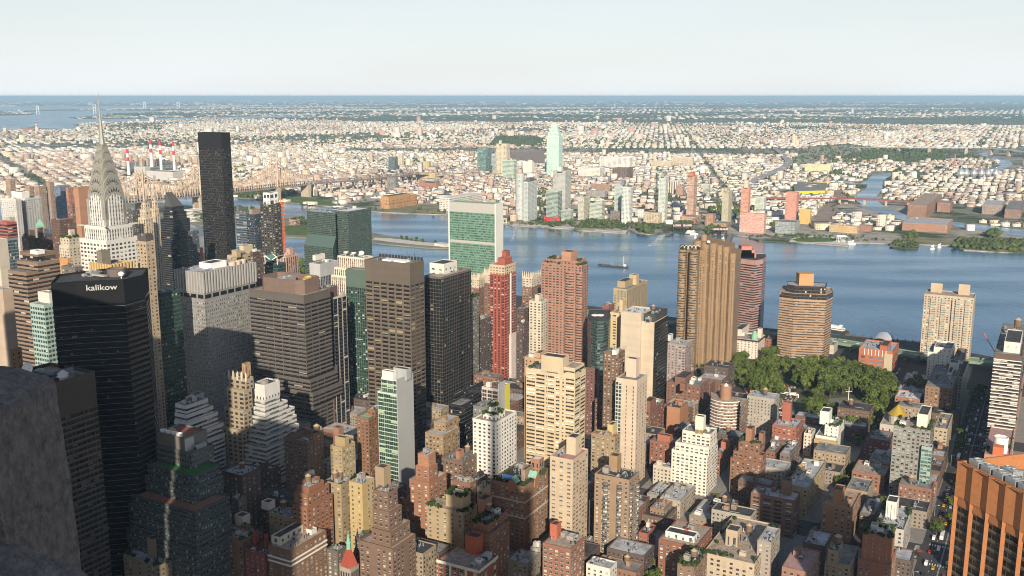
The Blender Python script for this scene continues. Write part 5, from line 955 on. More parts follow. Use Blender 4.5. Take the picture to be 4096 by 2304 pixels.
# pink banded tower with stepped crown, brown ribbed slab, cream twin boxed tower
z = at(3000, 1032, 1310).z; pts = [atx(x, Y, z) for x, Y in ((2941, 1330), (2962, 1305), (3020, 1290), (3040, 1297), (3052, 1300), (3066, 1325), (3060, 1350), (2950, 1360))]
st = sty((.36, .22, .20), win=(.03, .022, .024), bay=5, fl=3.3, wf=1, hf=.55, ba=.12, blind=(.3, .2, .2), mull=3, top=6)
root, zr = polyb('apartment_tower', 'pink and dark banded tower with a stepped pink crown', pts, z, st, 'dark')
mb = MB()
for xl, xr, yt, yb in ((2958, 3022, 1012, 1036), (2962, 3015, 1000, 1014), (2966, 3002, 985, 1001)):
    zt, zb = at(2990, yt, 1320).z, zr - .5; a, b = atx(xl, 1316, zt), atx(xr, 1306, zt); mb.box(((a.x + b.x) / 2 + 3, 1328, (zt + zb) / 2), ((b - a).length, 18, zt - zb))
mb.build('stepped_crown', princ('crown_pink', (.45, .19, .15), vary=.08), root, root.location)
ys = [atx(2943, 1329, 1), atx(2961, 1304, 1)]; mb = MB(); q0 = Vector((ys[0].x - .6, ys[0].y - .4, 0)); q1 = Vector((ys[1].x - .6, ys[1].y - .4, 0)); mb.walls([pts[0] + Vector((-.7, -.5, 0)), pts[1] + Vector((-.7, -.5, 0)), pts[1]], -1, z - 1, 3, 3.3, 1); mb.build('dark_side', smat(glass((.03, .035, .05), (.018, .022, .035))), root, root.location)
z = at(3200, 1172, 1190).z; pts = [atx(x, Y, z) for x, Y in ((3119, 1200), (3178, 1188), (3306, 1180), (3333, 1200), (3325, 1225), (3130, 1240))]
st = sty((.36, .25, .175), win=(.06, .045, .032), bay=6, fl=3.15, wf=1, hf=.48, ba=.4, blind=(.17, .12, .07), mull=3, top=9)
root, zr = polyb('apartment_tower', 'wide brown ribbed slab with a dark glazed top by the river', pts, z, st, 'tan')
zt = at(3230, 1140, 1200).z; P = [atx(x, Y, zt) for x, Y in ((3150, 1205), (3180, 1195), (3303, 1188), (3308, 1215), (3150, 1226))]; zz = block(root, P, zr - .5, zt, glass((.05, .04, .04), (.03, .028, .028)), 'pale', 'glazed_penthouse')
zq = at(3225, 1094, 1205).z; a, b = atx(3197, 1205, zq), atx(3257, 1202, zq); mb = MB(); mb.box(((a.x + b.x) / 2, 1210, (zq + zz) / 2), ((b - a).length, 14, zq - zz)); mb.build('orange_box', princ('box_orange', (.45, .25, .12), vary=.06), root, root.location)
P = [p + (p - Vector((pts[0].x * .5 + pts[2].x * .5, 1210, 0))).normalized() * .25 for p in pts]; mb = MB(); P[3:] = P[3:]; 
mb.walls(P, z - 7, z - .4, 2, 3.2, .5); mb.build('dark_top_floors', smat(glass((.06, .05, .045), (.03, .028, .028))), root, root.location)
st = apt((.46, .38, .29), bay=3.7, fl=2.9, wf=.5, hf=.45, ba=.35, blind=(.66, .64, .56))
r, p, zr, inf = B('apartment_tower', 'cream riverside tower with two square boxes on its roof', 1150, [(3698, 3896, 3905, 1192)], st, tops=[(3725, 3768, 3772, 1136, 1172, blank((.46, .36, .25))), (3836, 3878, 3882, 1140, 1182, blank((.46, .36, .25)))], roof='tan', cl=3)
C, wa, ws, z = inf[0][:4]; mb = MB(); mb.box(C + AV * (wa * .43) - ST * .2 + Vector((0, 0, -z / 2 - 3)), (.9, .8, z - 4), (AV, ST)); mb.build('dark_strip', DARKM, r, r.location)  # dark strip standing proud of the wall in place of a recess
bs = smat(sty((.46, .38, .29), win=(.16, .19, .17), bay=4, fl=2.9, wf=1, hf=.45, ba=.5, blind=(.3, .35, .3), top=1, wr=.3)); mb = MB()
for f in (.12, .31, .6, .82): mb.box(C + AV * (wa * f) - ST * 1.0 + Vector((0, 0, -z / 2 - 2)), (4, 2, z - 6), (AV, ST))
mb2 = MB()
for f in (.12, .31, .6, .82):
    q = C + AV * (wa * f); mb2.walls([q - AV * 2.2, q + AV * -2.2 - ST * 1.4, q + AV * 2.2 - ST * 1.4, q + AV * 2.2], -1, z - 4, 2.2, 2.9, 1)
mb2.build('balcony_column', bs, r, r.location)
# orange ribbed tower turned to the grid, bottom right
def orange_tower():
    zt = at(3840, 1843, 385).z; C = atx(3840, 385, zt); F = Vector((.276, -.961, 0)); Bk = Vector((.961, .276, 0)); W, D = 62, 48
    root = empty('office_tower', (C + F * W / 2 + Bk * D / 2).xy.to_3d(), 'orange brick tower with deep ribs and grey chillers on its roof', 'office tower')
    n = -Bk; BR = facade('orange_brick', (.38, .155, .062), wf=0); OB = princ('orange_brick_plain', (.38, .155, .062), vary=.14, scale=.5, bump=.15, bscale=6)
    mb = MB(); pts = [C + F * W, C + F * W + Bk * D, C + Bk * D, C]; ins = inset(pts, .9)
    for i in range(4):
        a, b, c, d = pts[i], pts[(i + 1) % 4], ins[(i + 1) % 4], ins[i]
        mb.face([(a.x, a.y, -1), (b.x, b.y, -1), (b.x, b.y, zt), (a.x, a.y, zt)]); mb.face([(a.x, a.y, zt), (b.x, b.y, zt), (c.x, c.y, zt), (d.x, d.y, zt)]); mb.face([(d.x, d.y, zt), (c.x, c.y, zt), (c.x, c.y, zt - 7), (d.x, d.y, zt - 7)])
    mb.build('wall', OB, root, root.location)
    mb = MB(); mb.flat(ins, zt - 6.5); mb.build('roof', ROOFS['tan'], root, root.location)
    k = 7; step = W / k
    for i in range(k + 1):           # angular piers, full height
        q = C + F * (i * step); mb = MB(); h0, h1 = -1, zt - .25
        a, b, t = q - F * 1.25, q + F * 1.25, q + n * 1.2
        mb.face([(a.x, a.y, h0), (t.x, t.y, h0), (t.x, t.y, h1), (a.x, a.y, h1)]); mb.face([(t.x, t.y, h0), (b.x, b.y, h0), (b.x, b.y, h1), (t.x, t.y, h1)]); mb.face([(a.x, a.y, h1), (t.x, t.y, h1), (b.x, b.y, h1)])
        mb.build('pier', OB, root, root.location)
    ws_ = smat(sty((.16, .12, .08), win=(.022, .018, .016), bay=2.4, fl=3.8, wf=.94, hf=.66, ba=.18, blind=(.1, .08, .07), wr=.08, top=.3, mull=1, span=(.11, .085, .06)))
    for i in range(k):
        q0, q1 = C + F * (i * step + 1.15) + n * .12, C + F * ((i + 1) * step - 1.15) + n * .12; mb = MB(); zt2 = zt - 18.0
        mb.walls([q1, q0, q0 + Bk * .1], -1, zt2, 2.4, 3.8, .3); mb.build('window_column', ws_, root, root.location)
        mb = MB(); s0, s1 = q0 + n * .35, q1 + n * .35
        mb.face([(s0.x, s0.y, zt2), (s1.x, s1.y, zt2), (q1.x, q1.y, zt2 + 3), (q0.x, q0.y, zt2 + 3)]); mb.face([(s0.x, s0.y, zt2 - .8), (s1.x, s1.y, zt2 - .8), (s1.x, s1.y, zt2), (s0.x, s0.y, zt2)]); mb.build('window_hood', OB, root, root.location); mb = MB(); e0, e1, v_ = C + F * (i * step) + n * 1.22, C + F * ((i + 1) * step) + n * 1.22, C + F * ((i + .5) * step) + n * .2; h0, h1 = zt2 + 3, zt - .3
        mb.face([(v_.x, v_.y, h0), (e0.x, e0.y, h0), (e0.x, e0.y, h1), (v_.x, v_.y, h1)]); mb.face([(e1.x, e1.y, h0), (v_.x, v_.y, h0), (v_.x, v_.y, h1), (e1.x, e1.y, h1)]); mb.face([(v_.x, v_.y, h1), (e0.x, e0.y, h1), (e1.x, e1.y, h1)]); mb.build('folded_panel', OB, root, root.location)
    for i in range(8):
        q = C + F * (5 + i * 6.6) + Bk * 4.6; ac(root, (q.x, q.y, zt - 6.5), 5.2, 4.6, 8.2, (F, Bk), 1)
    q = C + F * 14 + Bk * 13; ac(root, (q.x, q.y, zt - 6.5), 7, 5, 7, (F, Bk), 2); q = C + F * 30 + Bk * 12; mb = MB(); mb.box((q.x, q.y, zt - 4.5), (6, 5, 4), (F, Bk)); mb.build('stair_hut', OB, root, root.location)
    c = C + F * W / 2 + Bk * D / 2; FOOT.append((c.xy, Vector((c.x, c.y, 0)) - AV * 30 - ST * 30, 60, 60))
orange_tower()
# green spired church
root = empty('church', at(1400, 2290, 575).xy.to_3d(), 'church with a thin green copper spire on a red pyramid roof', 'church')
zb = at(1397, 2268, 575).z; zm = at(1395, 2222, 575).z; zs = at(1393, 2195, 575).z; zt = at(1391, 2135, 575).z; c = at(1397, 2268, 578)
mb = MB(); mb.box((c.x, c.y, zb / 2), (8.6, 8.6, zb), (ST, AV)); mb.build('stone_tower', princ('church_stone', (.3, .27, .23), vary=.2, scale=.6), root, root.location)
mb = MB(); mb.lathe((c.x, c.y, 0), [(5.6, zb), (1.3, zm + 4)], 4); mb.build('red_roof', princ('red_tile', (.33, .075, .05), vary=.12, scale=1.5), root, root.location)
mb = MB(); mb.lathe((c.x, c.y, 0), [(1.5, zm + 3), (1.4, zm + 7), (2.0, zm + 7.3), (1.3, zm + 8), (.06, zt)], 8); mb.lathe((c.x, c.y, 0), [(.1, zt - .3), (.45, zt), (.1, zt + .6)], 8); mb.build('copper_spire', princ('spire_copper', (.2, .42, .3), vary=.1), root, root.location)
mb = MB()
for i in range(4):
    for d, n in ((ST, -AV), (AV, -ST)):
        q = c + n * 4.35 + d * (-3 + 2 * i); mb.box((q.x, q.y, zb - 6), (.9, .3, 6), (d, n))
mb.build('lancet_windows', DARKM, root, root.location)
FOOT.append((c.xy, c - AV * 6 - ST * 6, 12, 12))
# parapet of the tower the view is taken from, plus its shaft below
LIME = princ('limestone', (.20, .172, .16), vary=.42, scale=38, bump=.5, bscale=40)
def parapet_tower():
    root = empty('observation_tower', (0, -20, 0), 'rough grey limestone parapet corner in the near left foreground', 'stone parapet')
    def slab(name, poly, y0, y1, jag):
        # a chunky stone block: outline given in pixels at depth y0, real thickness behind it
        b = [at(x, y, y1) for x, y in poly]; f = [at(x, y, y1) - Vector((0, y1 - y0, 0)) for x, y in poly]; mb = MB(); n = len(f)
        q = random.Random(5)
        mb.face(f); mb.face(b[::-1])
        for i in range(n): j = (i + 1) % n; mb.face([f[j], f[i], b[i], b[j]])
        return mb.build(name, LIME, root, root.location)
    q = random.Random(2); jag = lambda pts: [(x + q.uniform(-3, 3), y + q.uniform(-3, 3)) for x, y in pts]
    side = [(225, 1540), (232, 1620), (252, 1720), (262, 1800), (282, 1905), (290, 2000), (304, 2090), (318, 2190), (326, 2304)]
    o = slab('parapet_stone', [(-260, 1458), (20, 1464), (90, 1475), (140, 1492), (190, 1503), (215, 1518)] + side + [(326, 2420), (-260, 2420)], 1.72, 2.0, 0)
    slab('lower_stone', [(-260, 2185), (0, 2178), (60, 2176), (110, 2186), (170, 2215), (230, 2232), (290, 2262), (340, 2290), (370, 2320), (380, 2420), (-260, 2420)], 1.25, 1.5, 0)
        # shaft of the tower (below and behind the viewer)
    mb = MB(); mb.box((-14, -21, 158.6), (58, 47, 318.8), None, 0); mb.box((-9, -30, 327.5), (30, 24, 20), None, 0); mb.lathe((-14, -30, 337), [(4, 0), (3, 60), (.6, 105)], 12, 0)
    mb.build('tower_shaft', princ('tower_lime', (.42, .38, .32), vary=.1), root, root.location)
parapet_tower()
# ------------------------------------------------------------------ steel crowned art deco tower
def deco_tower():
    Y = 900; WB = apt((.62, .60, .56), bay=3.0, fl=3.7, wf=.45, hf=.55, ba=.2, span=(.25, .24, .23)); WB['top'] = 3
    CR = princ('crown_steel', (.36, .34, .29), rough=.42, metal=.4, vary=.15, scale=.4)
    zt = at(391, 366, Y).z; ax = Vector((at(391, 366, Y).x, Y, 0))
    root = empty('art_deco_skyscraper', ax, 'white brick skyscraper with a steel crown of stacked arches and a needle spire', 'skyscraper')
    def sq(w): h = w / 2; c = ax - AV * h - ST * h; return quadpts(c, w, w)
    Z = lambda y: at(425, y, Y - 12).z
    block(root, sq(36), -1, Z(955), dict(WB, wf=.62, bay=4.4, hf=.5, span=None), 'pale', 'wall')
    block(root, sq(29), Z(955) - 1.2, Z(903), WB, 'pale', 'setback')
    zc = Z(800)
    block(root, sq(22.5), Z(903) - 1.2, zc, WB, 'pale', 'upper_storeys', 0)
    for s1 in (-1, 1):       # corner piers of the shaft
        for s2 in (-1, 1): mb = MB(); q = ax + AV * (s1 * 10.6) + ST * (s2 * 10.6); mb.box((q.x, q.y, (Z(903) + zc) / 2), (2.6, 2.6, zc - Z(903)), (AV, ST)); mb.build('corner_pier', princ('pier_grey', (.3, .29, .27), vary=.1), root, root.location)
    for d, n in ((AV, -ST), (ST, -AV), (AV, ST), (ST, AV)):      # eagles at the setback corners
        pass
    mb = MB()
    for s1 in (-1, 1):
        for s2 in (-1, 1): q = ax + AV * (s1 * 14.2) + ST * (s2 * 14.2); e = (AV * s1 + ST * s2).normalized(); p = Vector((q.x, q.y, Z(905))); mb.bar(p, p + e * 5 + Vector((0, 0, .8)), 1.3); mb.bar(p + e * 4.5 + Vector((0, 0, .9)), p + e * 6.4 + Vector((0, 0, .2)), .8)
    mb.build('eagle', CR, root, root.location)
    def vault(w, z0, h, depth, name):
        mb = MB()
        for d, n in ((AV, ST), (ST, AV)):
            prof = [(w / 2, -9.0)] + [(w / 2 * math.cos(t), h * max(0, math.sin(t)) ** .9) for t in [math.pi * i / 14 for i in range(15)]] + [(-w / 2, -9.0)]
            f = [ax + d * a - n * (depth / 2) + Vector((0, 0, z0 + b)) for a, b in prof]; k = [p + n * depth for p in f]
            mb.face(f); mb.face(k[::-1])
            for i in range(16): mb.face([f[i + 1], f[i], k[i], k[i + 1]])
        return mb.build(name, CR, root, root.location)
    # white arched top of the shaft under the first steel arch
    lev = [(w_, Z(y_) - .56 * w_ - (0 if k_ else 3), .56 * w_ + (0 if k_ else 3), .52 * w_) for k_, (w_, y_) in enumerate(((23.0, 768), (21.6, 741), (19.0, 706), (15.8, 671), (12.6, 634), (9.2, 602), (6.4, 577)))]
    TRI = DARKM
    for i, (wd, z0, h, _) in enumerate(lev):
        vault(wd, z0, h, wd + .8, 'crown_arch')
        if i:
            mb = MB(); nT = 7 - (i > 3) * 2
            for d, n in ((AV, -ST), (ST, -AV)):
                for k in range(nT):
                    t = math.pi * (k + 1) / (nT + 1); ct, stn = math.cos(t), math.sin(t) ** .8; r0, r1 = .5, .86
                    b = lambda rr, off: ax + d * (wd / 2 * rr * ct + off * wd * .05) + n * (wd / 2 + .44) + Vector((0, 0, z0 + h * rr * stn))
                    mb.face([b(r0, -1), b(r0, 1), b(r1, 0)])
            mb.build('arch_windows', TRI, root, root.location)
    # arched white face let into the lowest arch
    for d, n in ((AV, -ST), (ST, -AV)):
        wd, z0, h = 15.5, Z(903), Z(778) - Z(903); mb = MB(); hs = Z(812) - z0
        P = [(-wd / 2, 0), (wd / 2, 0), (wd / 2, hs)] + [(wd / 2 * math.cos(t), hs + (h - hs) * math.sin(t)) for t in [math.pi * i / 12 for i in range(1, 12)]] + [(-wd / 2, hs)]
        f = [ax + d * a + n * 12.35 + Vector((0, 0, z0 + b)) for a, b in P]
        if (f[1] - f[0]).cross(f[2] - f[1]).dot(n) < 0: f = f[::-1]; P = P[::-1]
        mb.face(f, 0, [(a / 3.1 + 20.5, 40 - b / 3.7) for a, b in P]); g = [p - n * 1.2 for p in f]
        for i in range(len(f)): j = (i + 1) % len(f); mb.face([f[j], f[i], g[i], g[j]])
        mb.build('arched_face', smat(WB), root, root.location)
    mb = MB(); zs = Z(600); mb.lathe((ax.x, ax.y, 0), [(3.4, zs), (2.5, Z(560)), (1.7, Z(510)), (1.0, Z(470)), (.12, zt)], 8); mb.build('spire', princ('spire_steel', (.33, .32, .29), rough=.4, metal=.5), root, root.location)
    FOOT.append((ax.xy, sq(36)[0], 36, 36))
deco_tower()
# ribbed gold crown of the tower in front of it
r, p, zr, inf = B('art_deco_tower', 'gold ribbed buttressed crown peeking over the black tower roof', 775, [(385, 405, 440, 1005, 6, blank((.2, .18, .14))), (366, 440, 532, 1062, 0, sty((.5, .36, .18), wf=0))], blank((.45, .33, .18)), cl=0)
C, wa, ws, z = inf[1][:4]; mb = MB()
for d, wd, n in ((AV, wa, -ST), (ST, ws, -AV)):
    k = 7
    for i in range(k + 1): mb.box(C + d * (wd * i / k) + n * .6 + Vector((0, 0, -7)), (1.5, 2, 16), (d, n))
mb.build('buttress', princ('gold_stone', (.52, .37, .17), vary=.1), r, r.location)
# ------------------------------------------------------------------ ground, water
def poly_sheet(name, pts, z, mat, kind='structure', skirt=0):
    mb = MB(); mb.flat(pts, z)
    if skirt:
        for i in range(len(pts)):
            a, b = pts[i], pts[(i + 1) % len(pts)]; mb.face([(a[0], a[1], z - skirt), (b[0], b[1], z - skirt), (b[0], b[1], z), (a[0], a[1], z)])
    return tag(mb.build(name, mat), kind=kind)
G = lambda x, y, z=0.0: gnd(x, y, z)
BIG = 120000.0
ASPH = princ('asphalt', (.052, .052, .055), vary=.25, scale=.05)
# shore of the near city
msh = [Vector((-2600, 3300, 0)), Vector((-1200, 2380, 0)), G(1205, 1058), G(2353, 1222), G(2671, 1266), G(3054, 1311), G(3321, 1336), G(3690, 1372), G(3930, 1420), G(4096, 1452), Vector((1500, 560, 0)), Vector((2600, -200, 0))]
poly_sheet('ground', [Vector((-2600, -600, 0))] + [Vector((2600, -600, 0))] + msh[::-1], 0, ASPH, skirt=4)
# far bank, traced along the water line
qsh = [(-400, 800), (200, 786), (500, 782), (700, 780), (939, 789), (1045, 798), (1144, 809), (1352, 828), (1500, 846), (1521, 848), (1692, 855), (1785, 858), (1950, 880), (2050, 901), (2295, 915), (2300, 920), (2376, 924), (2503, 933), (2516, 918), (2544, 928), (2590, 936), (2637, 934), (2660, 926), (2693, 925), (2752, 935), (2800, 929), (2840, 935), (2925, 938), (2992, 946), (3035, 962), (3134, 967), (3255, 972), (3392, 984), (3397, 971), (3450, 970), (3554, 974), (3569, 987), (3620, 993), (3669, 991), (3678, 977), (3805, 982), (3855, 999), (3960, 1006), (4096, 1010), (4400, 1022)]
Q0 = [G(x, y) for x, y in qsh]
QG = bpy.data.materials.new('borough_ground'); QG.use_nodes = True; t_ = QG.node_tree; b_ = t_.nodes['Principled BSDF']; b_.inputs['Roughness'].default_value = .95; b_.inputs['Specular IOR Level'].default_value = .1
ge = t_.nodes.new('ShaderNodeNewGeometry'); cr_ = []
for scl, det in ((.006, 8), (.0009, 6), (.03, 4)):
    n_ = t_.nodes.new('ShaderNodeTexNoise'); n_.inputs['Scale'].default_value = scl; n_.inputs['Detail'].default_value = det; n_.inputs['Roughness'].default_value = .65; t_.links.new(ge.outputs['Position'], n_.inputs['Vector']); cr_.append(n_)
def ramp(src, a, b, c0, c1):
    r_ = t_.nodes.new('ShaderNodeValToRGB'); r_.color_ramp.elements[0].position = a; r_.color_ramp.elements[1].position = b; r_.color_ramp.elements[0].color = (*c0, 1); r_.color_ramp.elements[1].color = (*c1, 1); t_.links.new(src, r_.inputs['Fac']); return r_.outputs['Color']
def mixn(f, a, b):
    m_ = t_.nodes.new('ShaderNodeMix'); m_.data_type = 'RGBA'; t_.links.new(f, m_.inputs['Factor']); t_.links.new(a, m_.inputs['A']); t_.links.new(b, m_.inputs['B']); return m_.outputs['Result']
pav = ramp(cr_[2].outputs['Fac'], .35, .7, (.26, .24, .22), (.46, .42, .38)); grn = ramp(cr_[2].outputs['Fac'], .3, .7, (.035, .055, .028), (.085, .11, .05))
m1 = ramp(cr_[0].outputs['Fac'], .50, .58, (0, 0, 0), (1, 1, 1)); m2 = ramp(cr_[1].outputs['Fac'], .50, .60, (0, 0, 0), (1, 1, 1))
sy_ = t_.nodes.new('ShaderNodeSeparateXYZ'); t_.links.new(ge.outputs['Position'], sy_.inputs[0]); mr_ = t_.nodes.new('ShaderNodeMapRange'); mr_.inputs['From Min'].default_value = 5000; mr_.inputs['From Max'].default_value = 14000; mr_.inputs['To Max'].default_value = .8; t_.links.new(sy_.outputs[1], mr_.inputs['Value']); ma_ = t_.nodes.new('ShaderNodeMath'); ma_.operation = 'MAXIMUM'; t_.links.new(m2, ma_.inputs[0]); t_.links.new(mr_.outputs[0], ma_.inputs[1]); m2 = ma_.outputs[0]
mx_ = t_.nodes.new('ShaderNodeMath'); mx_.operation = 'MAXIMUM'; t_.links.new(m1, mx_.inputs[0]); t_.links.new(m2, mx_.inputs[1])
t_.links.new(mixn(mx_.outputs[0], pav, grn), b_.inputs['Base Color'])
far_ = [Vector((60000, 3000, 0)), Vector((BIG, BIG, 0)), Vector((-BIG, BIG, 0)), Vector((-60000, 3300, 0)), Vector((-6000, 3200, 0))]
poly_sheet('land', Q0 + far_, 0, QG, skirt=4)
WAT = bpy.data.materials.new('river_water'); WAT.use_nodes = True; t_ = WAT.node_tree; b_ = t_.nodes['Principled BSDF']
b_.inputs['Base Color'].default_value = (.035, .115, .20, 1); b_.inputs['Roughness'].default_value = .2; b_.inputs['Metallic'].default_value = .78
ge = t_.nodes.new('ShaderNodeNewGeometry'); acc = None
for scl, amp, st_ in ((.012, 1.0, (1, .35, 1)), (.06, .5, (1, .5, 1)), (.25, .3, (1, .6, 1))):
    mp_ = t_.nodes.new('ShaderNodeMapping'); mp_.inputs['Rotation'].default_value = (0, 0, .5); mp_.inputs['Scale'].default_value = st_; n_ = t_.nodes.new('ShaderNodeTexNoise'); n_.inputs['Scale'].default_value = scl; n_.inputs['Detail'].default_value = 4
    t_.links.new(ge.outputs['Position'], mp_.inputs['Vector']); t_.links.new(mp_.outputs[0], n_.inputs['Vector']); k_ = t_.nodes.new('ShaderNodeMath'); k_.operation = 'MULTIPLY'; k_.inputs[1].default_value = amp; t_.links.new(n_.outputs['Fac'], k_.inputs[0])
    if acc is None: acc = k_.outputs[0]
    else: a_ = t_.nodes.new('ShaderNodeMath'); a_.operation = 'ADD'; t_.links.new(acc, a_.inputs[0]); t_.links.new(k_.outputs[0], a_.inputs[1]); acc = a_.outputs[0]
bp_ = t_.nodes.new('ShaderNodeBump'); bp_.inputs['Strength'].default_value = .5; bp_.inputs['Distance'].default_value = 1.2; t_.links.new(acc, bp_.inputs['Height']); t_.links.new(bp_.outputs['Normal'], b_.inputs['Normal'])
n_ = t_.nodes.new('ShaderNodeTexNoise'); n_.inputs['Scale'].default_value = .004; n_.inputs['Detail'].default_value = 6; mp_ = t_.nodes.new('ShaderNodeMapping'); mp_.inputs['Scale'].default_value = (.5, 2.2, 1); mp_.inputs['Rotation'].default_value = (0, 0, -.3); t_.links.new(ge.outputs['Position'], mp_.inputs['Vector']); t_.links.new(mp_.outputs[0], n_.inputs['Vector'])
cr2 = ramp(n_.outputs['Fac'], .35, .68, (.042, .155, .27), (.092, .245, .375)); t_.links.new(cr2, b_.inputs['Base Color']); rr_ = t_.nodes.new('ShaderNodeMapRange'); rr_.inputs['From Min'].default_value = .35; rr_.inputs['From Max'].default_value = .68; rr_.inputs['To Min'].default_value = .12; rr_.inputs['To Max'].default_value = .34; t_.links.new(n_.outputs['Fac'], rr_.inputs['Value']); t_.links.new(rr_.outputs[0], b_.inputs['Roughness'])
poly_sheet('river', [Vector((-9000, 600, 0)), Vector((6000, 0, 0)), Vector((6000, 3600, 0)), Vector((-9000, 3600, 0))], -2.2, WAT)
def px_sheet(name, pp, z, mat): return poly_sheet(name, [G(x, y, z) for x, y in pp], z, mat)
px_sheet('creek', [(4200, 950), (4096, 947), (3990, 931), (3900, 917), (3840, 908), (3765, 893), (3700, 889), (3630, 884), (3560, 868), (3490, 843), (3450, 830), (3440, 812), (3420, 800), (3415, 790), (3430, 775), (3462, 757), (3470, 738), (3366, 732), (3380, 725), (3440, 735), (3475, 715), (3490, 700), (3545, 695), (3585, 690), (3580, 697), (3545, 712), (3535, 745), (3520, 770), (3500, 790), (3510, 805), (3540, 825), (3600, 850), (3640, 866), (3770, 885), (3850, 890), (3960, 902), (4096, 922), (4200, 930)], .35, WAT)
px_sheet('creek', [(3962, 680), (3978, 672), (4005, 660), (3985, 641), (3945, 632), (3930, 622), (3908, 616), (3945, 608), (3960, 620), (3985, 632), (4040, 642), (4050, 655), (4035, 668), (4015, 677)], .35, WAT)
# far bays, left
px_sheet('bay', [(-80, 430), (150, 424), (330, 424), (800, 423), (800, 432), (620, 433), (560, 437), (440, 432), (300, 436), (130, 442), (-80, 446)], .6, WAT)
px_sheet('bay', [(-80, 463), (110, 461), (145, 455), (100, 447), (260, 442), (470, 441), (640, 444), (690, 447), (560, 450), (430, 454), (400, 463), (270, 470), (300, 474), (420, 475), (520, 476), (800, 470), (800, 476), (640, 481), (520, 486), (400, 489), (330, 493), (290, 500), (330, 510), (300, 518), (150, 512), (140, 505), (60, 520), (20, 535), (-80, 540)], .6, WAT)
px_sheet('bay', [(860, 468), (1000, 466), (1120, 463), (1200, 466), (1120, 470), (1000, 473), (880, 477)], .6, WAT)
# the long island in the river
GRASS = princ('lawn', (.075, .14, .03), vary=.3, scale=.05, var2=(.12, .17, .045)); GRAN = princ('granite', (.55, .53, .49), vary=.15, scale=.1); DIRT = princ('bare_ground', (.30, .25, .19), vary=.3, scale=.05)
isl = [(500, 870), (752, 888), (815, 902), (1145, 947), (1230, 951), (1490, 970), (1560, 978), (1700, 990), (1793, 993), (1800, 985), (1770, 976), (1730, 968), (1640, 955), (1570, 946), (1490, 930), (1330, 905), (1235, 888), (1100, 862), (900, 838), (700, 815), (500, 800)]
poly_sheet('island', [G(x, y) for x, y in isl], 0, princ('island_ground', (.2, .2, .15), vary=.3, scale=.02), skirt=4)
px_sheet('lawn', [(1130, 906), (1232, 893), (1235, 940), (1150, 940)], .25, GRASS)
px_sheet('path', [(1490, 958), (1500, 951), (1560, 953), (1690, 968), (1752, 974), (1790, 980), (1792, 988), (1700, 982), (1560, 968)], .3, GRAN)
# city blocks: pavements between the streets, the wide street's markings
CONCR = princ('pavement', (.22, .21, .20), vary=.2, scale=.2)
PQ = lambda p, q, z=0: ST * p + AV * q + Vector((0, 0, z))
AVE = [-60, 165, 395, 545, 715, 990, 1180]; STR = [48 + 80.5 * i for i in range(-3, 14)]
mb = MB(); blocks = []
for i in range(len(AVE) - 1):
    for j in range(len(STR) - 1):
        p0, p1 = AVE[i] + 14, AVE[i + 1] - 14; q0 = STR[j] + (15 if abs(STR[j] - 48) < 1 else 8); q1 = STR[j + 1] - (15 if abs(STR[j + 1] - 48) < 1 else 8)
        if p1 < 380: continue
        c = PQ((p0 + p1) / 2, (q0 + q1) / 2)
        if c.y < 250: continue
        mb.box(PQ((p0 + p1) / 2, (q0 + q1) / 2, .075), (p1 - p0, q1 - q0, .15), (ST, AV)); blocks.append((p0, p1, q0, q1))
tag(mb.build('pavement', CONCR), kind='structure')
PAINT = princ('road_paint', (.6, .6, .57), vary=.2, scale=.8); mb = MB()
def strip(p, q, lp, lq): mb.box(PQ(p, q, .006), (lp, lq, .004), (ST, AV))
for k in range(70):
    for lane in (-6, 6): strip(560 + k * 9, 48 + lane, 3.2, .22)
for k in range(2): strip(850, 48 + (-.25, .25)[k], 600, .16)
for a in (545, 715, 990):
    for sd in (-1, 1):
        for k in range(13): strip(a + sd * 16.5, 48 - 11 + k * 1.75, 3.2, .7)
        for k in range(12): strip(a - 11 + k * 1.9, 48 + sd * 17.5, .7, 3.2)
for j in STR[4:12]:
    for a in (715, 990):
        for sd in (-1, 1):
            for k in range(9): strip(a - 9 + k * 2, j + sd * 9, .6, 3)
tag(mb.build('road_markings', PAINT), kind='structure')
# park floor and the tunnel plaza
PARKP = [(2955, 1545), (2990, 1470), (3080, 1440), (3250, 1440), (3290, 1500), (3420, 1465), (3590, 1530), (3575, 1605), (3480, 1710), (3250, 1712), (3150, 1600)]
px_sheet('park_ground', PARKP, .2, princ('park_soil', (.07, .085, .04), vary=.3, scale=.1))
px_sheet('clearing', [(3300, 1640), (3310, 1595), (3380, 1588), (3450, 1606), (3470, 1640), (3400, 1668), (3330, 1665)], .26, princ('clearing_tar', (.17, .16, .155), vary=.2, scale=.1))
px_sheet('tunnel_road', [(3000, 1690), (3050, 1700), (3140, 1640), (3180, 1570), (3145, 1525), (3125, 1528), (3150, 1580), (3095, 1640), (3040, 1668)], .27, princ('tunnel_asphalt', (.07, .068, .07), vary=.2, scale=.1))
px_sheet('tunnel_ramp', [(2960, 1580), (3030, 1585), (3110, 1578), (3120, 1590), (3060, 1608), (2990, 1612), (2960, 1600)], .26, MATS['tunnel_asphalt'])
mb = MB()
for i in range(10):
    p = G(3160 + i * 2.5, 1560 - i * 2.6, .28); mb.box(p, (9, .5, .004), (Vector((.9, .4, 0)).normalized(), Vector((-.4, .9, 0)).normalized()))
for i in range(9): p = G(3058 + i * 3, 1634 - i * 7, .28); mb.box(p, (7, .6, .004), (Vector((.95, .3, 0)).normalized(), Vector((-.3, .95, 0)).normalized()))
tag(mb.build('plaza_markings', PAINT), kind='structure')
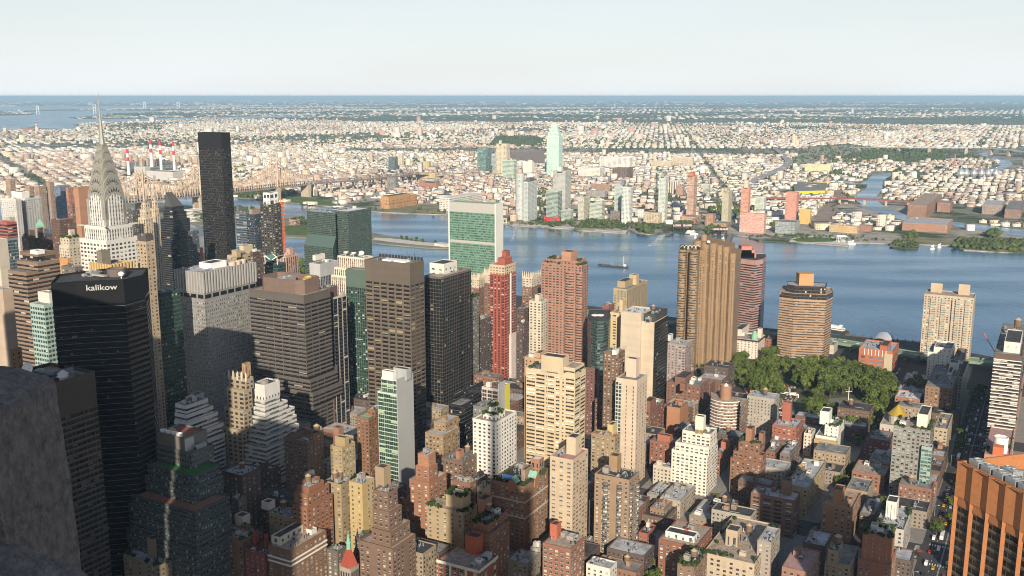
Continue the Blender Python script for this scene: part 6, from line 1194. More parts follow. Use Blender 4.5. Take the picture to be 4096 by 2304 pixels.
# ------------------------------------------------------------------ low filler houses of the near city, one object each
def clash(c, r):
    for (fc, C, wa, ws) in FOOT:
        d = Vector((c.x - C.x, c.y - C.y, 0)); a, s = d.dot(AV), d.dot(ST)
        if -r < a < wa + r and -r < s < ws + r: return True
    return False
parkW = [G(x, y) for x, y in PARKP]
def inside(p, P):
    c = False; n = len(P)
    for i in range(n):
        a, b = P[i], P[(i + 1) % n]
        if (a[1] > p.y) != (b[1] > p.y) and p.x < (b[0] - a[0]) * (p.y - a[1]) / (b[1] - a[1]) + a[0]: c = not c
    return c
plaza = [G(x, y) for x, y in ((2960, 1600), (3010, 1700), (3080, 1712), (3250, 1700), (3200, 1560), (2990, 1560))]
qf = random.Random(21); nf = 0
FILL = [((.18, .115, .085), 'dark brown brick'), ((.26, .14, .1), 'red brick'), ((.34, .27, .19), 'tan'), ((.13, .1, .09), 'sooty dark'), ((.40, .36, .31), 'pale stuccoed'), ((.3, .25, .21), 'grey brown')]
for (p0, p1, q0, q1) in blocks:
    for row in (0, 1):
        p = p0 + 1
        while p < p1 - 12:
            wd = qf.uniform(13, 26); dp = (q1 - q0) / 2 - qf.uniform(2, 7); qa = q0 + .8 if row == 0 else q1 - .8 - dp
            if p + wd > p1: break
            c = PQ(p + wd / 2, qa + dp / 2); hgt = qf.choice((14, 16, 18, 22, 26, 34)) * qf.uniform(.85, 1.1); pos = p; p += wd + qf.choice((.2, .3, .3, 6))
            if c.y < 590 or c.y > 1150 or clash(c, min(wd, dp) * .42) or inside(c, parkW) or inside(c, plaza): continue
            u = c.x / (c.y * CP + (H - hgt) * SP); yy = 1152 - FPX * ((c.y * SP - (H - hgt) * CP) / (c.y * CP + (H - hgt) * SP)); xx = 2048 + u * FPX
            if not (-50 < xx < 4150) or yy > 2420: continue
            if c.y < 760 and 2560 < xx < 2850: hgt = min(hgt, 17)
            k = qf.randrange(6); root = empty('row_house', c, '%s low house between taller blocks, %s roof' % (FILL[k][1], ('pale', 'dark', 'grey')[nf % 3]), 'house', 'low houses between the towers')
            pts = quadpts(PQ(pos, qa), dp, wd); zz = block(root, pts, -.5, hgt, apt(FILL[k][0], wf=.4, bay=3.2, ba=.3), ('pale', 'dark', 'grey')[nf % 3], 'wall', .7)
            clutter(root, pts, zz, nf, qf.randrange(1, 5), 1 if qf.random() < .2 else 0, blank(qf.choice(((.3, .2, .14), (.55, .52, .48), (.2, .15, .12)))), edge=.2, big=.8); nf += 1
print('filler', nf)
# ------------------------------------------------------------------ trees
LG = bpy.data.materials.new('tree_leaves'); LG.use_nodes = True; t_ = LG.node_tree; b_ = t_.nodes['Principled BSDF']; b_.inputs['Roughness'].default_value = .7; b_.inputs['Specular IOR Level'].default_value = .2
ge = t_.nodes.new('ShaderNodeNewGeometry'); n_ = t_.nodes.new('ShaderNodeTexNoise'); n_.inputs['Scale'].default_value = .35; n_.inputs['Detail'].default_value = 4; t_.links.new(ge.outputs['Position'], n_.inputs['Vector']); ad = t_.nodes.new('ShaderNodeMath'); ad.operation = 'MULTIPLY_ADD'; ad.inputs[1].default_value = .35; t_.links.new(ge.outputs['Random Per Island'], ad.inputs[0]); oi_ = t_.nodes.new('ShaderNodeObjectInfo'); am_ = t_.nodes.new('ShaderNodeMath'); am_.operation = 'MULTIPLY_ADD'; am_.inputs[1].default_value = .3; t_.links.new(oi_.outputs['Random'], am_.inputs[0]); am2_ = t_.nodes.new('ShaderNodeMath'); am2_.operation = 'SUBTRACT'; am2_.inputs[1].default_value = .15; t_.links.new(n_.outputs['Fac'], am2_.inputs[0]); t_.links.new(am2_.outputs[0], am_.inputs[2]); t_.links.new(am_.outputs[0], ad.inputs[2])
t_.links.new(ramp(ad.outputs[0], .45, .95, (.042, .066, .013), (.125, .158, .036)), b_.inputs['Base Color'])
BARK = princ('bark', (.10, .075, .055), vary=.3, scale=2)
def crown_mesh(seed, h=15.0, r=5.5, nl=1100, leaf=.62):
    q = random.Random(seed); mb = MB(); lobes = [(Vector((0, 0, h * .68)), r * .7)]
    for i in range(10):
        t = q.uniform(0, 6.28); rr = r * q.uniform(.45, .8); lobes.append((Vector((rr * math.cos(t), rr * math.sin(t), h * q.uniform(.45, .86))), r * q.uniform(.28, .5)))
    for k in range(nl):
        c, rad = q.choice(lobes); d = Vector((q.gauss(0, 1), q.gauss(0, 1), q.gauss(.25, 1))).normalized(); p = c + d * rad * q.uniform(.72, 1.05); nrm = (d + Vector((q.gauss(0, .5), q.gauss(0, .5), q.gauss(0, .5)))).normalized()
        e1 = nrm.cross(Vector((q.gauss(0, 1), q.gauss(0, 1), q.gauss(0, 1)))).normalized() * leaf * q.uniform(.7, 1.3); e2 = nrm.cross(e1).normalized() * leaf * q.uniform(.7, 1.2)
        mb.face([p - e1 - e2, p + e1 - e2 * .6, p + e1 * .7 + e2, p - e1 * .8 + e2 * .8])
    tr = MB(); tr.lathe((0, 0, 0), [(.5, -.3), (.36, h * .3), (.2, h * .6)], 7)
    for i in range(5):
        t = q.uniform(0, 6.28); a = Vector((0, 0, h * q.uniform(.28, .45))); tr.bar(a, a + Vector((math.cos(t) * r * .6, math.sin(t) * r * .6, h * .28)), .28)
    return mb, tr
TREES = []
def make_tree(seed, **k):
    mb, tr = crown_mesh(seed, **k); r = empty('tree', (0, 0, 0), 'x', 'tree'); c = mb.build('crown', LG, r); t = tr.build('trunk', BARK, r); return r, c, t
def place_tree(base, loc, s, rz, label, group, first):
    if first: r, c, t = base
    else:
        r = base[0].copy(); COL.objects.link(r)
        for ch in base[1:]: d = ch.copy(); COL.objects.link(d); d.parent = r
    r.location = loc; r.scale = (s, s, s * qt.uniform(.85, 1.1)); r.rotation_euler.z = rz; tag(r, label, 'tree', group); return r
qt = random.Random(12)
def grove(polys, step, label, group, scale=(.85, 1.2), bases=3, seed=0, avoid=None, **k):
    bs = [make_tree(seed + i, **k) for i in range(bases)]; used = [False] * bases; n = 0
    for P in polys:
        W = [G(x, y) for x, y in P]; x0, x1 = min(p.x for p in W), max(p.x for p in W); y0, y1 = min(p.y for p in W), max(p.y for p in W); y = y0
        while y < y1:
            x = x0
            while x < x1:
                p = Vector((x + qt.uniform(-.4, .4) * step, y + qt.uniform(-.4, .4) * step, 0)); x += step
                if not inside(p, W) or (avoid and inside(p, avoid)): continue
                i = n % bases; place_tree(bs[i], p, qt.uniform(*scale), qt.uniform(0, 6.28), label, group, not used[i]); used[i] = True; n += 1
            y += step
    for i in range(bases):
        if not used[i]:
            for o in (bs[i][1], bs[i][2], bs[i][0]): bpy.data.objects.remove(o)
    return n
clr = [G(x, y) for x, y in ((3285, 1660), (3290, 1600), (3370, 1582), (3455, 1600), (3480, 1645), (3400, 1690), (3320, 1680))]
print('trees', grove([[(3300, 1520), (3420, 1490), (3575, 1560), (3568, 1630), (3470, 1745), (3310, 1745), (3230, 1700), (3265, 1600)]], 11.8, 'leafy park tree around the paved clearing', 'park trees around the clearing', avoid=clr, seed=1, scale=(1.2, 1.55)),
      grove([[(2985, 1600), (3005, 1495), (3075, 1478), (3130, 1540), (3105, 1598), (3060, 1612)], [(3100, 1490), (3250, 1478), (3262, 1530), (3225, 1600), (3190, 1590), (3150, 1520)]], 12, 'leafy tree on the green above the tunnel mouth', 'trees above the tunnel mouth', seed=11, scale=(1.15, 1.5)),
      grove([[(2945, 1440), (2985, 1465), (3000, 1500), (2975, 1560), (2940, 1570), (2935, 1490)], [(3270, 1470), (3390, 1468), (3330, 1510), (3285, 1500)], [(3055, 1440), (3110, 1430), (3100, 1470), (3060, 1470)]], 12, 'dark street tree beside the park avenue and riverside slab', 'street trees round the park', seed=21, scale=(1.0, 1.35)),
      grove([[(3620, 1560), (3700, 1545), (3710, 1590), (3650, 1590)], [(3868, 1640), (3920, 1560), (3930, 1600), (3880, 1690)]], 11, 'dark tree beside the white block near the wide street', 'trees near the wide street', seed=31, bases=2),
      grove([[(3330, 1990), (3385, 1890), (3420, 1880), (3395, 1990), (3350, 2040)], [(3470, 2050), (3560, 2010), (3560, 2060), (3480, 2080)], [(3408, 1800), (3440, 1760), (3455, 1790), (3420, 1830)], [(3230, 1800), (3300, 1790), (3290, 1830), (3240, 1830)]], 12, 'tree lining the side street right of the tan long building', 'side street trees', seed=41, scale=(.6, .9)),
      grove([[(1590, 2110), (1700, 2080), (1720, 2170), (1620, 2200)], [(1660, 2290), (1750, 2250), (1760, 2400), (1650, 2400)], [(2560, 2300), (2640, 2240), (2640, 2400), (2560, 2400)], [(2140, 2210), (2180, 2160), (2190, 2220), (2150, 2240)]], 12, 'dark courtyard tree in shade between brick blocks', 'courtyard trees in shade', seed=51, scale=(.6, .95)),
      grove([[(2895, 2110), (3010, 2090), (3010, 2160), (2910, 2170)], [(2840, 2000), (2885, 1960), (2880, 2020), (2845, 2030)], [(2722, 1980), (2760, 1960), (2760, 2000)]], 9, 'small tree in the yards right of the bright white block', 'yard trees by the white block', seed=61, scale=(.45, .7), bases=2),
      grove([[(3770, 2050), (3830, 1920), (3838, 1960), (3800, 2090)], [(3720, 2130), (3770, 2090), (3760, 2150), (3725, 2170)], [(3955, 1640), (3990, 1560), (3995, 1620), (3960, 1700)], [(3820, 1800), (3850, 1740), (3855, 1780), (3830, 1830)]], 10, 'street tree shading the pavement of the wide street', 'trees along the wide street', seed=71, scale=(.6, .9), bases=2),
      grove([[(1600, 955), (1560, 948), (1660, 962), (1745, 973), (1740, 977), (1600, 962)]], 14, 'small clipped tree in the double row on the island tip', 'linden rows on the island tip', seed=81, scale=(.5, .62), bases=1, nl=300, leaf=1.1),
      grove([[(1145, 896), (1190, 884), (1238, 890), (1238, 905)], [(1210, 930), (1240, 920), (1240, 940)], [(760, 880), (815, 870), (815, 890)], [(1195, 1075), (1215, 1062), (1230, 1090), (1205, 1110)], [(945, 845), (1040, 850), (1050, 868), (940, 870)]], 19, 'round tree on the long island beside the towers', 'trees on the long island', seed=91, scale=(.9, 1.3), bases=2, nl=400, leaf=1.2))
# ------------------------------------------------------------------ the far borough
TINT = bpy.data.materials.new('far_masonry'); TINT.use_nodes = True; t_ = TINT.node_tree; t_.nodes.remove(t_.nodes['Principled BSDF'])
n_ = t_.nodes.new('ShaderNodeGroup'); n_.node_tree = FG; at_ = t_.nodes.new('ShaderNodeAttribute'); at_.attribute_name = 'tint'
for k, q in (('WF', .45), ('HF', .45), ('BlindAmt', .3), ('WinRough', .3), ('Mull', 1.0), ('Seed', 5.0), ('WinSpec', .4)): n_.inputs[k].default_value = q
n_.inputs['Win'].default_value = (.14, .14, .145, 1)
t_.links.new(at_.outputs['Color'], n_.inputs['Wall']); t_.links.new(at_.outputs['Color'], n_.inputs['Span']); t_.links.new(n_.outputs[0], t_.nodes['Material Output'].inputs['Surface'])
def mass_boxes(name, c, size, rot, wall, roof, mat=None, origin=None, win=5.0):
    """many boxes as one mesh: c (n,3) base centres, size (n,3), rot (n), wall and roof colours (n,3)"""
    n = len(c); s = np.array([[-1, -1], [1, -1], [1, 1], [-1, 1]]) * .5
    co, si = np.cos(rot), np.sin(rot); v = np.zeros((n, 8, 3), np.float32)
    for k in range(4):
        lx, ly = s[k, 0] * size[:, 0], s[k, 1] * size[:, 1]
        for z in (0, 1): v[:, k + 4 * z, 0] = c[:, 0] + lx * co - ly * si; v[:, k + 4 * z, 1] = c[:, 1] + lx * si + ly * co; v[:, k + 4 * z, 2] = c[:, 2] + size[:, 2] * z
    fq = np.array([[0, 1, 5, 4], [1, 2, 6, 5], [2, 3, 7, 6], [3, 0, 4, 7], [4, 5, 6, 7]])
    F_ = (fq[None] + 8 * np.arange(n)[:, None, None]).reshape(-1, 4)
    me = bpy.data.meshes.new(name); me.vertices.add(n * 8); me.loops.add(n * 20); me.polygons.add(n * 5)
    vv = v.reshape(-1, 3)
    if origin is not None: vv = vv - np.array(origin, np.float32)
    me.vertices.foreach_set('co', vv.ravel()); me.loops.foreach_set('vertex_index', F_.ravel().astype(np.int32)); me.polygons.foreach_set('loop_start', np.arange(0, n * 20, 4, dtype=np.int32))
    uv = np.zeros((n, 5, 4, 2), np.float32); uv[:, 4] = (0, -1); ld = np.random.RandomState(len(name) + n).randint(0, 500, n)
    for k in range(4):
        ln = size[:, 0] if k % 2 == 0 else size[:, 1]; b = np.maximum(1, np.round(ln / win)); fl = size[:, 2] / 4.0
        uv[:, k, 0] = np.stack([ld, fl - .2], 1); uv[:, k, 1] = np.stack([ld + b, fl - .2], 1); uv[:, k, 2] = np.stack([ld + b, fl * 0 - .2], 1); uv[:, k, 3] = np.stack([ld, fl * 0 - .2], 1)
    ul = me.uv_layers.new(name='uv'); ul.data.foreach_set('uv', uv.ravel())
    col = np.ones((n, 5, 4), np.float32); col[:, :4, :3] = wall[:, None]; col[:, 4, :3] = roof
    at__ = me.attributes.new('tint', 'FLOAT_COLOR', 'FACE'); at__.data.foreach_set('color', col.ravel())
    me.materials.append(mat or TINT); me.update(calc_edges=True); me.validate()
    o = bpy.data.objects.new(name, me); COL.objects.link(o)
    if origin is not None: o.location = origin
    return o
rs = np.random.RandomState(5)
PAL = np.array([[.72, .66, .56], [.69, .59, .46], [.60, .47, .37], [.48, .34, .26], [.74, .72, .68], [.64, .6, .55], [.42, .35, .31], [.66, .54, .38], [.43, .30, .23]])
RPAL = np.array([[.62, .6, .57], [.5, .48, .46], [.36, .35, .34], [.70, .68, .66], [.54, .49, .43], [.24, .23, .23], [.54, .42, .36]])
TH = R(-8.4); E1 = np.array([math.cos(TH), math.sin(TH)]); E2 = np.array([-math.sin(TH), math.cos(TH)])      # local grid of the far streets
wq = [np.array([(p.x, p.y) for p in [G(x, y) for x, y in P]]) for P in ()]
def npin(x, y, P):
    c = np.zeros(len(x), bool); n = len(P)
    for i in range(n):
        a, b = P[i], P[(i + 1) % n]
        with np.errstate(divide='ignore', invalid='ignore'): k = ((a[1] > y) != (b[1] > y)) & (x < (b[0] - a[0]) * (y - a[1]) / (b[1] - a[1] + 1e-9) + a[0])
        c ^= k
    return c
GP = lambda pp: [(G(x, y).x, G(x, y).y) for x, y in pp]
QW = [(p.x, p.y) for p in Q0] + [(60000, 3000), (BIG, BIG), (-BIG, BIG), (-60000, 3300), (-6000, 3200)]
NOB = [GP(p) for p in ([(4200, 960), (4096, 955), (3880, 920), (3640, 895), (3480, 850), (3430, 830), (3395, 795), (3440, 750), (3360, 740), (3370, 720), (3440, 728), (3480, 690), (3600, 683), (3590, 705), (3545, 730), (3535, 790), (3640, 860), (3770, 880), (4096, 915), (4200, 922)],   # creek
    [(3550, 990), (3590, 958), (3700, 940), (3820, 940), (4200, 970), (4200, 1030), (3800, 1010)],                                          # green point
    [(3900, 690), (4000, 650), (3880, 610), (3960, 600), (4110, 640), (4060, 690)],
    [(3140, 655), (3230, 585), (3400, 575), (3560, 600), (3820, 595), (3810, 640), (3620, 655), (3500, 640), (3300, 640), (3200, 665)],      # burial ground
    [(1960, 582), (1990, 546), (2120, 545), (2180, 556), (2150, 585), (2040, 580)],                                                          # wood
    [(2040, 640), (2040, 605), (2180, 600), (2190, 645), (2330, 690), (2250, 690), (2190, 660)],                                             # rail yard
    [(3250, 905), (3265, 850), (3330, 800), (3345, 760), (3380, 760), (3390, 790), (3320, 830), (3350, 890)],                                # rail yard
    [(1480, 845), (1560, 830), (1690, 815), (1760, 815), (1790, 858), (1690, 856), (1520, 848)], [(1380, 830), (1480, 790), (1540, 800), (1490, 845)],
    [(690, 800), (700, 755), (1200, 770), (1350, 800), (1360, 826), (1140, 806), (940, 786)],
    [(2290, 918), (2330, 880), (2470, 885), (2640, 905), (2640, 936), (2500, 935)], [(2960, 950), (3100, 925), (3460, 940), (3560, 960), (3560, 976), (3130, 968)],
    [(2060, 905), (2060, 885), (2300, 880), (2300, 918)], [(2640, 930), (2680, 890), (2830, 900), (2960, 930), (2960, 945)],
    [(500, 640), (800, 640), (690, 690), (500, 720)])]
BAYS = [GP(p) for p in ([(-80, 430), (330, 422), (800, 421), (800, 434), (440, 434), (-80, 448)], [(-80, 461), (140, 458), (100, 445), (470, 439), (690, 446), (430, 456), (400, 464), (300, 474), (420, 475), (800, 468), (800, 478), (520, 488), (330, 494), (300, 520), (60, 522), (-80, 545)], [(860, 466), (1200, 463), (1200, 469), (880, 479)])]
RESERVED = []
def far_scatter(Y0, Y1, pitch, size, hmean, keep, seed):
    return [np.concatenate(k_) for k_ in zip(*[scatter_zone(Y0, Y1, pitch, size, hmean, keep, seed + 20 * i, th, lo, hi) for i, (th, lo, hi) in enumerate(((R(31), -9, -.17), (R(81.6), -.17, .27), (R(63), .27, 9)))])]
def scatter_zone(Y0, Y1, pitch, size, hmean, keep, seed, TH, zlo, zhi):
    E1 = np.array([math.cos(TH), math.sin(TH)]); E2 = np.array([-math.sin(TH), math.cos(TH)])
    r = np.random.RandomState(seed); W = Y1 * .56 + 300
    pu = pitch * (1.75 if pitch < 40 else 1)
    nu, nv = int(3 * W / pu), int((Y1 - Y0) * 1.25 / pitch + 1.4 * W * abs(math.sin(TH)) * 2 / pitch); iu, iv = np.meshgrid(np.arange(nu), np.arange(nv)); iu, iv = iu.ravel(), iv.ravel()
    u = (iu - nu / 2) * pu + r.uniform(-.04, .04, len(iu)) * pu; v = Y0 - .15 * (Y1 - Y0) - 1.2 * W * abs(math.sin(TH)) + iv * pitch + r.uniform(-.12, .12, len(iu)) * pitch
    x = u * E1[0] + v * E2[0]; y = u * E1[1] + v * E2[1]
    lane = ((np.abs(np.mod(u, 98) - 49) < 45) & (np.abs(np.mod(v, 230) - 115) < 109)) if pitch < 60 else np.ones(len(u), bool)
    big = np.mod(u + 300, 1700) > 22
    clump = np.sin(x * .0021 + 1.3) * np.sin(y * .0017 + .4) + np.sin(x * .0007 - y * .0009) * .7 + r.normal(0, .7, len(x))
    ok = lane & big & (x >= zlo * y) & (x < zhi * y) & (y > Y0) & (y < Y1) & (np.abs(x) < y * .545 + 60) & (clump > keep)
    x, y, clump = x[ok], y[ok], clump[ok]; ok = npin(x, y, QW)
    for P in NOB + BAYS: ok &= ~npin(x, y, P)
    for (cx, cyy, rr) in RESERVED: ok &= ((x - cx) ** 2 + (y - cyy) ** 2 > rr * rr)
    x, y = x[ok], y[ok]; n = len(x)
    s = np.stack([r.uniform(.55, 1.0, n) * size * (pu / pitch), r.uniform(.6, 1.05, n) * size, hmean * np.exp(r.normal(0, .36, n))], 1)
    bigm = r.random_sample(n) < .05; s[bigm, :2] *= 1.7; s[bigm, 2] *= 1.2; tall = r.random_sample(n) < .025; s[tall, 2] *= 2.8
    zone = (np.sin(x * .0031 + 2) + np.sin(y * .0023 + x * .0011)); wi = np.where(r.random_sample(n) < .18, r.randint(0, 9, n), np.where(zone > .35, r.choice([2, 3, 0, 8, 5], n), r.choice([0, 1, 4, 4, 5, 7, 0], n)))
    wall = PAL[wi] * r.uniform(.8, 1.12, (n, 1)); roof = RPAL[r.randint(0, 7, n)] * r.uniform(.8, 1.1, (n, 1))
    return np.stack([x, y, np.zeros(n)], 1), s, TH + np.where(r.random_sample(n) < .2, .35, 0) + r.normal(0, .03, n), wall, roof
def toweritem(nm, xl, xc, xr, yt, yb, st, roof='grey', tops=(), cat='apartment tower', name='apartment_tower', cl=0, Y=None):
    Y = Y or G(xc, yb).y; r, p, zr, inf = B(name, nm, Y, [(xl, xc, xr, yt)], st, roof=roof, tops=tops, cl=cl, cat=cat)
    C, wa, ws, z = inf[0][:4]; c = C + AV * wa / 2 + ST * ws / 2; RESERVED.append((c.x, c.y, max(wa, ws) * .62 + 12)); return r, p, zr, inf
gl = lambda c, w=(.10, .15, .15), **k: glass(c, w, **dict(dict(bay=3, fl=3.3, wf=.75, hf=.6, ba=.2, blind=(.4, .45, .42)), **k))
T = toweritem
def rtower(nm, xc, wpx, yt, yb, st):
    Y = G(xc, yb).y + 10; z = at(xc, yt, Y).z; c = atx(xc, Y, z); rr = wpx / FPX * Y / 2; pts = [c + Vector((rr * math.cos(t), rr * math.sin(t), 0)) for t in [2 * math.pi * i / 18 for i in range(18)]]
    RESERVED.append((c.x, c.y, rr + 10)); return polyb('apartment_tower', nm, pts, z, st, 'grey', parapet=.8, smooth_u=True)
rtower('round pale glass tower at the far bank, left end of the cluster', 2080, 36, 694, 880, gl((.5, .52, .5), (.2, .25, .26), bay=4, wf=.6))
T('square pale glass tower with a dark roof box beside the round tower', 2094, 2112, 2148, 728, 884, gl((.52, .54, .52), (.16, .21, .22), wf=.6), tops=[(2104, 2120, 2138, 712, 727, blank((.12, .12, .13)))])
T('tallest grey glass riverside tower behind the red sign tower', 2212, 2262, 2284, 684, 845, gl((.46, .46, .43), (.13, .15, .16), wf=.6, hf=.5), tops=[(2228, 2245, 2252, 668, 686, blank((.6, .58, .54)))])
T('green glass tower right behind the red script sign', 2184, 2232, 2248, 764, 872, rib((.42, .47, .42), win=(.07, .12, .12), hf=.6, ba=.15, blind=(.25, .33, .3), fl=3.4), roof='white')
T('low green glass block right of the red script sign', 2244, 2285, 2294, 842, 886, gl((.36, .42, .38), (.1, .14, .13)))
T('cream tower with a grey side, before the green striped block', 2312, 2336, 2360, 790, 882, gl((.52, .50, .40), (.25, .27, .22), ba=.3))
T('green and white striped block with a leaning end', 2358, 2408, 2420, 802, 884, rib((.55, .57, .5), win=(.13, .19, .17), hf=.55, fl=3.4, ba=.3), roof='pale', tops=[(2362, 2376, 2400, 792, 804)])
T('tall white and green glass tower left of the white gridded one', 2458, 2490, 2502, 738, 880, gl((.5, .55, .5), (.14, .2, .19)), tops=[(2485, 2495, 2504, 722, 740, blank((.2, .22, .24)))])
T('white gridded tower standing nearest the far water', 2488, 2522, 2532, 750, 898, gl((.62, .64, .6), (.09, .13, .14), bay=4, wf=.6, hf=.6))
T('low dark brick block left of the white gridded tower', 2442, 2482, 2488, 846, 890, apt((.25, .2, .17)))
T('slender white glass tower on a cream podium', 2636, 2664, 2674, 706, 892, gl((.55, .58, .53), (.16, .21, .19), wf=.55), tops=[(2645, 2655, 2666, 694, 708, blank((.3, .32, .3)))])
T('cream podium block left of the slender white glass tower', 2575, 2638, 2668, 852, 894, apt((.52, .43, .3), wf=.5))
T('slender orange red balconied tower with a red crown', 2750, 2778, 2790, 704, 868, rib((.52, .33, .24), win=(.12, .09, .09), hf=.4, fl=3.2, ba=.4), tops=[(2754, 2772, 2782, 690, 706, blank((.45, .18, .11)))])
T('orange red podium block under the slender balconied tower', 2720, 2780, 2803, 868, 896, rib((.5, .3, .22), hf=.45, fl=3.2, ba=.4))
T('olive tan tower behind the second gantry, with pale windows', 2890, 2916, 2930, 764, 900, gl((.46, .42, .3), (.25, .26, .2), ba=.4, wf=.5), tops=[(2898, 2908, 2918, 752, 766)])
T('brick podium block before the olive tan tower', 2850, 2905, 2925, 894, 914, apt((.4, .28, .17)))
T('orange brick block left of the olive tan tower', 2823, 2852, 2862, 858, 906, apt((.48, .27, .19)))
T('pink ribbed tower on the pink podium', 2966, 2996, 3004, 750, 902, sty((.56, .27, .2), win=(.4, .19, .14), bay=5, fl=3.4, wf=.7, hf=.5, ba=.3, blind=(.6, .4, .32)), tops=[(2978, 2990, 2998, 722, 752, blank((.58, .5, .4)))])
T('wide pink podium with white lower floors', 2960, 3058, 3066, 856, 934, sty((.58, .33, .27), win=(.35, .2, .18), bay=5, fl=3.6, wf=.65, hf=.5, ba=.4, blind=(.6, .5, .46)))
T('second pink ribbed tower beside the ochre block', 3144, 3188, 3198, 770, 892, sty((.55, .26, .2), win=(.3, .15, .12), bay=5, fl=3.4, wf=.6, hf=.5, ba=.4, blind=(.65, .5, .45)))
T('plain ochre block beside the rail yard', 3198, 3242, 3246, 838, 898, blank((.52, .37, .14)))
T('grey school like block below the second pink tower', 3102, 3180, 3200, 890, 938, gl((.3, .32, .33), (.2, .24, .24), fl=4), cl=2)
T('green white glass block right of the pink ribbed tower', 3020, 3058, 3066, 788, 850, gl((.55, .58, .52), (.25, .3, .26)))
T('striped white block up the far street, left of the highway', 2812, 2838, 2842, 736, 786, rib((.58, .57, .52), hf=.5))
T('white block with dark vertical bays up the far street', 2674, 2712, 2718, 724, 776, pier((.62, .58, .5), (.16, .12, .1), bay=8, wf=.5))
T('pinkish stepped brick block beside the white dark bayed block', 2704, 2732, 2738, 745, 782, apt((.42, .26, .2)))
# the lone tall green glass tower
Y = 4050
gs = glass((.52, .68, .61), (.30, .46, .41), bay=3.6, fl=4, wf=.8, hf=.55, ba=.1, blind=(.5, .64, .58))
r, p, zr, inf = B('office_tower', 'tallest lone pale green glass tower with a stepped top on the far side', Y, [(2205, 2228, 2234, 501, 16), (2198, 2232, 2240, 515, 8), (2192, 2234, 2246, 530, 3), (2187, 2236, 2251, 545)], gs, cl=0)
RESERVED.append((inf[-1][0].x, inf[-1][0].y + 25, 90))
T('cream gridded tower left of the lone green tower', 1984, 2026, 2040, 576, 700, apt((.60, .53, .38), wf=.5, bay=6, fl=5), tops=[(1996, 2002, 2008, 562, 577)])
T('dark teal glass tower left of the cream gridded tower', 1910, 1944, 1966, 592, 688, rib((.17, .27, .25), win=(.06, .12, .12), hf=.6, fl=5))
T('second teal tower, lower and before the dark teal one', 1908, 1940, 1945, 604, 686, rib((.3, .42, .36), win=(.1, .17, .16), hf=.6, fl=5, ba=.3))
T('grey green glass tower before the cream gridded tower', 1970, 1992, 2003, 622, 696, gl((.36, .42, .4), fl=5))
T('pale green striped glass block below the cream tower', 2010, 2056, 2068, 642, 716, rib((.48, .57, .47), win=(.16, .23, .2), hf=.55, fl=5))
T('bright blank white block left of the lone green tower', 2092, 2128, 2136, 648, 694, blank((.66, .62, .56)))
T('dark glass tower near the viaduct on the far side', 1553, 1580, 1591, 630, 680, gl((.10, .13, .15), (.05, .07, .09), fl=5))
T('cream block right of the dark glass tower by viaduct', 1590, 1608, 1616, 614, 662, apt((.6, .52, .38)))
T('grey gridded slab below the far viaduct', 1548, 1582, 1592, 712, 756, apt((.26, .26, .25), wf=.6, fl=4))
T('yellow tan block above the long ochre warehouse', 1690, 1714, 1726, 646, 680, apt((.58, .45, .22)))
T('white striped block beside the yellow tan block', 1724, 1746, 1752, 648, 682, rib((.62, .6, .56), hf=.5, fl=4))
T('long ochre warehouse by the viaduct bend', 1656, 1740, 1747, 694, 716, apt((.58, .44, .2)), cat='warehouse', name='warehouse')
T('brick warehouse with a raised glass roof', 1675, 1745, 1760, 724, 752, apt((.42, .2, .14)), tops=[(1700, 1735, 1750, 716, 726, blank((.35, .4, .38)))], roof='copper', cat='warehouse', name='warehouse')
T('long orange waterfront warehouse with a clerestory roof', 1522, 1556, 1668, 796, 836, apt((.52, .29, .12), bay=6, fl=9, wf=.3), tops=[(1524, 1554, 1640, 786, 797)], roof='tan', cat='warehouse', name='warehouse')
T('white waterfront factory left of the green slab', 1757, 1800, 1930, 792, 846, apt((.64, .6, .53), wf=.55, bay=5, fl=5), roof='white', cat='factory', name='factory')
T('big bright white factory on the far side', 2398, 2520, 2530, 630, 672, apt((.68, .66, .63), wf=.5, bay=6, fl=5), roof='white', cat='factory', name='factory')
T('stepped white factory left of the big bright factory', 2312, 2400, 2418, 672, 708, apt((.66, .63, .57), fl=5), roof='white', cat='factory', name='factory')
T('dark brick and glass block before the white factory', 2450, 2510, 2532, 674, 716, pier((.2, .13, .1), (.1, .08, .08), bay=8), cat='factory', name='factory')
T('cream loft building with a tower bay', 2688, 2772, 2776, 630, 664, apt((.60, .5, .36), fl=5, wf=.55), cat='factory', name='factory')
T('long cream loft left of the tower bay loft', 2604, 2686, 2690, 645, 668, apt((.58, .48, .36), fl=5), cat='factory', name='factory')
T('brick hall with white courses below the grey slab block', 2362, 2440, 2448, 740, 764, apt((.4, .24, .17)), cat='factory', name='factory')
T('grey slab block below the brick hall', 2350, 2420, 2430, 765, 790, apt((.36, .34, .32)))
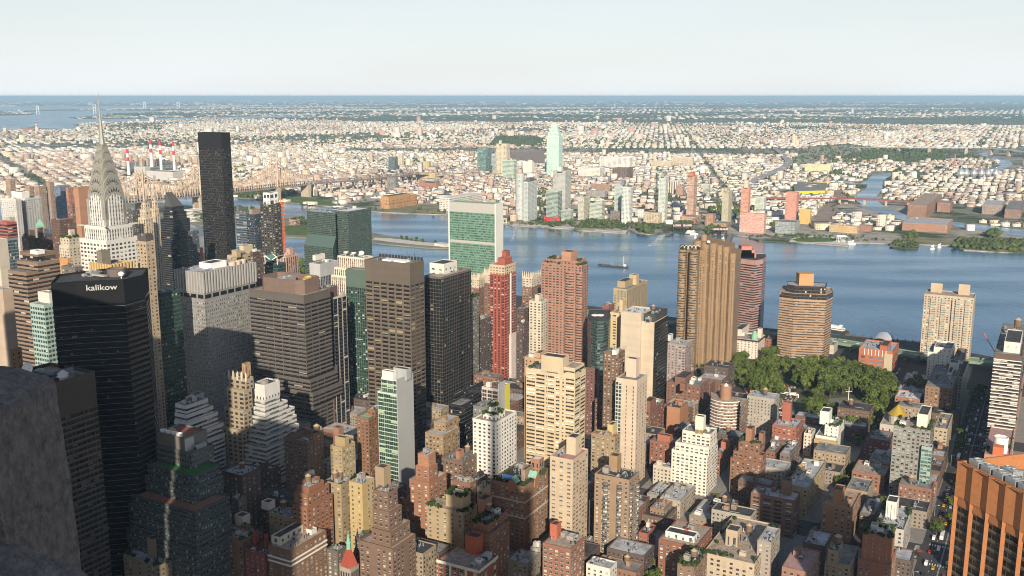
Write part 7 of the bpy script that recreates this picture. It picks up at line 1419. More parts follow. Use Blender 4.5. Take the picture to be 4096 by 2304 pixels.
for k, (xl, xc, xr, yt, yb, c) in enumerate([(3632, 3708, 3768, 822, 878, (.33, .19, .13)), (3750, 3802, 3812, 812, 850, (.34, .2, .15)), (3930, 4010, 4022, 822, 860, (.36, .28, .24)), (4020, 4085, 4100, 840, 876, (.3, .2, .16)), (3610, 3790, 3812, 900, 932, (.42, .23, .15)), (3318, 3430, 3436, 906, 934, (.52, .37, .2)), (3434, 3484, 3492, 904, 928, (.36, .2, .15)), (3220, 3322, 3330, 660, 690, (.66, .62, .36)), (2990, 3056, 3062, 636, 656, (.68, .66, .62))]):
    T(['old brick factory beside the creek mouth with many windows', 'brick factory wing behind the old creek factory', 'pale brick factory block at the right beyond the creek', 'brick block at the right edge beyond the creek', 'wide orange brick warehouse with dark roof panels by the creek', 'long tan warehouse behind the oval lawn', 'low brick shed right of the long tan warehouse', 'big pale yellow warehouse beyond the rail yard', 'bright white shed beside the far highway'][k], xl, xc, xr, yt, yb, apt(c, fl=4.5, wf=.35), roof=['tan', 'grey', 'pale', 'grey', 'pale', 'grey', 'grey', 'white', 'white'][k], cat='warehouse', name='warehouse', cl=2)
# red chimneys of the power station
def chimney(x, yt, yb, wpx, lab):
    Y = G(x, yb).y; b = G(x, yb); zt = at(x, yt, Y).z; rr = wpx / FPX * Y / 2
    root = empty('chimney', (b.x, b.y, 0), lab, 'chimney', 'striped chimneys of the power station'); red, wh = princ('stack_red', (.55, .04, .05)), princ('stack_white', (.72, .71, .68))
    mb = MB(); f = [0, .54, .69, .84, 1.0]
    for i, m in enumerate((1, 0, 1, 0)):
        k = lambda t: rr * (1.12 - .22 * t)
        mb.lathe((b.x, b.y, 0), [(k(f[i]), zt * f[i]), (k(f[i + 1]), zt * f[i + 1])], 16, m, cap=(i == 3))
    mb.build('striped_shaft', [red, wh], root, root.location)
chimney(608, 561, 668, 12, 'thickest red and white chimney, left of the rear three'); chimney(646, 563, 681, 10, 'middle red and white chimney of the rear three'); chimney(699, 566, 684, 10, 'right red and white chimney of the rear three'); chimney(516, 597, 700, 11, 'front red and white chimney beside the steel crown')
for nm, xl, xc, xr, yt, yb in (('grey power station hall under the striped chimneys', 585, 690, 732, 688, 722), ('pale power station block before the middle chimney', 536, 580, 600, 668, 700), ('white power station block low by the bridge', 596, 612, 622, 702, 732)):
    T(nm, xl, xc, xr, yt, yb, blank((.5, .48, .46)), cat='power station', name='power_station')
for k in range(17):
    q = random.Random(k + 5); x = 428 + k * 23 + q.uniform(-6, 6) + (8 if k > 9 else 0); yb = q.choice((632, 646, 662)) + q.uniform(-3, 3)
    if x < 500 and yb > 650: yb = 640
    T('tan brick slab of the housing estate behind the striped chimneys', x - 9, x + 2, x + 9, yb - q.uniform(24, 32), yb, apt((.50, .37, .27), fl=5, wf=.35))[0]['group'] = 'housing estate slabs'
# cantilever bridge
def bridge():
    root = empty('cantilever_bridge', G(800, 800), 'beige steel cantilever truss bridge with spired towers across the river', 'bridge'); zd = 40.0
    A_ = gnd(380, 825, zd); B_ = gnd(1228, 737, zd); d = (B_ - A_); Ln = d.xy.length; d = Vector((d.x, d.y, 0)).normalized(); n = Vector((d.y, -d.x, 0)); BS = princ('bridge_steel', (.50, .38, .29), vary=.12, scale=.05); BD = princ('bridge_deck', (.24, .2, .18), vary=.15, scale=.05)
    P = lambda s, o, z: A_ + d * s + n * o + Vector((0, 0, z - zd))
    tw = []
    for x in (559, 788, 1097):
        lo, hi = 0, Ln
        for _ in range(40):
            m = (lo + hi) / 2; p = P(m, 0, 90); xx = 2048 + FPX * p.x / (p.y * CP - (p.z - H) * SP)
            if xx < x: lo = m
            else: hi = m
        tw.append(lo)
    t0, t1, t2 = tw
    def prof(s):
        k = [(0, 22), (t0 - 150, 17), (t0, 72), ((t0 + t1) / 2, 26), (t1, 72), ((t1 + t2) / 2, 16), (t2, 72), (Ln, 15)]
        for (a, ha), (b, hb) in zip(k, k[1:]):
            if a <= s <= b:
                f = (s - a) / (b - a); f2 = f ** .62 if hb < ha else 1 - (1 - f) ** .62
                return ha + (hb - ha) * f2
        return 15
    N = 84; tr = MB(); dk = MB()
    for o in (-13, 13):
        for i in range(N):
            s0, s1 = Ln * i / N, Ln * (i + 1) / N; h0, h1 = prof(s0), prof(s1)
            tr.bar(P(s0, o, zd + 10 + h0), P(s1, o, zd + 10 + h1), 2.2); tr.bar(P(s0, o, zd), P(s0, o, zd + 10 + h0), 1.3)
            if i % 2: tr.bar(P(s0, o, zd + 10 + h0), P(s1, o, zd + 1), 1.2)
            else: tr.bar(P(s0, o, zd + 1), P(s1, o, zd + 10 + h1), 1.2)
    for i in range(0, N, 2): tr.bar(P(Ln * i / N, -13, zd + 10 + prof(Ln * i / N)), P(Ln * i / N, 13, zd + 10 + prof(Ln * i / N)), 1.0)
    tr.build('truss', BS, root, root.location)
    dk.bar(P(0, 0, zd + 1), P(Ln, 0, zd + 1), .1); dk.box(P(Ln / 2, 0, zd), (Ln, 30, 4), (d, n)); dk.box(P(Ln / 2, 0, zd + 10), (Ln, 24, 1.2), (d, n)); dk.build('deck', BD, root, root.location)
    for s in tw:
        mb = MB()
        for o in (-13, 13):
            mb.bar(P(s, o, zd), P(s, o, zd + 84), 4.2); mb.bar(P(s, o, zd + 84), P(s, o, zd + 102), 1.6); mb.lathe(P(s, o, zd + 100), [(1.4, 0), (.05, 9)], 6)
        mb.bar(P(s, -13, zd + 82), P(s, 13, zd + 82), 3); mb.bar(P(s, -13, zd + 50), P(s, 13, zd + 80), 1.5); mb.bar(P(s, 13, zd + 50), P(s, -13, zd + 80), 1.5); mb.build('steel_tower', BS, root, root.location)
        mb = MB()
        for o in (-13, 13): mb.box(P(s, o, zd / 2 - 1), (14, 9, zd), (d, n))
        mb.box(P(s, 0, zd * .8), (10, 22, zd * .3), (d, n)); mb.build('stone_pier', princ('pier_stone', (.42, .35, .27), vary=.15, scale=.1), root, root.location)
    mb = MB(); mb.box(P(Ln - 6, 0, zd / 2), (12, 34, zd), (d, n)); mb.build('anchor_pier', MATS['pier_stone'], root, root.location)
    # the viaduct on land
    root2 = empty('viaduct', G(1480, 745), 'dark elevated viaduct leading from the bridge into the far side', 'viaduct'); pp = [gnd(1226, 737, zd), gnd(1400, 724, 36), gnd(1520, 713, 32), gnd(1610, 704, 26), gnd(1665, 697, 18), gnd(1760, 700, 12), gnd(1815, 702, 8)]
    mb = MB(); lg = MB()
    for a, b in zip(pp, pp[1:]):
        e = Vector((b.x - a.x, b.y - a.y, 0)); L_ = e.length; e.normalize(); m = Vector((e.y, -e.x, 0)); w_ = 14
        for o in (-w_, w_): mb.bar(a + m * o, b + m * o, 2.4); mb.bar(a + m * o + Vector((0, 0, 9)), b + m * o + Vector((0, 0, 9)), 1.2)
        mb.face([a - m * w_, b - m * w_, b + m * w_, a + m * w_]); k = int(L_ / 18)
        for i in range(k):
            f0, f1 = i / k, (i + 1) / k
            for o in (-w_, w_): mb.bar(a.lerp(b, f0) + m * o, a.lerp(b, (f0 + f1) / 2) + m * o + Vector((0, 0, 9)), .9); mb.bar(a.lerp(b, (f0 + f1) / 2) + m * o + Vector((0, 0, 9)), a.lerp(b, f1) + m * o, .9)
        for i in range(max(1, int(L_ / 55))):
            c = a.lerp(b, (i + .5) / max(1, int(L_ / 55)))
            for o in (-9, 9): lg.box((c.x + m.x * o, c.y + m.y * o, c.z / 2), (5, 4, c.z), (e, m))
    mb.build('girders', BD, root2, root2.location); lg.build('legs', MATS['pier_stone'], root2, root2.location)
bridge()
def ramp_bridge(name, label, pp, w_, mat, legs=60, legw=5, thick=2.5, cat='bridge'):
    root = empty(name, (pp[0] + pp[-1]).xy.to_3d() / 2, label, cat); mb = MB(); lg = MB()
    for a, b in zip(pp, pp[1:]):
        e = Vector((b.x - a.x, b.y - a.y, 0)); L_ = e.length; e.normalize(); m = Vector((e.y, -e.x, 0)); up = Vector((0, 0, thick))
        mb.face([a - m * w_, b - m * w_, b + m * w_, a + m * w_]); mb.face([a - m * w_ - up, a - m * w_, b - m * w_, b - m * w_ - up]); mb.face([a + m * w_ - up, b + m * w_ - up, b + m * w_, a + m * w_]); mb.face([a - m * w_ - up, b - m * w_ - up, b + m * w_ - up, a + m * w_ - up])
        for o in (-w_, w_): mb.bar(a + m * o + Vector((0, 0, .5)), b + m * o + Vector((0, 0, .5)), .9)
        k = max(1, int(L_ / legs))
        for i in range(k):
            c = a.lerp(b, (i + .5) / k); lg.box((c.x, c.y, (c.z - thick) / 2 - .5), (legw, w_ * 1.5, max(.5, c.z - thick + 1)), (e, m))
    mb.build('deck', mat, root, root.location); lg.build('piers', MATS['pier_stone'], root, root.location); return root
RB = princ('bridge_red', (.24, .09, .08), vary=.12, scale=.05); HW = princ('highway', (.34, .32, .31), vary=.15, scale=.03)
ramp_bridge('road_bridge', 'low red road bridge over the creek', [gnd(3065, 791, 12), gnd(3300, 793, 16), gnd(3420, 794, 18), gnd(3500, 797, 18), gnd(3680, 808, 14), gnd(3800, 812, 6)], 9, RB, 55, 7)
ramp_bridge('highway_viaduct', 'curved elevated highway winding inland on the far side', [gnd(2985, 770, 6), gnd(3005, 728, 10), gnd(3060, 700, 14), gnd(3140, 668, 16), gnd(3155, 645, 14), gnd(3125, 610, 8), gnd(3100, 593, 6), gnd(3135, 577, 8), gnd(3240, 570, 10), gnd(3360, 552, 10)], 16, HW, 80, 6)
ramp_bridge('highway_bridge', 'pale green far highway bridge at the right', [gnd(3400, 588, 14), gnd(3640, 590, 30), gnd(3800, 590, 36), gnd(3930, 590, 38), gnd(4150, 610, 30)], 12, princ('bridge_green', (.42, .48, .46), vary=.1), 120, 16)
GRN = princ('deck_green', (.2, .27, .2), vary=.12)
ramp_bridge('elevated_drive', 'elevated riverside drive with green girders along the near bank', [gnd(2990, 1322, 8), gnd(3340, 1362, 9), gnd(3480, 1385, 9), gnd(3680, 1420, 9), gnd(3920, 1442, 9), gnd(4160, 1478, 9)], 10, GRN, 30, 1.2)
ramp_bridge('elevated_drive', 'low riverside drive glimpsed between the pink and beige towers', [gnd(2340, 1245, 5), gnd(2700, 1290, 5)], 9, GRN, 40, 1.2)
for a, b, z in (((2330, 690), (2462, 555), 9),): ramp_bridge('elevated_railway', 'long brown elevated railway running straight inland', [gnd(2400, 655, 10), gnd(2440, 585, 10), gnd(2462, 553, 10)], 8, princ('railway_brown', (.2, .13, .11), vary=.1), 60, 5)
STRT = princ('far_street', (.27, .26, .255), vary=.2, scale=.02)
for pp in ([(2570, 710), (2590, 710), (2616, 560), (2606, 560)], [(2385, 655), (2412, 655), (2470, 550), (2460, 550)], [(2780, 660), (2792, 660), (2762, 560), (2756, 560)], [(2240, 655), (2262, 652), (2300, 570), (2294, 570)]): px_sheet('far_street', pp, .4, STRT)
px_sheet('rail_yard', [(2040, 640), (2040, 608), (2180, 602), (2200, 645), (2330, 690), (2250, 688), (2190, 660)], .35, princ('ballast', (.27, .21, .17), vary=.3, scale=.03)); px_sheet('rail_yard', [(3255, 912), (3268, 850), (3320, 800), (3300, 752), (3370, 742), (3395, 790), (3345, 820), (3385, 900)], .35, MATS['ballast'])
px_sheet('lawn', [(2300, 902), (2340, 892), (2440, 895), (2470, 905), (2440, 913), (2330, 912)], .5, GRASS); px_sheet('lawn', [(2560, 925), (2600, 912), (2620, 914), (2618, 932), (2580, 934)], .5, GRASS)
px_sheet('lawn', [(3168, 958), (3200, 950), (3270, 948), (3330, 952), (3350, 958), (3330, 966), (3250, 968), (3190, 966)], .6, GRASS); px_sheet('promenade', [(3155, 966), (3180, 946), (3270, 943), (3350, 948), (3390, 965), (3392, 982), (3260, 971), (3160, 968)], .4, GRAN)
px_sheet('promenade', [(2050, 900), (2295, 914), (2298, 908), (2050, 895)], .4, GRAN); px_sheet('promenade', [(2376, 923), (2503, 932), (2510, 918), (2495, 918), (2485, 926), (2380, 917)], .4, GRAN)
px_sheet('green_point', [(3556, 986), (3570, 962), (3660, 945), (3760, 955), (3830, 958), (3960, 962), (4200, 975), (4400, 1018), (4096, 1007), (3960, 1003), (3855, 996), (3805, 980), (3680, 975), (3668, 988), (3620, 990)], .4, princ('rough_grass', (.12, .16, .06), vary=.35, scale=.02, var2=(.32, .27, .18)))
px_sheet('green_point', [(1484, 842), (1560, 832), (1690, 818), (1760, 818), (1783, 856), (1690, 853), (1521, 846)], .4, MATS['rough_grass']); px_sheet('green_point', [(1110, 804), (1120, 790), (1200, 783), (1350, 812), (1340, 824), (1160, 808)], .4, GRASS)
px_sheet('burial_ground', [(3150, 652), (3230, 590), (3400, 580), (3550, 604), (3560, 640), (3400, 640), (3250, 640), (3200, 660)], .4, princ('burial_grass', (.32, .30, .22), vary=.35, scale=.03)); px_sheet('lawn', [(3500, 640), (3560, 625), (3790, 622), (3780, 636), (3640, 650)], .5, GRASS)
# script sign, gantries, rooftop sign, digester eggs
SR = princ('sign_red', (.62, .02, .03), rough=.5)
root = empty('rooftop_sign', G(2208, 888), 'big red script sign standing on the far bank lawn', 'sign'); c = G(2208, 893); Y = c.y
text_mesh(root, 'Pepsi-Cola', 'sign_script', at(2208, 884, Y), (1, 0, 0), (0, 0, 1), 17, SR, .5, bold=.2, sx=.56); RESERVED.append((c.x, c.y, 42)); mb = MB()
for i in range(8): q = at(2180 + i * 8, 890, Y + 1.5); q.z = 0; mb.bar(q, (q.x, q.y, at(2200, 866, Y).z), .4)
for yy in (884, 876, 868): a, b = at(2178, yy, Y + 1.4), at(2238, yy, Y + 1.4); mb.bar(a, b, .3)
mb.build('sign_frame', princ('frame_red', (.4, .05, .05)), root, root.location)
root = empty('bottle_sign', G(2247, 890), 'tilted pale bottle shaped sign beside the red script sign', 'sign'); mb = MB(); mb.lathe((0, 0, 0), [(2.0, 0), (2.2, 6), (1.9, 8), (.9, 11), (.8, 13.5)], 10); o = mb.build('bottle', princ('bottle_tan', (.55, .45, .33)), root); o.rotation_euler = (0, .35, 0)
def gantry(x0, x1, y0, y1, yb, lab):
    Y = G((x0 + x1) / 2, yb).y; root = empty('gantry', G((x0 + x1) / 2, yb), lab, 'gantry', 'lettered transfer gantries'); mb = MB(); zt, zl = at(x0, y0, Y).z, at(x0, y1, Y).z
    for f in (0, .42, .58, 1):
        for dy in (0, 9): q = atx(x0 + (x1 - x0) * f, Y, zt) + Vector((0, dy, 0)); mb.bar((q.x, q.y, -2), q, 1.5)
    for h in (zt, zl):
        for dy in (0, 9): a, b = atx(x0, Y, h) + Vector((0, dy, 0)), atx(x1, Y, h) + Vector((0, dy, 0)); mb.bar(a, b, 1.4)
    mb.build('frame', DARKM, root, root.location); mb = MB()
    for a, b in ((0, .45), (.55, 1)): p, q = atx(x0 + (x1 - x0) * a, Y - .9, zt), atx(x0 + (x1 - x0) * b, Y - .9, zt); mb.box(((p.x + q.x) / 2, Y - .9, (zt + zl) / 2), (q.x - p.x, .4, zt - zl - 1.2))
    mb.build('sign_panel', princ('gantry_dark', (.05, .04, .045)), root, root.location)
    for s, f in (('LONG', .2), ('ISLAND', .78)): p = atx(x0 + (x1 - x0) * f, Y - 1.3, zl + .8); text_mesh(root, s, 'sign_lettering', p, (1, 0, 0), (0, 0, 1), (zt - zl) * .95, princ('letter_pink', (.75, .55, .52)), .3, bold=.22)
gantry(2694, 2765, 895, 906, 928, 'left black transfer gantry with white letters on the far bank'); gantry(2853, 2908, 911, 921, 940, 'right black transfer gantry with white letters on the far bank')
root = empty('rooftop_sign', G(1692, 690), 'red lettered sign on an orange building by the viaduct bend', 'sign'); Y = G(1692, 692).y; text_mesh(root, 'Silvercup', 'sign_lettering', at(1694, 684, Y), (1, 0, 0), (0, 0, 1), 14, SR, .6, bold=.5); mb = MB()
for i in range(6): q = at(1672 + 9 * i, 684, Y + 2); mb.bar((q.x, q.y, 0), q + Vector((0, 0, 8)), .6)
mb.build('sign_frame', DARKM, root, root.location)
EG = princ('egg_steel', (.62, .62, .64), rough=.28, metal=.75)
for k, x in enumerate((3841, 3862, 3893, 3923, 3950, 3981)):
    b = G(x, 712); root = empty('digester_egg', b, 'steel egg shaped digester tank beyond the creek, one of a row', 'tank', 'digester eggs in a row'); mb = MB(); mb.lathe((b.x, b.y, 0), [(7, 0), (12, 8), (13.5, 16), (12.5, 26), (8.5, 34), (3, 40), (2.5, 42), (.05, 43)], 18); mb.build('shell', EG, root, root.location, smooth=True)
for nm, x, yt, yb, wpx, c in (('tall thin red brick chimney beyond the creek', 3817, 617, 665, 5, (.42, .2, .15)), ('thin white chimney before the digester eggs', 3936, 705, 745, 4, (.66, .64, .6)), ('tan tower like water stack far up the highway', 3065, 500, 530, 6, (.55, .42, .24)), ('round white boiler stack by the bridge anchor', 1228, 722, 778, 9, (.6, .56, .5)), ('second white boiler stack right of the bridge anchor', 1255, 730, 783, 7, (.62, .6, .56))):
    b = G(x, yb); zt = at(x, yt, b.y).z; rr = wpx / FPX * b.y / 2; root = empty('chimney', b, nm, 'chimney'); mb = MB(); mb.lathe((b.x, b.y, 0), [(rr * 1.1, 0), (rr * .85, zt)], 14); mb.build('stack', princ('stack_%d' % x, c, vary=.1), root, root.location)
root = empty('store', G(3250, 770), 'bright yellow roofed furniture shed beyond the second pink tower', 'shed'); a = [gnd(x, y, 12) for x, y in ((3180, 765), (3300, 762), (3310, 730), (3175, 726))]; block(root, [Vector((p.x, p.y, 0)) for p in a], 0, 12, sty((.62, .5, .02), wf=0), 'grey', 'wall', .8); RESERVED.append((a[0].x + 40, a[0].y + 90, 120))
# far low buildings: the 260 nearest are objects of their own, the rest one mass
c1, s1, r1, w1, f1 = far_scatter(2350, 6200, 25, 23, 7.5, -1.3, 3)
c2, s2, r2, w2, f2 = far_scatter(6200, 14000, 42, 31, 8, -.45, 4)
c3, s3, r3, w3, f3 = [np.concatenate(k_) for k_ in zip(far_scatter(14000, 34000, 105, 60, 9, .7, 6), far_scatter(34000, 85000, 420, 170, 16, 1.1, 8))]
order = np.argsort(c1[:, 1] / (s1[:, 0] * s1[:, 2])); near = order[:260]; rest = order[260:]
NAMES = ['pale stone', 'tan', 'brown', 'brick red', 'white', 'grey cream', 'dark brown', 'ochre', 'deep red']
for k in near:
    sl = slice(k, k + 1); j = int(np.argmin(((PAL / PAL.sum(1, keepdims=True) - w1[k] / w1[k].sum()) ** 2).sum(1) + .3 * (PAL.sum(1) - w1[k].sum()) ** 2))
    o = mass_boxes('low_building', c1[sl], s1[sl], r1[sl], w1[sl], f1[sl], origin=tuple(c1[k])); tag(o, '%s flat roofed low building on the far bank' % NAMES[j], 'building', 'low buildings on the far bank')
tag(mass_boxes('low_buildings', np.concatenate([c1[rest], c2, c3]), np.concatenate([s1[rest], s2, s3]), np.concatenate([r1[rest], r2, r3]), np.concatenate([w1[rest], w2, w3]), np.concatenate([f1[rest], f2, f3])), 'countless low pale and brick buildings spreading to the horizon', 'buildings', kind='stuff')
print('far', len(c1), len(c2), len(c3))
# roof huts on the mid distance roofs
hk = rest[rs.random_sample(len(rest)) < .45]; hc = c1[hk].copy(); hc[:, 2] = s1[hk][:, 2] - .2; hs = s1[hk] * np.array([.3, .3, 0]) + np.array([0, 0, 3.0])
tag(mass_boxes('roof_huts', hc, hs, r1[hk], w1[hk] * .8, f1[hk]), 'small huts on the roofs of the far low buildings', 'roof huts', kind='stuff')
# trees of the far borough
FARLEAF = princ('far_leaves', (.045, .07, .027), rough=.9, spec=.1, vary=.5, scale=.03, var2=(.115, .15, .055))
def blobs(name, c, s, label, mat=None):
    q = np.random.RandomState(9); base = np.array([[0, 0, 1], [1, 0, .45], [.3, .95, .5], [-.8, .6, .45], [-.8, -.6, .5], [.3, -.95, .42], [.5, .2, -.2], [-.4, .1, -.3]], np.float32)
    tri = np.array([[0, 1, 2], [0, 2, 3], [0, 3, 4], [0, 4, 5], [0, 5, 1], [1, 6, 2], [2, 7, 3], [3, 7, 4], [4, 7, 5], [5, 6, 1]]); n = len(c)
    v = base[None] * s[:, None, :] * q.uniform(.72, 1.25, (n, 8, 1)); a = q.uniform(0, 6.28, n); x = v[:, :, 0] * np.cos(a)[:, None] - v[:, :, 1] * np.sin(a)[:, None]; y = v[:, :, 0] * np.sin(a)[:, None] + v[:, :, 1] * np.cos(a)[:, None]
    v = np.stack([x, y, v[:, :, 2]], 2) + c[:, None, :]; F_ = (tri[None] + 8 * np.arange(n)[:, None, None]).reshape(-1, 3)
    me = bpy.data.meshes.new(name); me.vertices.add(n * 8); me.loops.add(n * 30); me.polygons.add(n * 10); me.vertices.foreach_set('co', v.astype(np.float32).ravel()); me.loops.foreach_set('vertex_index', F_.ravel().astype(np.int32)); me.polygons.foreach_set('loop_start', np.arange(0, n * 30, 3, dtype=np.int32)); me.materials.append(mat or FARLEAF); me.update(calc_edges=True)
    o = bpy.data.objects.new(name, me); COL.objects.link(o); return tag(o, label, 'trees', kind='stuff')
def scatter_pts(Y0, Y1, n, keep, seed, lanes=True):
    r = np.random.RandomState(seed); y = Y0 * (Y1 / Y0) ** r.random_sample(n) if Y1 > 3 * Y0 else r.uniform(Y0, Y1, n); x = r.uniform(-1, 1, n) * y * .55
    g = np.sin(x * .0023 - .5) * np.sin(y * .0019 + 1.1) + np.sin(x * .0006 + y * .0011 + 1) * .6 + r.normal(0, .8, n); ok = g > keep
    ok &= npin(x, y, QW)
    for P in BAYS + NOB[:1] + NOB[2:3] + NOB[5:7]: ok &= ~npin(x, y, P)
    for (cx, cyy, rr) in RESERVED: ok &= ((x - cx) ** 2 + (y - cyy) ** 2 > rr * rr * .8)
    return x[ok], y[ok]
def in_px(pp, n, seed):
    r = np.random.RandomState(seed); P = np.array(GP(pp)); x = r.uniform(P[:, 0].min(), P[:, 0].max(), n); y = r.uniform(P[:, 1].min(), P[:, 1].max(), n); k = npin(x, y, P); return x[k], y[k]
tx, ty, ts = [], [], []
for Y0, Y1, n, kp, sd, sz in ((2400, 6500, 18000, .15, 1, 5), (6500, 16000, 30000, .05, 2, 8), (14000, 60000, 30000, -.6, 3, 38)):
    x, y = scatter_pts(Y0, Y1, n, kp, sd); tx.append(x); ty.append(y); ts.append(np.full(len(x), sz))
for k, (pp, n, sz) in enumerate([([(1960, 582), (1985, 550), (2120, 548), (2180, 558), (2150, 585), (2040, 582)], 900, 9), ([(3300, 655), (3420, 615), (3500, 600), (3790, 600), (3800, 622), (3560, 640), (3460, 655)], 420, 9), ([(3150, 640), (3230, 588), (3400, 578), (3560, 604), (3540, 640)], 90, 8), ([(410, 525), (440, 505), (520, 498), (640, 505), (660, 520), (440, 530)], 300, 12),
        ([(690, 745), (780, 690), (960, 660), (1060, 690), (1060, 720), (740, 762)], 120, 8), ([(740, 790), (940, 770), (1150, 765), (1200, 780), (1060, 796), (940, 788)], 260, 7), ([(2150, 905), (2160, 860), (2180, 850), (2200, 760), (2215, 745), (2160, 760), (2150, 800)], 60, 7),
        ([(2300, 910), (2330, 885), (2480, 880), (2560, 905), (2640, 905), (2640, 915), (2540, 922), (2470, 920)], 150, 5), ([(2550, 930), (2570, 905), (2600, 908), (2600, 932)], 26, 7), ([(2060, 898), (2200, 890), (2300, 885), (2300, 905), (2060, 900)], 70, 4), ([(2810, 925), (2855, 905), (2900, 930), (2830, 938)], 40, 6), ([(2700, 900), (2760, 885), (2790, 890), (2740, 905)], 40, 6),
        ([(2960, 945), (3160, 940), (3440, 945), (3540, 962), (3460, 966), (3340, 958), (3100, 955)], 120, 3), ([(3810, 990), (3830, 960), (3950, 962), (4200, 970), (4400, 1015), (4096, 1004), (3900, 1000)], 520, 5), ([(3565, 983), (3580, 965), (3660, 965), (3672, 985), (3620, 990)], 60, 4), ([(3620, 955), (3640, 930), (3670, 945), (3665, 960)], 20, 6), ([(3930, 940), (3990, 930), (4000, 948), (3960, 955)], 24, 8), ([(3300, 715), (3340, 690), (3380, 690), (3370, 712)], 60, 7), ([(2815, 860), (2850, 820), (2890, 810), (2895, 880), (2850, 900)], 60, 7), ([(2930, 860), (2960, 830), (2965, 870)], 20, 7), ([(160, 800), (240, 780), (300, 790), (300, 815), (200, 822)], 90, 9), ([(1490, 705), (1560, 690), (1640, 690), (1500, 710)], 60, 7), ([(1520, 660), (1700, 650), (1650, 640), (1480, 650)], 40, 8)]):
    x, y = in_px(pp, n * 3, 40 + k); x, y = x[:n], y[:n]; tx.append(x); ty.append(y); ts.append(np.full(len(x), sz))
tx, ty, ts = np.concatenate(tx), np.concatenate(ty), np.concatenate(ts); rr = np.random.RandomState(8); n = len(tx); sc_ = ts * rr.uniform(.7, 1.3, n)
hh = np.where(ts > 20, 9, sc_ * rr.uniform(1.2, 1.7, n)); blobs('far_trees', np.stack([tx, ty, hh * .15], 1), np.stack([sc_, sc_, hh], 1), 'scattered dark green trees among the far low buildings'); print('far trees', n)
# far tower blocks and little landmarks on the skyline
for k in range(46):
    q = random.Random(k + 60); x = q.choice((q.uniform(1500, 2700), q.uniform(500, 4000))); y = q.uniform(404, 520) if k % 3 else q.uniform(520, 560); b = G(x, y); h_ = q.uniform(30, 75); wd = q.uniform(30, 70)
    if any(npin(np.array([b.x]), np.array([b.y]), P)[0] for P in BAYS): continue
    o = mass_boxes('tower_block', np.array([[b.x, b.y, 0]]), np.array([[wd, wd * .6, h_]]), np.array([TH]), np.array([q.choice(((.5, .3, .24), (.6, .5, .42), (.66, .62, .58)))]), np.array([[.4, .38, .36]]), origin=(b.x, b.y, 0)); tag(o, 'distant tower block rising from the hazy far plain', 'tower block', 'distant tower blocks')
# far suspension bridge pylons on the left
for k, (x, yt, yb) in enumerate([(153, 424, 458), (380, 418, 455), (580, 408, 436), (714, 408, 433)]):
    b = G(x, yb); zt = at(x, yt, b.y).z; root = empty('bridge_pylon', b, ['far pale bridge pylon in the left bay', 'far pale bridge pylon left of the spire', 'far white twin legged pylon right of the spire', 'farther white pylon left of the black slab'][k], 'pylon'); mb = MB(); w_ = b.y * .0012
    for o in (-1, 1): mb.bar((b.x + o * w_, b.y, 0), (b.x + o * w_, b.y, zt), b.y * .0007)
    for f in (.4, .7, .97): mb.bar((b.x - w_, b.y, zt * f), (b.x + w_, b.y, zt * f), b.y * .0006)
    mb.build('pylon_frame', princ('pylon_pale', (.6, .62, .64)), root, root.location)
b = G(120, 524); T('brown power hall with a striped stack on the left bay shore', 84, 150, 166, 512, 524, blank((.3, .14, .12)), cat='power station', name='power_station'); chimney(147, 490, 522, 7, 'short striped chimney far left beside the bay')
# white low halls on the island shore left, island buildings
for nm, xl, xc, xr, yt, yb in (('white stepped housing on the island left of the black slab', 728, 770, 815, 842, 872), ('second white island housing row', 738, 780, 812, 868, 888), ('red brick island pavilion right of the orange hoist', 1155, 1182, 1200, 880, 902)): T(nm, xl, xc, xr, yt, yb, rib((.6, .57, .52) if 'white' in nm else (.42, .25, .2), hf=.5, fl=3.5), roof='white' if 'white' in nm else 'tan')
root = empty('memorial', G(1775, 982), 'white granite block at the pointed tip of the island', 'memorial'); mb = MB(); e = (G(1790, 984) - G(1740, 977)).normalized(); m = Vector((-e.y, e.x, 0)); c = G(1772, 984); mb.box(c + Vector((0, 0, 3)), (34, 20, 6), (e, m)); mb.build('stone_room', GRAN, root, root.location)
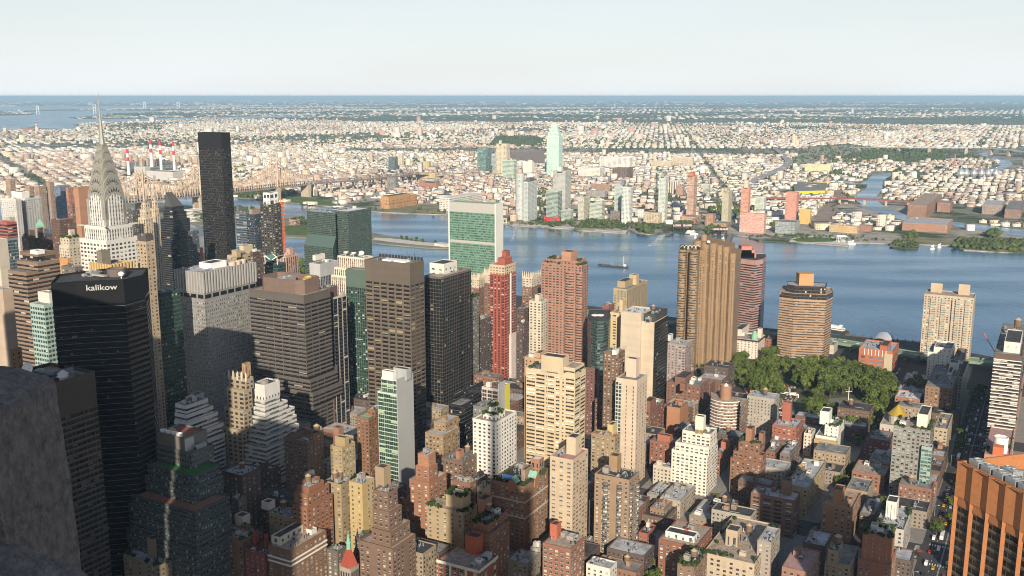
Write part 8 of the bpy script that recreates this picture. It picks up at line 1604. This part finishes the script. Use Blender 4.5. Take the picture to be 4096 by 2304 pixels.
# ------------------------------------------------------------------ vehicles
TY = princ('tyre', (.02, .02, .02)); GL = princ('car_glass', (.02, .025, .03), rough=.08, spec=.6); LAMP = princ('tail_red', (.5, .02, .01)); HEAD = princ('head_lamp', (.8, .78, .7), rough=.2)
def car_meshes():
    out = {}
    for kind, prof, wdt in (('car', [(-2.2, .3), (-2.25, .75), (-1.5, .85), (-.95, 1.4), (.75, 1.42), (1.35, .95), (2.15, .8), (2.25, .35)], 1.8), ('van', [(-2.8, .35), (-2.85, 2.1), (1.7, 2.15), (2.3, 1.3), (2.8, 1.1), (2.85, .4)], 2.0), ('bus', [(-6, .4), (-6, 3.0), (5.8, 3.0), (6, 2.6), (6, .4)], 2.5)):
        mb = MB(); n = len(prof); h = wdt / 2; a = [Vector((x, -h, z)) for x, z in prof]; b = [Vector((x, h, z)) for x, z in prof]
        mb.face(a); mb.face(b[::-1])
        for i in range(n): j = (i + 1) % n; mb.face([a[i], b[i], b[j], a[j]])
        gb = MB()
        if kind == 'car':
            for s in (-1, 1): gb.face([(-1.35, s * (h + .01), .9), (1.2, s * (h + .01), .95), (.7, s * (h + .01), 1.34), (-.9, s * (h + .01), 1.33)])
            gb.face([(1.32, -.75, 1.0), (1.32, .75, 1.0), (.8, .7, 1.42), (.8, -.7, 1.42)]); gb.face([(-1.5, -.75, .9), (-1.5, .75, .9), (-1.0, .7, 1.41), (-1.0, -.7, 1.41)])
        else:
            L_ = 2.7 if kind == 'van' else 5.9; z0, z1 = (1.3, 1.9) if kind == 'van' else (1.4, 2.4)
            for s in (-1, 1): gb.face([(-L_ * (.1 if kind == 'van' else 1), s * (h + .02), z0), (L_ * .6, s * (h + .02), z0), (L_ * .55, s * (h + .02), z1), (-L_ * (.1 if kind == 'van' else 1), s * (h + .02), z1)])
            if kind == 'bus': gb.face([(6.02, -1.1, 1.2), (6.02, 1.1, 1.2), (5.85, 1.1, 2.7), (5.85, -1.1, 2.7)])
        wb = MB(); X = {'car': 1.35, 'van': 1.8, 'bus': 3.8}[kind]
        for x in (-X, X):
            for s in (-1, 1):
                c = Vector((x, s * h * .95, .35)); r = .35 if kind != 'bus' else .48; ring = [c + Vector((r * math.cos(t), 0, r * math.sin(t) + (r - .35))) for t in [2 * math.pi * i / 10 for i in range(10)]]; wb.face([p + Vector((0, s * .12, 0)) for p in ring])
                for i in range(10): wb.face([ring[i] + Vector((0, s * .12, 0)), ring[(i + 1) % 10] + Vector((0, s * .12, 0)), ring[(i + 1) % 10] - Vector((0, s * .1, 0)), ring[i] - Vector((0, s * .1, 0))])
        lb = MB(); xb = prof[0][0] - .03
        for s in (-1, 1): lb.box((xb, s * h * .75, .72), (.06, .3, .16))
        out[kind] = [mb, gb, wb, lb]
    return out
CM = car_meshes(); CARM = {}
CPAINT = {'yellow': (.62, .36, .02), 'white': (.72, .72, .70), 'black': (.025, .025, .028), 'silver': (.42, .43, .45), 'blue': (.06, .1, .2), 'red': (.4, .04, .03), 'green': (.1, .4, .2)}
def car(kind, colr, loc, rz, label, group):
    key = (kind, colr)
    if key not in CARM:
        root = empty('x', (0, 0, 0), 'x', 'car'); pm = princ('paint_' + colr, CPAINT[colr], rough=.25, spec=.5)
        ch = [m.build(nm, mt, root) for m, nm, mt in zip(CM[kind], ('body', 'windows', 'wheels', 'tail_lamps'), (pm, GL, TY, LAMP))]; CARM[key] = (root, ch); r = root; r.name = {'car': 'taxi' if colr == 'yellow' else 'car', 'van': 'van', 'bus': 'bus'}[kind]
    else:
        b, ch = CARM[key]; r = b.copy(); COL.objects.link(r)
        for c in ch: d = c.copy(); COL.objects.link(d); d.parent = r
    r.location = loc; r.rotation_euler.z = rz; tag(r, label, {'car': 'taxi' if colr == 'yellow' else 'car', 'van': 'van', 'bus': 'bus'}[kind], group)
qc = random.Random(17); a_st = math.atan2(ST.y, ST.x); a_av = math.atan2(AV.y, AV.x)
def col_(): return qc.choices(('yellow', 'white', 'black', 'silver', 'blue', 'red'), (4, 3, 5, 4, 1, 1))[0]
for ln, dr in ((-9.6, 0), (-4.2, 0), (3.6, 1), (8.6, 1)):          # the wide street
    p = 560 + qc.uniform(0, 20)
    while p < 1180:
        k = qc.choices(('car', 'van', 'bus'), (16, 3, 1))[0]; c = col_() if k == 'car' else 'white'
        w_ = PQ(p, 48 + ln, .01); car(k, c, w_, a_st + (math.pi if dr else 0), {'car': '%s %s on the wide shaded street at the right' % (c, 'cab' if c == 'yellow' else 'car'), 'van': 'white delivery van on the wide shaded street', 'bus': 'white bus on the wide shaded street'}[k], 'traffic on the wide street'); p += qc.uniform(9, 26) + (9 if k == 'bus' else 0)
pl = [G(3068, 1690, .28), G(3100, 1660, .28), G(3140, 1620, .28), G(3165, 1590, .28), G(3160, 1560, .28), G(3148, 1536, .28)]
for lane in range(4):                                              # queue into the tunnel
    for a, b in zip(pl, pl[1:]):
        e = (b - a); L_ = e.length; e.normalize(); m = Vector((e.y, -e.x, 0)); s = qc.uniform(0, 3)
        while s < L_ - 2:
            c = col_(); car('car', c, a + e * s + m * ((lane - 1.2) * 3.4), math.atan2(e.y, e.x), '%s %s queuing on the road into the tunnel' % (c, 'cab' if c == 'yellow' else 'car'), 'cars queuing for the tunnel'); s += qc.uniform(6, 9)
for a_, n_ in ((715, 30), (990, 30)):                               # the two avenues
    for k in range(n_):
        q = qc.uniform(60, 560); c = col_(); car('car', c, PQ(a_ + qc.choice((-7, -3.4, 0, 3.4, 7)), q, .01), a_av, '%s %s on an avenue between the brick blocks' % (c, 'cab' if c == 'yellow' else 'car'), 'cars on the avenues')
for k in range(26):
    f = k / 26; p = G(2990 + 42 * f, 1560 - 60 * f + 90 * 0, .2); c = qc.choice(('white', 'silver', 'black', 'blue')); car('car', c, p, 1.2, '%s car parked in the row beside the fluted tower' % c, 'cars parked by the fluted tower')
for k in range(14): f = k / 14; p = G(3600 - 40 * f, 1475 + 70 * f, .16); c = qc.choice(('white', 'silver', 'black', 'blue')); car('car', c, p, a_st, '%s car parked along the school street' % c, 'cars parked by the school')
for k in range(12): p = gnd(3330 + 50 * k, 1361 + 7.6 * k, 9.1); c = qc.choice(('white', 'yellow', 'silver')); car('car', c, p, -.75, '%s car on the elevated riverside drive' % c, 'cars on the riverside drive')
car('bus', 'white', G(3470, 1695, .1), a_st - 1.5, 'white bus stopped at the near corner of the park', None); car('bus', 'white', G(2785, 1722, .1), a_st, 'white bus beside the bright white apartment block', None)
# ------------------------------------------------------------------ river craft
HULL = princ('hull_dark', (.06, .045, .04)); DECK = princ('deck_rust', (.25, .19, .14), vary=.3, scale=.3)
def hull(mb, L_, W_, h, m=0, z0=-2.6):
    p = [(-L_ / 2, -W_ / 2), (L_ * .38, -W_ / 2), (L_ / 2, 0), (L_ * .38, W_ / 2), (-L_ / 2, W_ / 2)]; mb.walls(p, z0, z0 + h, m=m); mb.flat(p, z0 + h, m)
def boat(name, label, x, y, rz, build, SC=1.0):
    root = empty(name, G(x, y, -2.2), label, name.replace('_', ' ')); root.location.z = 0; build(root); root.rotation_euler.z = rz; root.scale = (SC, SC, SC); return root
def barge_(r):
    mb = MB(); p = [(-66, -7), (60, -7), (60, 7), (-66, 7)]; mb.walls(p, -2.5, .2); mb.flat(p, .2); mb.build('hull', HULL, r); mb = MB(); q = random.Random(2)
    for i in range(16): x = q.uniform(-45, 45); mb.lathe((x, q.uniform(-3, 3), 0), [(q.uniform(3, 6), .1), (.5, q.uniform(1.5, 3.5))], 7)
    mb.build('cargo', DECK, r); mb = MB(); mb.box((46, 0, 3.2), (9, 8, 6)); mb.box((46, 0, 7.2), (5, 5, 2.4)); mb.build('cabin', WHITEP, r); mb = MB()
    for o in ((-1.6, -1.6), (1.6, -1.6), (1.6, 1.6), (-1.6, 1.6)): mb.bar((40 + o[0], o[1], 0), (40 + o[0] * .4, o[1] * .4, 38), .5)
    for k in range(9): mb.bar((38.4 + k * .15, -1.6 + k * .1, k * 4), (41.6 - k * .15, 1.6 - k * .1, k * 4 + 4), .3)
    mb.build('lattice_mast', princ('mast_pale', (.5, .48, .4)), r); mb = MB(); mb.bar((-12, 0, 0), (-12, 0, 12), .6); mb.bar((-12, 0, 12), (-2, 0, 6), .4); mb.build('derrick', MATS['mast_pale'], r)
boat('barge', 'long dark barge with a white cabin and lattice mast in mid river', 2455, 1066, -.52, barge_, .5)
def ferry_(L_):
    def f(r):
        mb = MB(); hull(mb, L_, L_ * .26, 3.4); mb.build('hull', HULL if L_ > 30 else WHITEP, r); mb = MB(); mb.box((-L_ * .06, 0, 2.6), (L_ * .7, L_ * .22, 3.2)); mb.box((-L_ * .1, 0, 5.4), (L_ * .5, L_ * .18, 2.4)); mb.box((L_ * .16, 0, 7.4), (L_ * .1, L_ * .13, 1.8)); mb.build('cabin', WHITEP, r); mb = MB(); mb.box((-L_ * .06, 0, 2.9), (L_ * .701, L_ * .222, .9)); mb.build('windows', GL, r)
    return f
boat('ferry', 'white double decked ferry moored at the near bank', 3345, 1327, -.75, ferry_(38)); boat('ferry', 'small ferry leaving the left transfer gantry on the far bank', 2767, 937, -.3, ferry_(30)); boat('motor_boat', 'white motor boat close to the right transfer gantry', 2783, 952, 1.2, ferry_(14)); boat('motor_boat', 'white motor boat by the far piers right of the gantry', 2892, 966, 1.1, ferry_(18)); boat('motor_boat', 'white round topped boat off the far promenade', 3405, 979, .2, ferry_(22)); boat('motor_boat', 'tiny boat off the green point at the right', 3757, 992, .3, ferry_(10)); boat('motor_boat', 'rusty hulk afloat near the green point', 3730, 998, .6, ferry_(13))
GLINT = princ('glint_white', (.75, .77, .78), vary=.2, scale=.3); qw = random.Random(6)  # white flakes give the sun glitter on the river its shape
for nm, P, n in (('patch of white flakes standing for sun glitter off the far lawn', [(2590, 985), (2640, 940), (2660, 940), (2630, 985)], 240), ('thin streak of white flakes standing for sun glitter left of the round glass tower', [(2040, 968), (2064, 908), (2070, 908), (2052, 968)], 90)):
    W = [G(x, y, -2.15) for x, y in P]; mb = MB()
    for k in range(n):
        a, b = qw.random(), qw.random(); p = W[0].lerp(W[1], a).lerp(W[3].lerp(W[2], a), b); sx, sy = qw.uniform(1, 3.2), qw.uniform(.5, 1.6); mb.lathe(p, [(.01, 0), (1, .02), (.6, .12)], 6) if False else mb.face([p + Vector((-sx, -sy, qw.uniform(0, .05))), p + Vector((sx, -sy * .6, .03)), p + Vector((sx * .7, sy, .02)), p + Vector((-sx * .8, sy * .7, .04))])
    tag(mb.build('sun_glitter', GLINT), nm, 'sun_glitter', kind='stuff')
# piers and bank details
def pier_(label, x0, y0, x1, y1, w_, near=False):
    a, b = G(x0, y0), G(x1, y1); root = empty('pier', (a + b) / 2, label, 'pier'); e = (b - a).normalized(); m = Vector((e.y, -e.x, 0)); c = (a + b) / 2; L_ = (b - a).length; mb = MB(); mb.box(c + Vector((0, 0, -.6)), (L_, w_, 1.0), (e, m)); mb.build('deck', princ('pier_timber', (.2, .17, .14), vary=.2), root, root.location); mb = MB(); k = max(3, int(L_ / 9))
    for i in range(k + 1):
        for s in (-1, 1): q = a + e * (L_ * i / k) + m * (s * w_ * .46); mb.bar((q.x, q.y, -4), (q.x, q.y, 1.6), .8)
    mb.build('piles', DARKM, root, root.location)
pier_('long dark pier with piles at the near bank', 3382, 1338, 3478, 1352, 12); pier_('second near pier right of the covered landing', 3560, 1358, 3680, 1370, 10); pier_('thin pier left of the left gantry', 2668, 943, 2690, 926, 10); pier_('pier between the two gantries', 2832, 952, 2846, 938, 12); pier_('pier right of the right gantry', 2912, 964, 2922, 940, 12)
root = empty('ferry_landing', G(3530, 1365), 'white vaulted ferry landing roof at the near bank', 'ferry landing'); mb = MB(); c = G(3528, 1370); e, m = AV, ST
for i in range(10):
    t0, t1 = math.pi * i / 10, math.pi * (i + 1) / 10; f = lambda t, s: c + e * (11 * math.cos(t)) + m * (s * 20) + Vector((0, 0, 4 + 6 * math.sin(t)))
    mb.face([f(t0, -1), f(t1, -1), f(t1, 1), f(t0, 1)]); mb.face([f(t0, -1) - Vector((0, 0, .6)), f(t1, -1) - Vector((0, 0, .6)), f(t1, 1) - Vector((0, 0, .6)), f(t0, 1) - Vector((0, 0, .6))])
mb.build('vault', princ('vault_white', (.5, .52, .56)), root, root.location); mb = MB()
for s in (-1, 0, 1):
    for o in (-11, 11): q = c + e * o + m * (s * 19); mb.bar((q.x, q.y, -3), (q.x, q.y, 4), .6)
mb.build('posts', STEEL, root, root.location)
root = empty('pavilion', G(3362, 966), 'white canopy pavilion at the end of the oval lawn', 'pavilion'); mb = MB(); c = G(3362, 968); mb.box(c + Vector((0, 0, 13)), (24, 16, 1.6)); mb.box(c + Vector((0, 0, 14.4)), (20, 12, 1.4)); mb.build('canopy', WHITEP, root, root.location); mb = MB()
for i in range(4):
    for s in (-1, 1): mb.bar(c + Vector((-8 + i * 5.3 - 1.4 * (1 if i % 2 else -1), s * 6, 0)), c + Vector((-8 + i * 5.3, s * 6, 12.4)), .7)
mb.build('posts', WHITEP, root, root.location)
# tunnel plaza sign beam, mast in the park, crane, light poles
root = empty('sign_gantry', G(3135, 1585), 'white sign beam across the tunnel road', 'gantry'); a, b = at(3086, 1560, 1040), at(3194, 1578, 1022); mb = MB(); mb.bar(a, b, .8); mb.bar(a - Vector((0, 0, 1.6)), b - Vector((0, 0, 1.6)), .5); mb.bar((a.x, a.y, 0), a, .7); mb.bar((b.x, b.y, 0), b, .7); mb.build('beam', WHITEP, root, root.location); mb = MB(); mb.box(a.lerp(b, .35) + Vector((0, -.5, 0)), (5, .5, 2.4)); mb.box(a.lerp(b, .78) + Vector((0, -.5, 0)), (7, .5, 2.4)); mb.build('sign_panel', princ('sign_pale', (.6, .66, .7)), root, root.location)
root = empty('tunnel_mouth', G(3030, 1585), 'brick tunnel mouth with an orange lit portal under the trees', 'tunnel'); c = G(3022, 1572); mb = MB(); mb.box(c + Vector((0, 6, 2.2)), (22, 2, 4.4)); mb.box(c + Vector((-11, 0, 1.4)), (1.4, 14, 2.8)); mb.box(c + Vector((11, 0, 1.4)), (1.4, 14, 2.8)); mb.build('retaining_wall', princ('tunnel_wall', (.3, .2, .15), vary=.15), root, root.location); mb = MB(); mb.box(c + Vector((-4, 4.7, 4.4)), (1.2, .3, 10)); lm = princ('portal_lamp', (.8, .3, .1)); lm.node_tree.nodes['Principled BSDF'].inputs['Emission Color'].default_value = (1, .28, .06, 1); lm.node_tree.nodes['Principled BSDF'].inputs['Emission Strength'].default_value = 1.6; mb.build('lit_strip', lm, root, root.location)
root = empty('flagpole', G(3393, 1600), 'white cross armed mast in the park clearing', 'mast'); b = G(3393, 1602); mb = MB(); mb.bar(b, b + Vector((0, 0, 15)), .5); mb.bar(b + Vector((-3.4, 0, 10)), b + Vector((3.4, 0, 10)), .35); mb.build('mast', WHITEP, root, root.location)
root = empty('crane', G(3985, 1430), 'red tipped lattice crane jib beside the striped tower', 'crane'); a, b = at(3982, 1412, 1180), at(3935, 1333, 1180); mb = MB(); mb.bar((a.x, a.y, 0), a, 2); mb.bar(a, a.lerp(b, .75), 1.0); mb.build('jib', DARKM, root, root.location); mb = MB(); mb.bar(a.lerp(b, .75), b, 1.1); mb.build('jib_tip', princ('crane_red', (.5, .08, .06)), root, root.location)
for k in range(9):
    p = PQ(600 + k * 62, 48 + (13 if k % 2 else -13), .15); root = empty('street_lamp', p, 'thin grey lamp post on the kerb of the wide street', 'street lamp', 'lamp posts on the wide street'); mb = MB(); mb.bar(p, p + Vector((0, 0, 9)), .22); mb.bar(p + Vector((0, 0, 9)), p + Vector((0, 0, 9.4)) + AV * (-2.4 if k % 2 else 2.4), .16); mb.build('pole', STEEL, root, root.location); mb = MB(); mb.box(p + Vector((0, 0, 9.3)) + AV * (-2.6 if k % 2 else 2.6), (.9, .4, .25), (AV, ST)); mb.build('lamp_head', WHITEP, root, root.location)
# ------------------------------------------------------------------ invented towers out of frame at left, added to shade the near left
def shade_tower(x, y, w_, d_, h): 
    root = empty('office_tower', (x, y, 0), 'invented stone tower out of view at left, added to cast shade', 'office tower', 'added shade towers out of view'); block(root, quadpts(Vector((x, y, 0)), w_, d_), -1, h, apt((.4, .36, .3)), 'grey')
for q in SHADE_TOWERS: shade_tower(*q)
# ------------------------------------------------------------------ haze
mb = MB(); mb.box((0, BIG / 2 - 4000, 163), (2.3 * BIG, BIG + 12000, 340))
hz = bpy.data.materials.new('haze'); hz.use_nodes = True; t_ = hz.node_tree; t_.nodes.remove(t_.nodes['Principled BSDF']); pv = t_.nodes.new('ShaderNodeVolumePrincipled'); pv.inputs['Color'].default_value = (.50, .75, 1.0, 1); pv.inputs['Density'].default_value = HAZE; pv.inputs['Anisotropy'].default_value = .0; t_.links.new(pv.outputs[0], t_.nodes['Material Output'].inputs['Volume'])
if HAZE > 0: tag(mb.build('haze', hz), kind='stuff')
print('objects', len(bpy.data.objects))
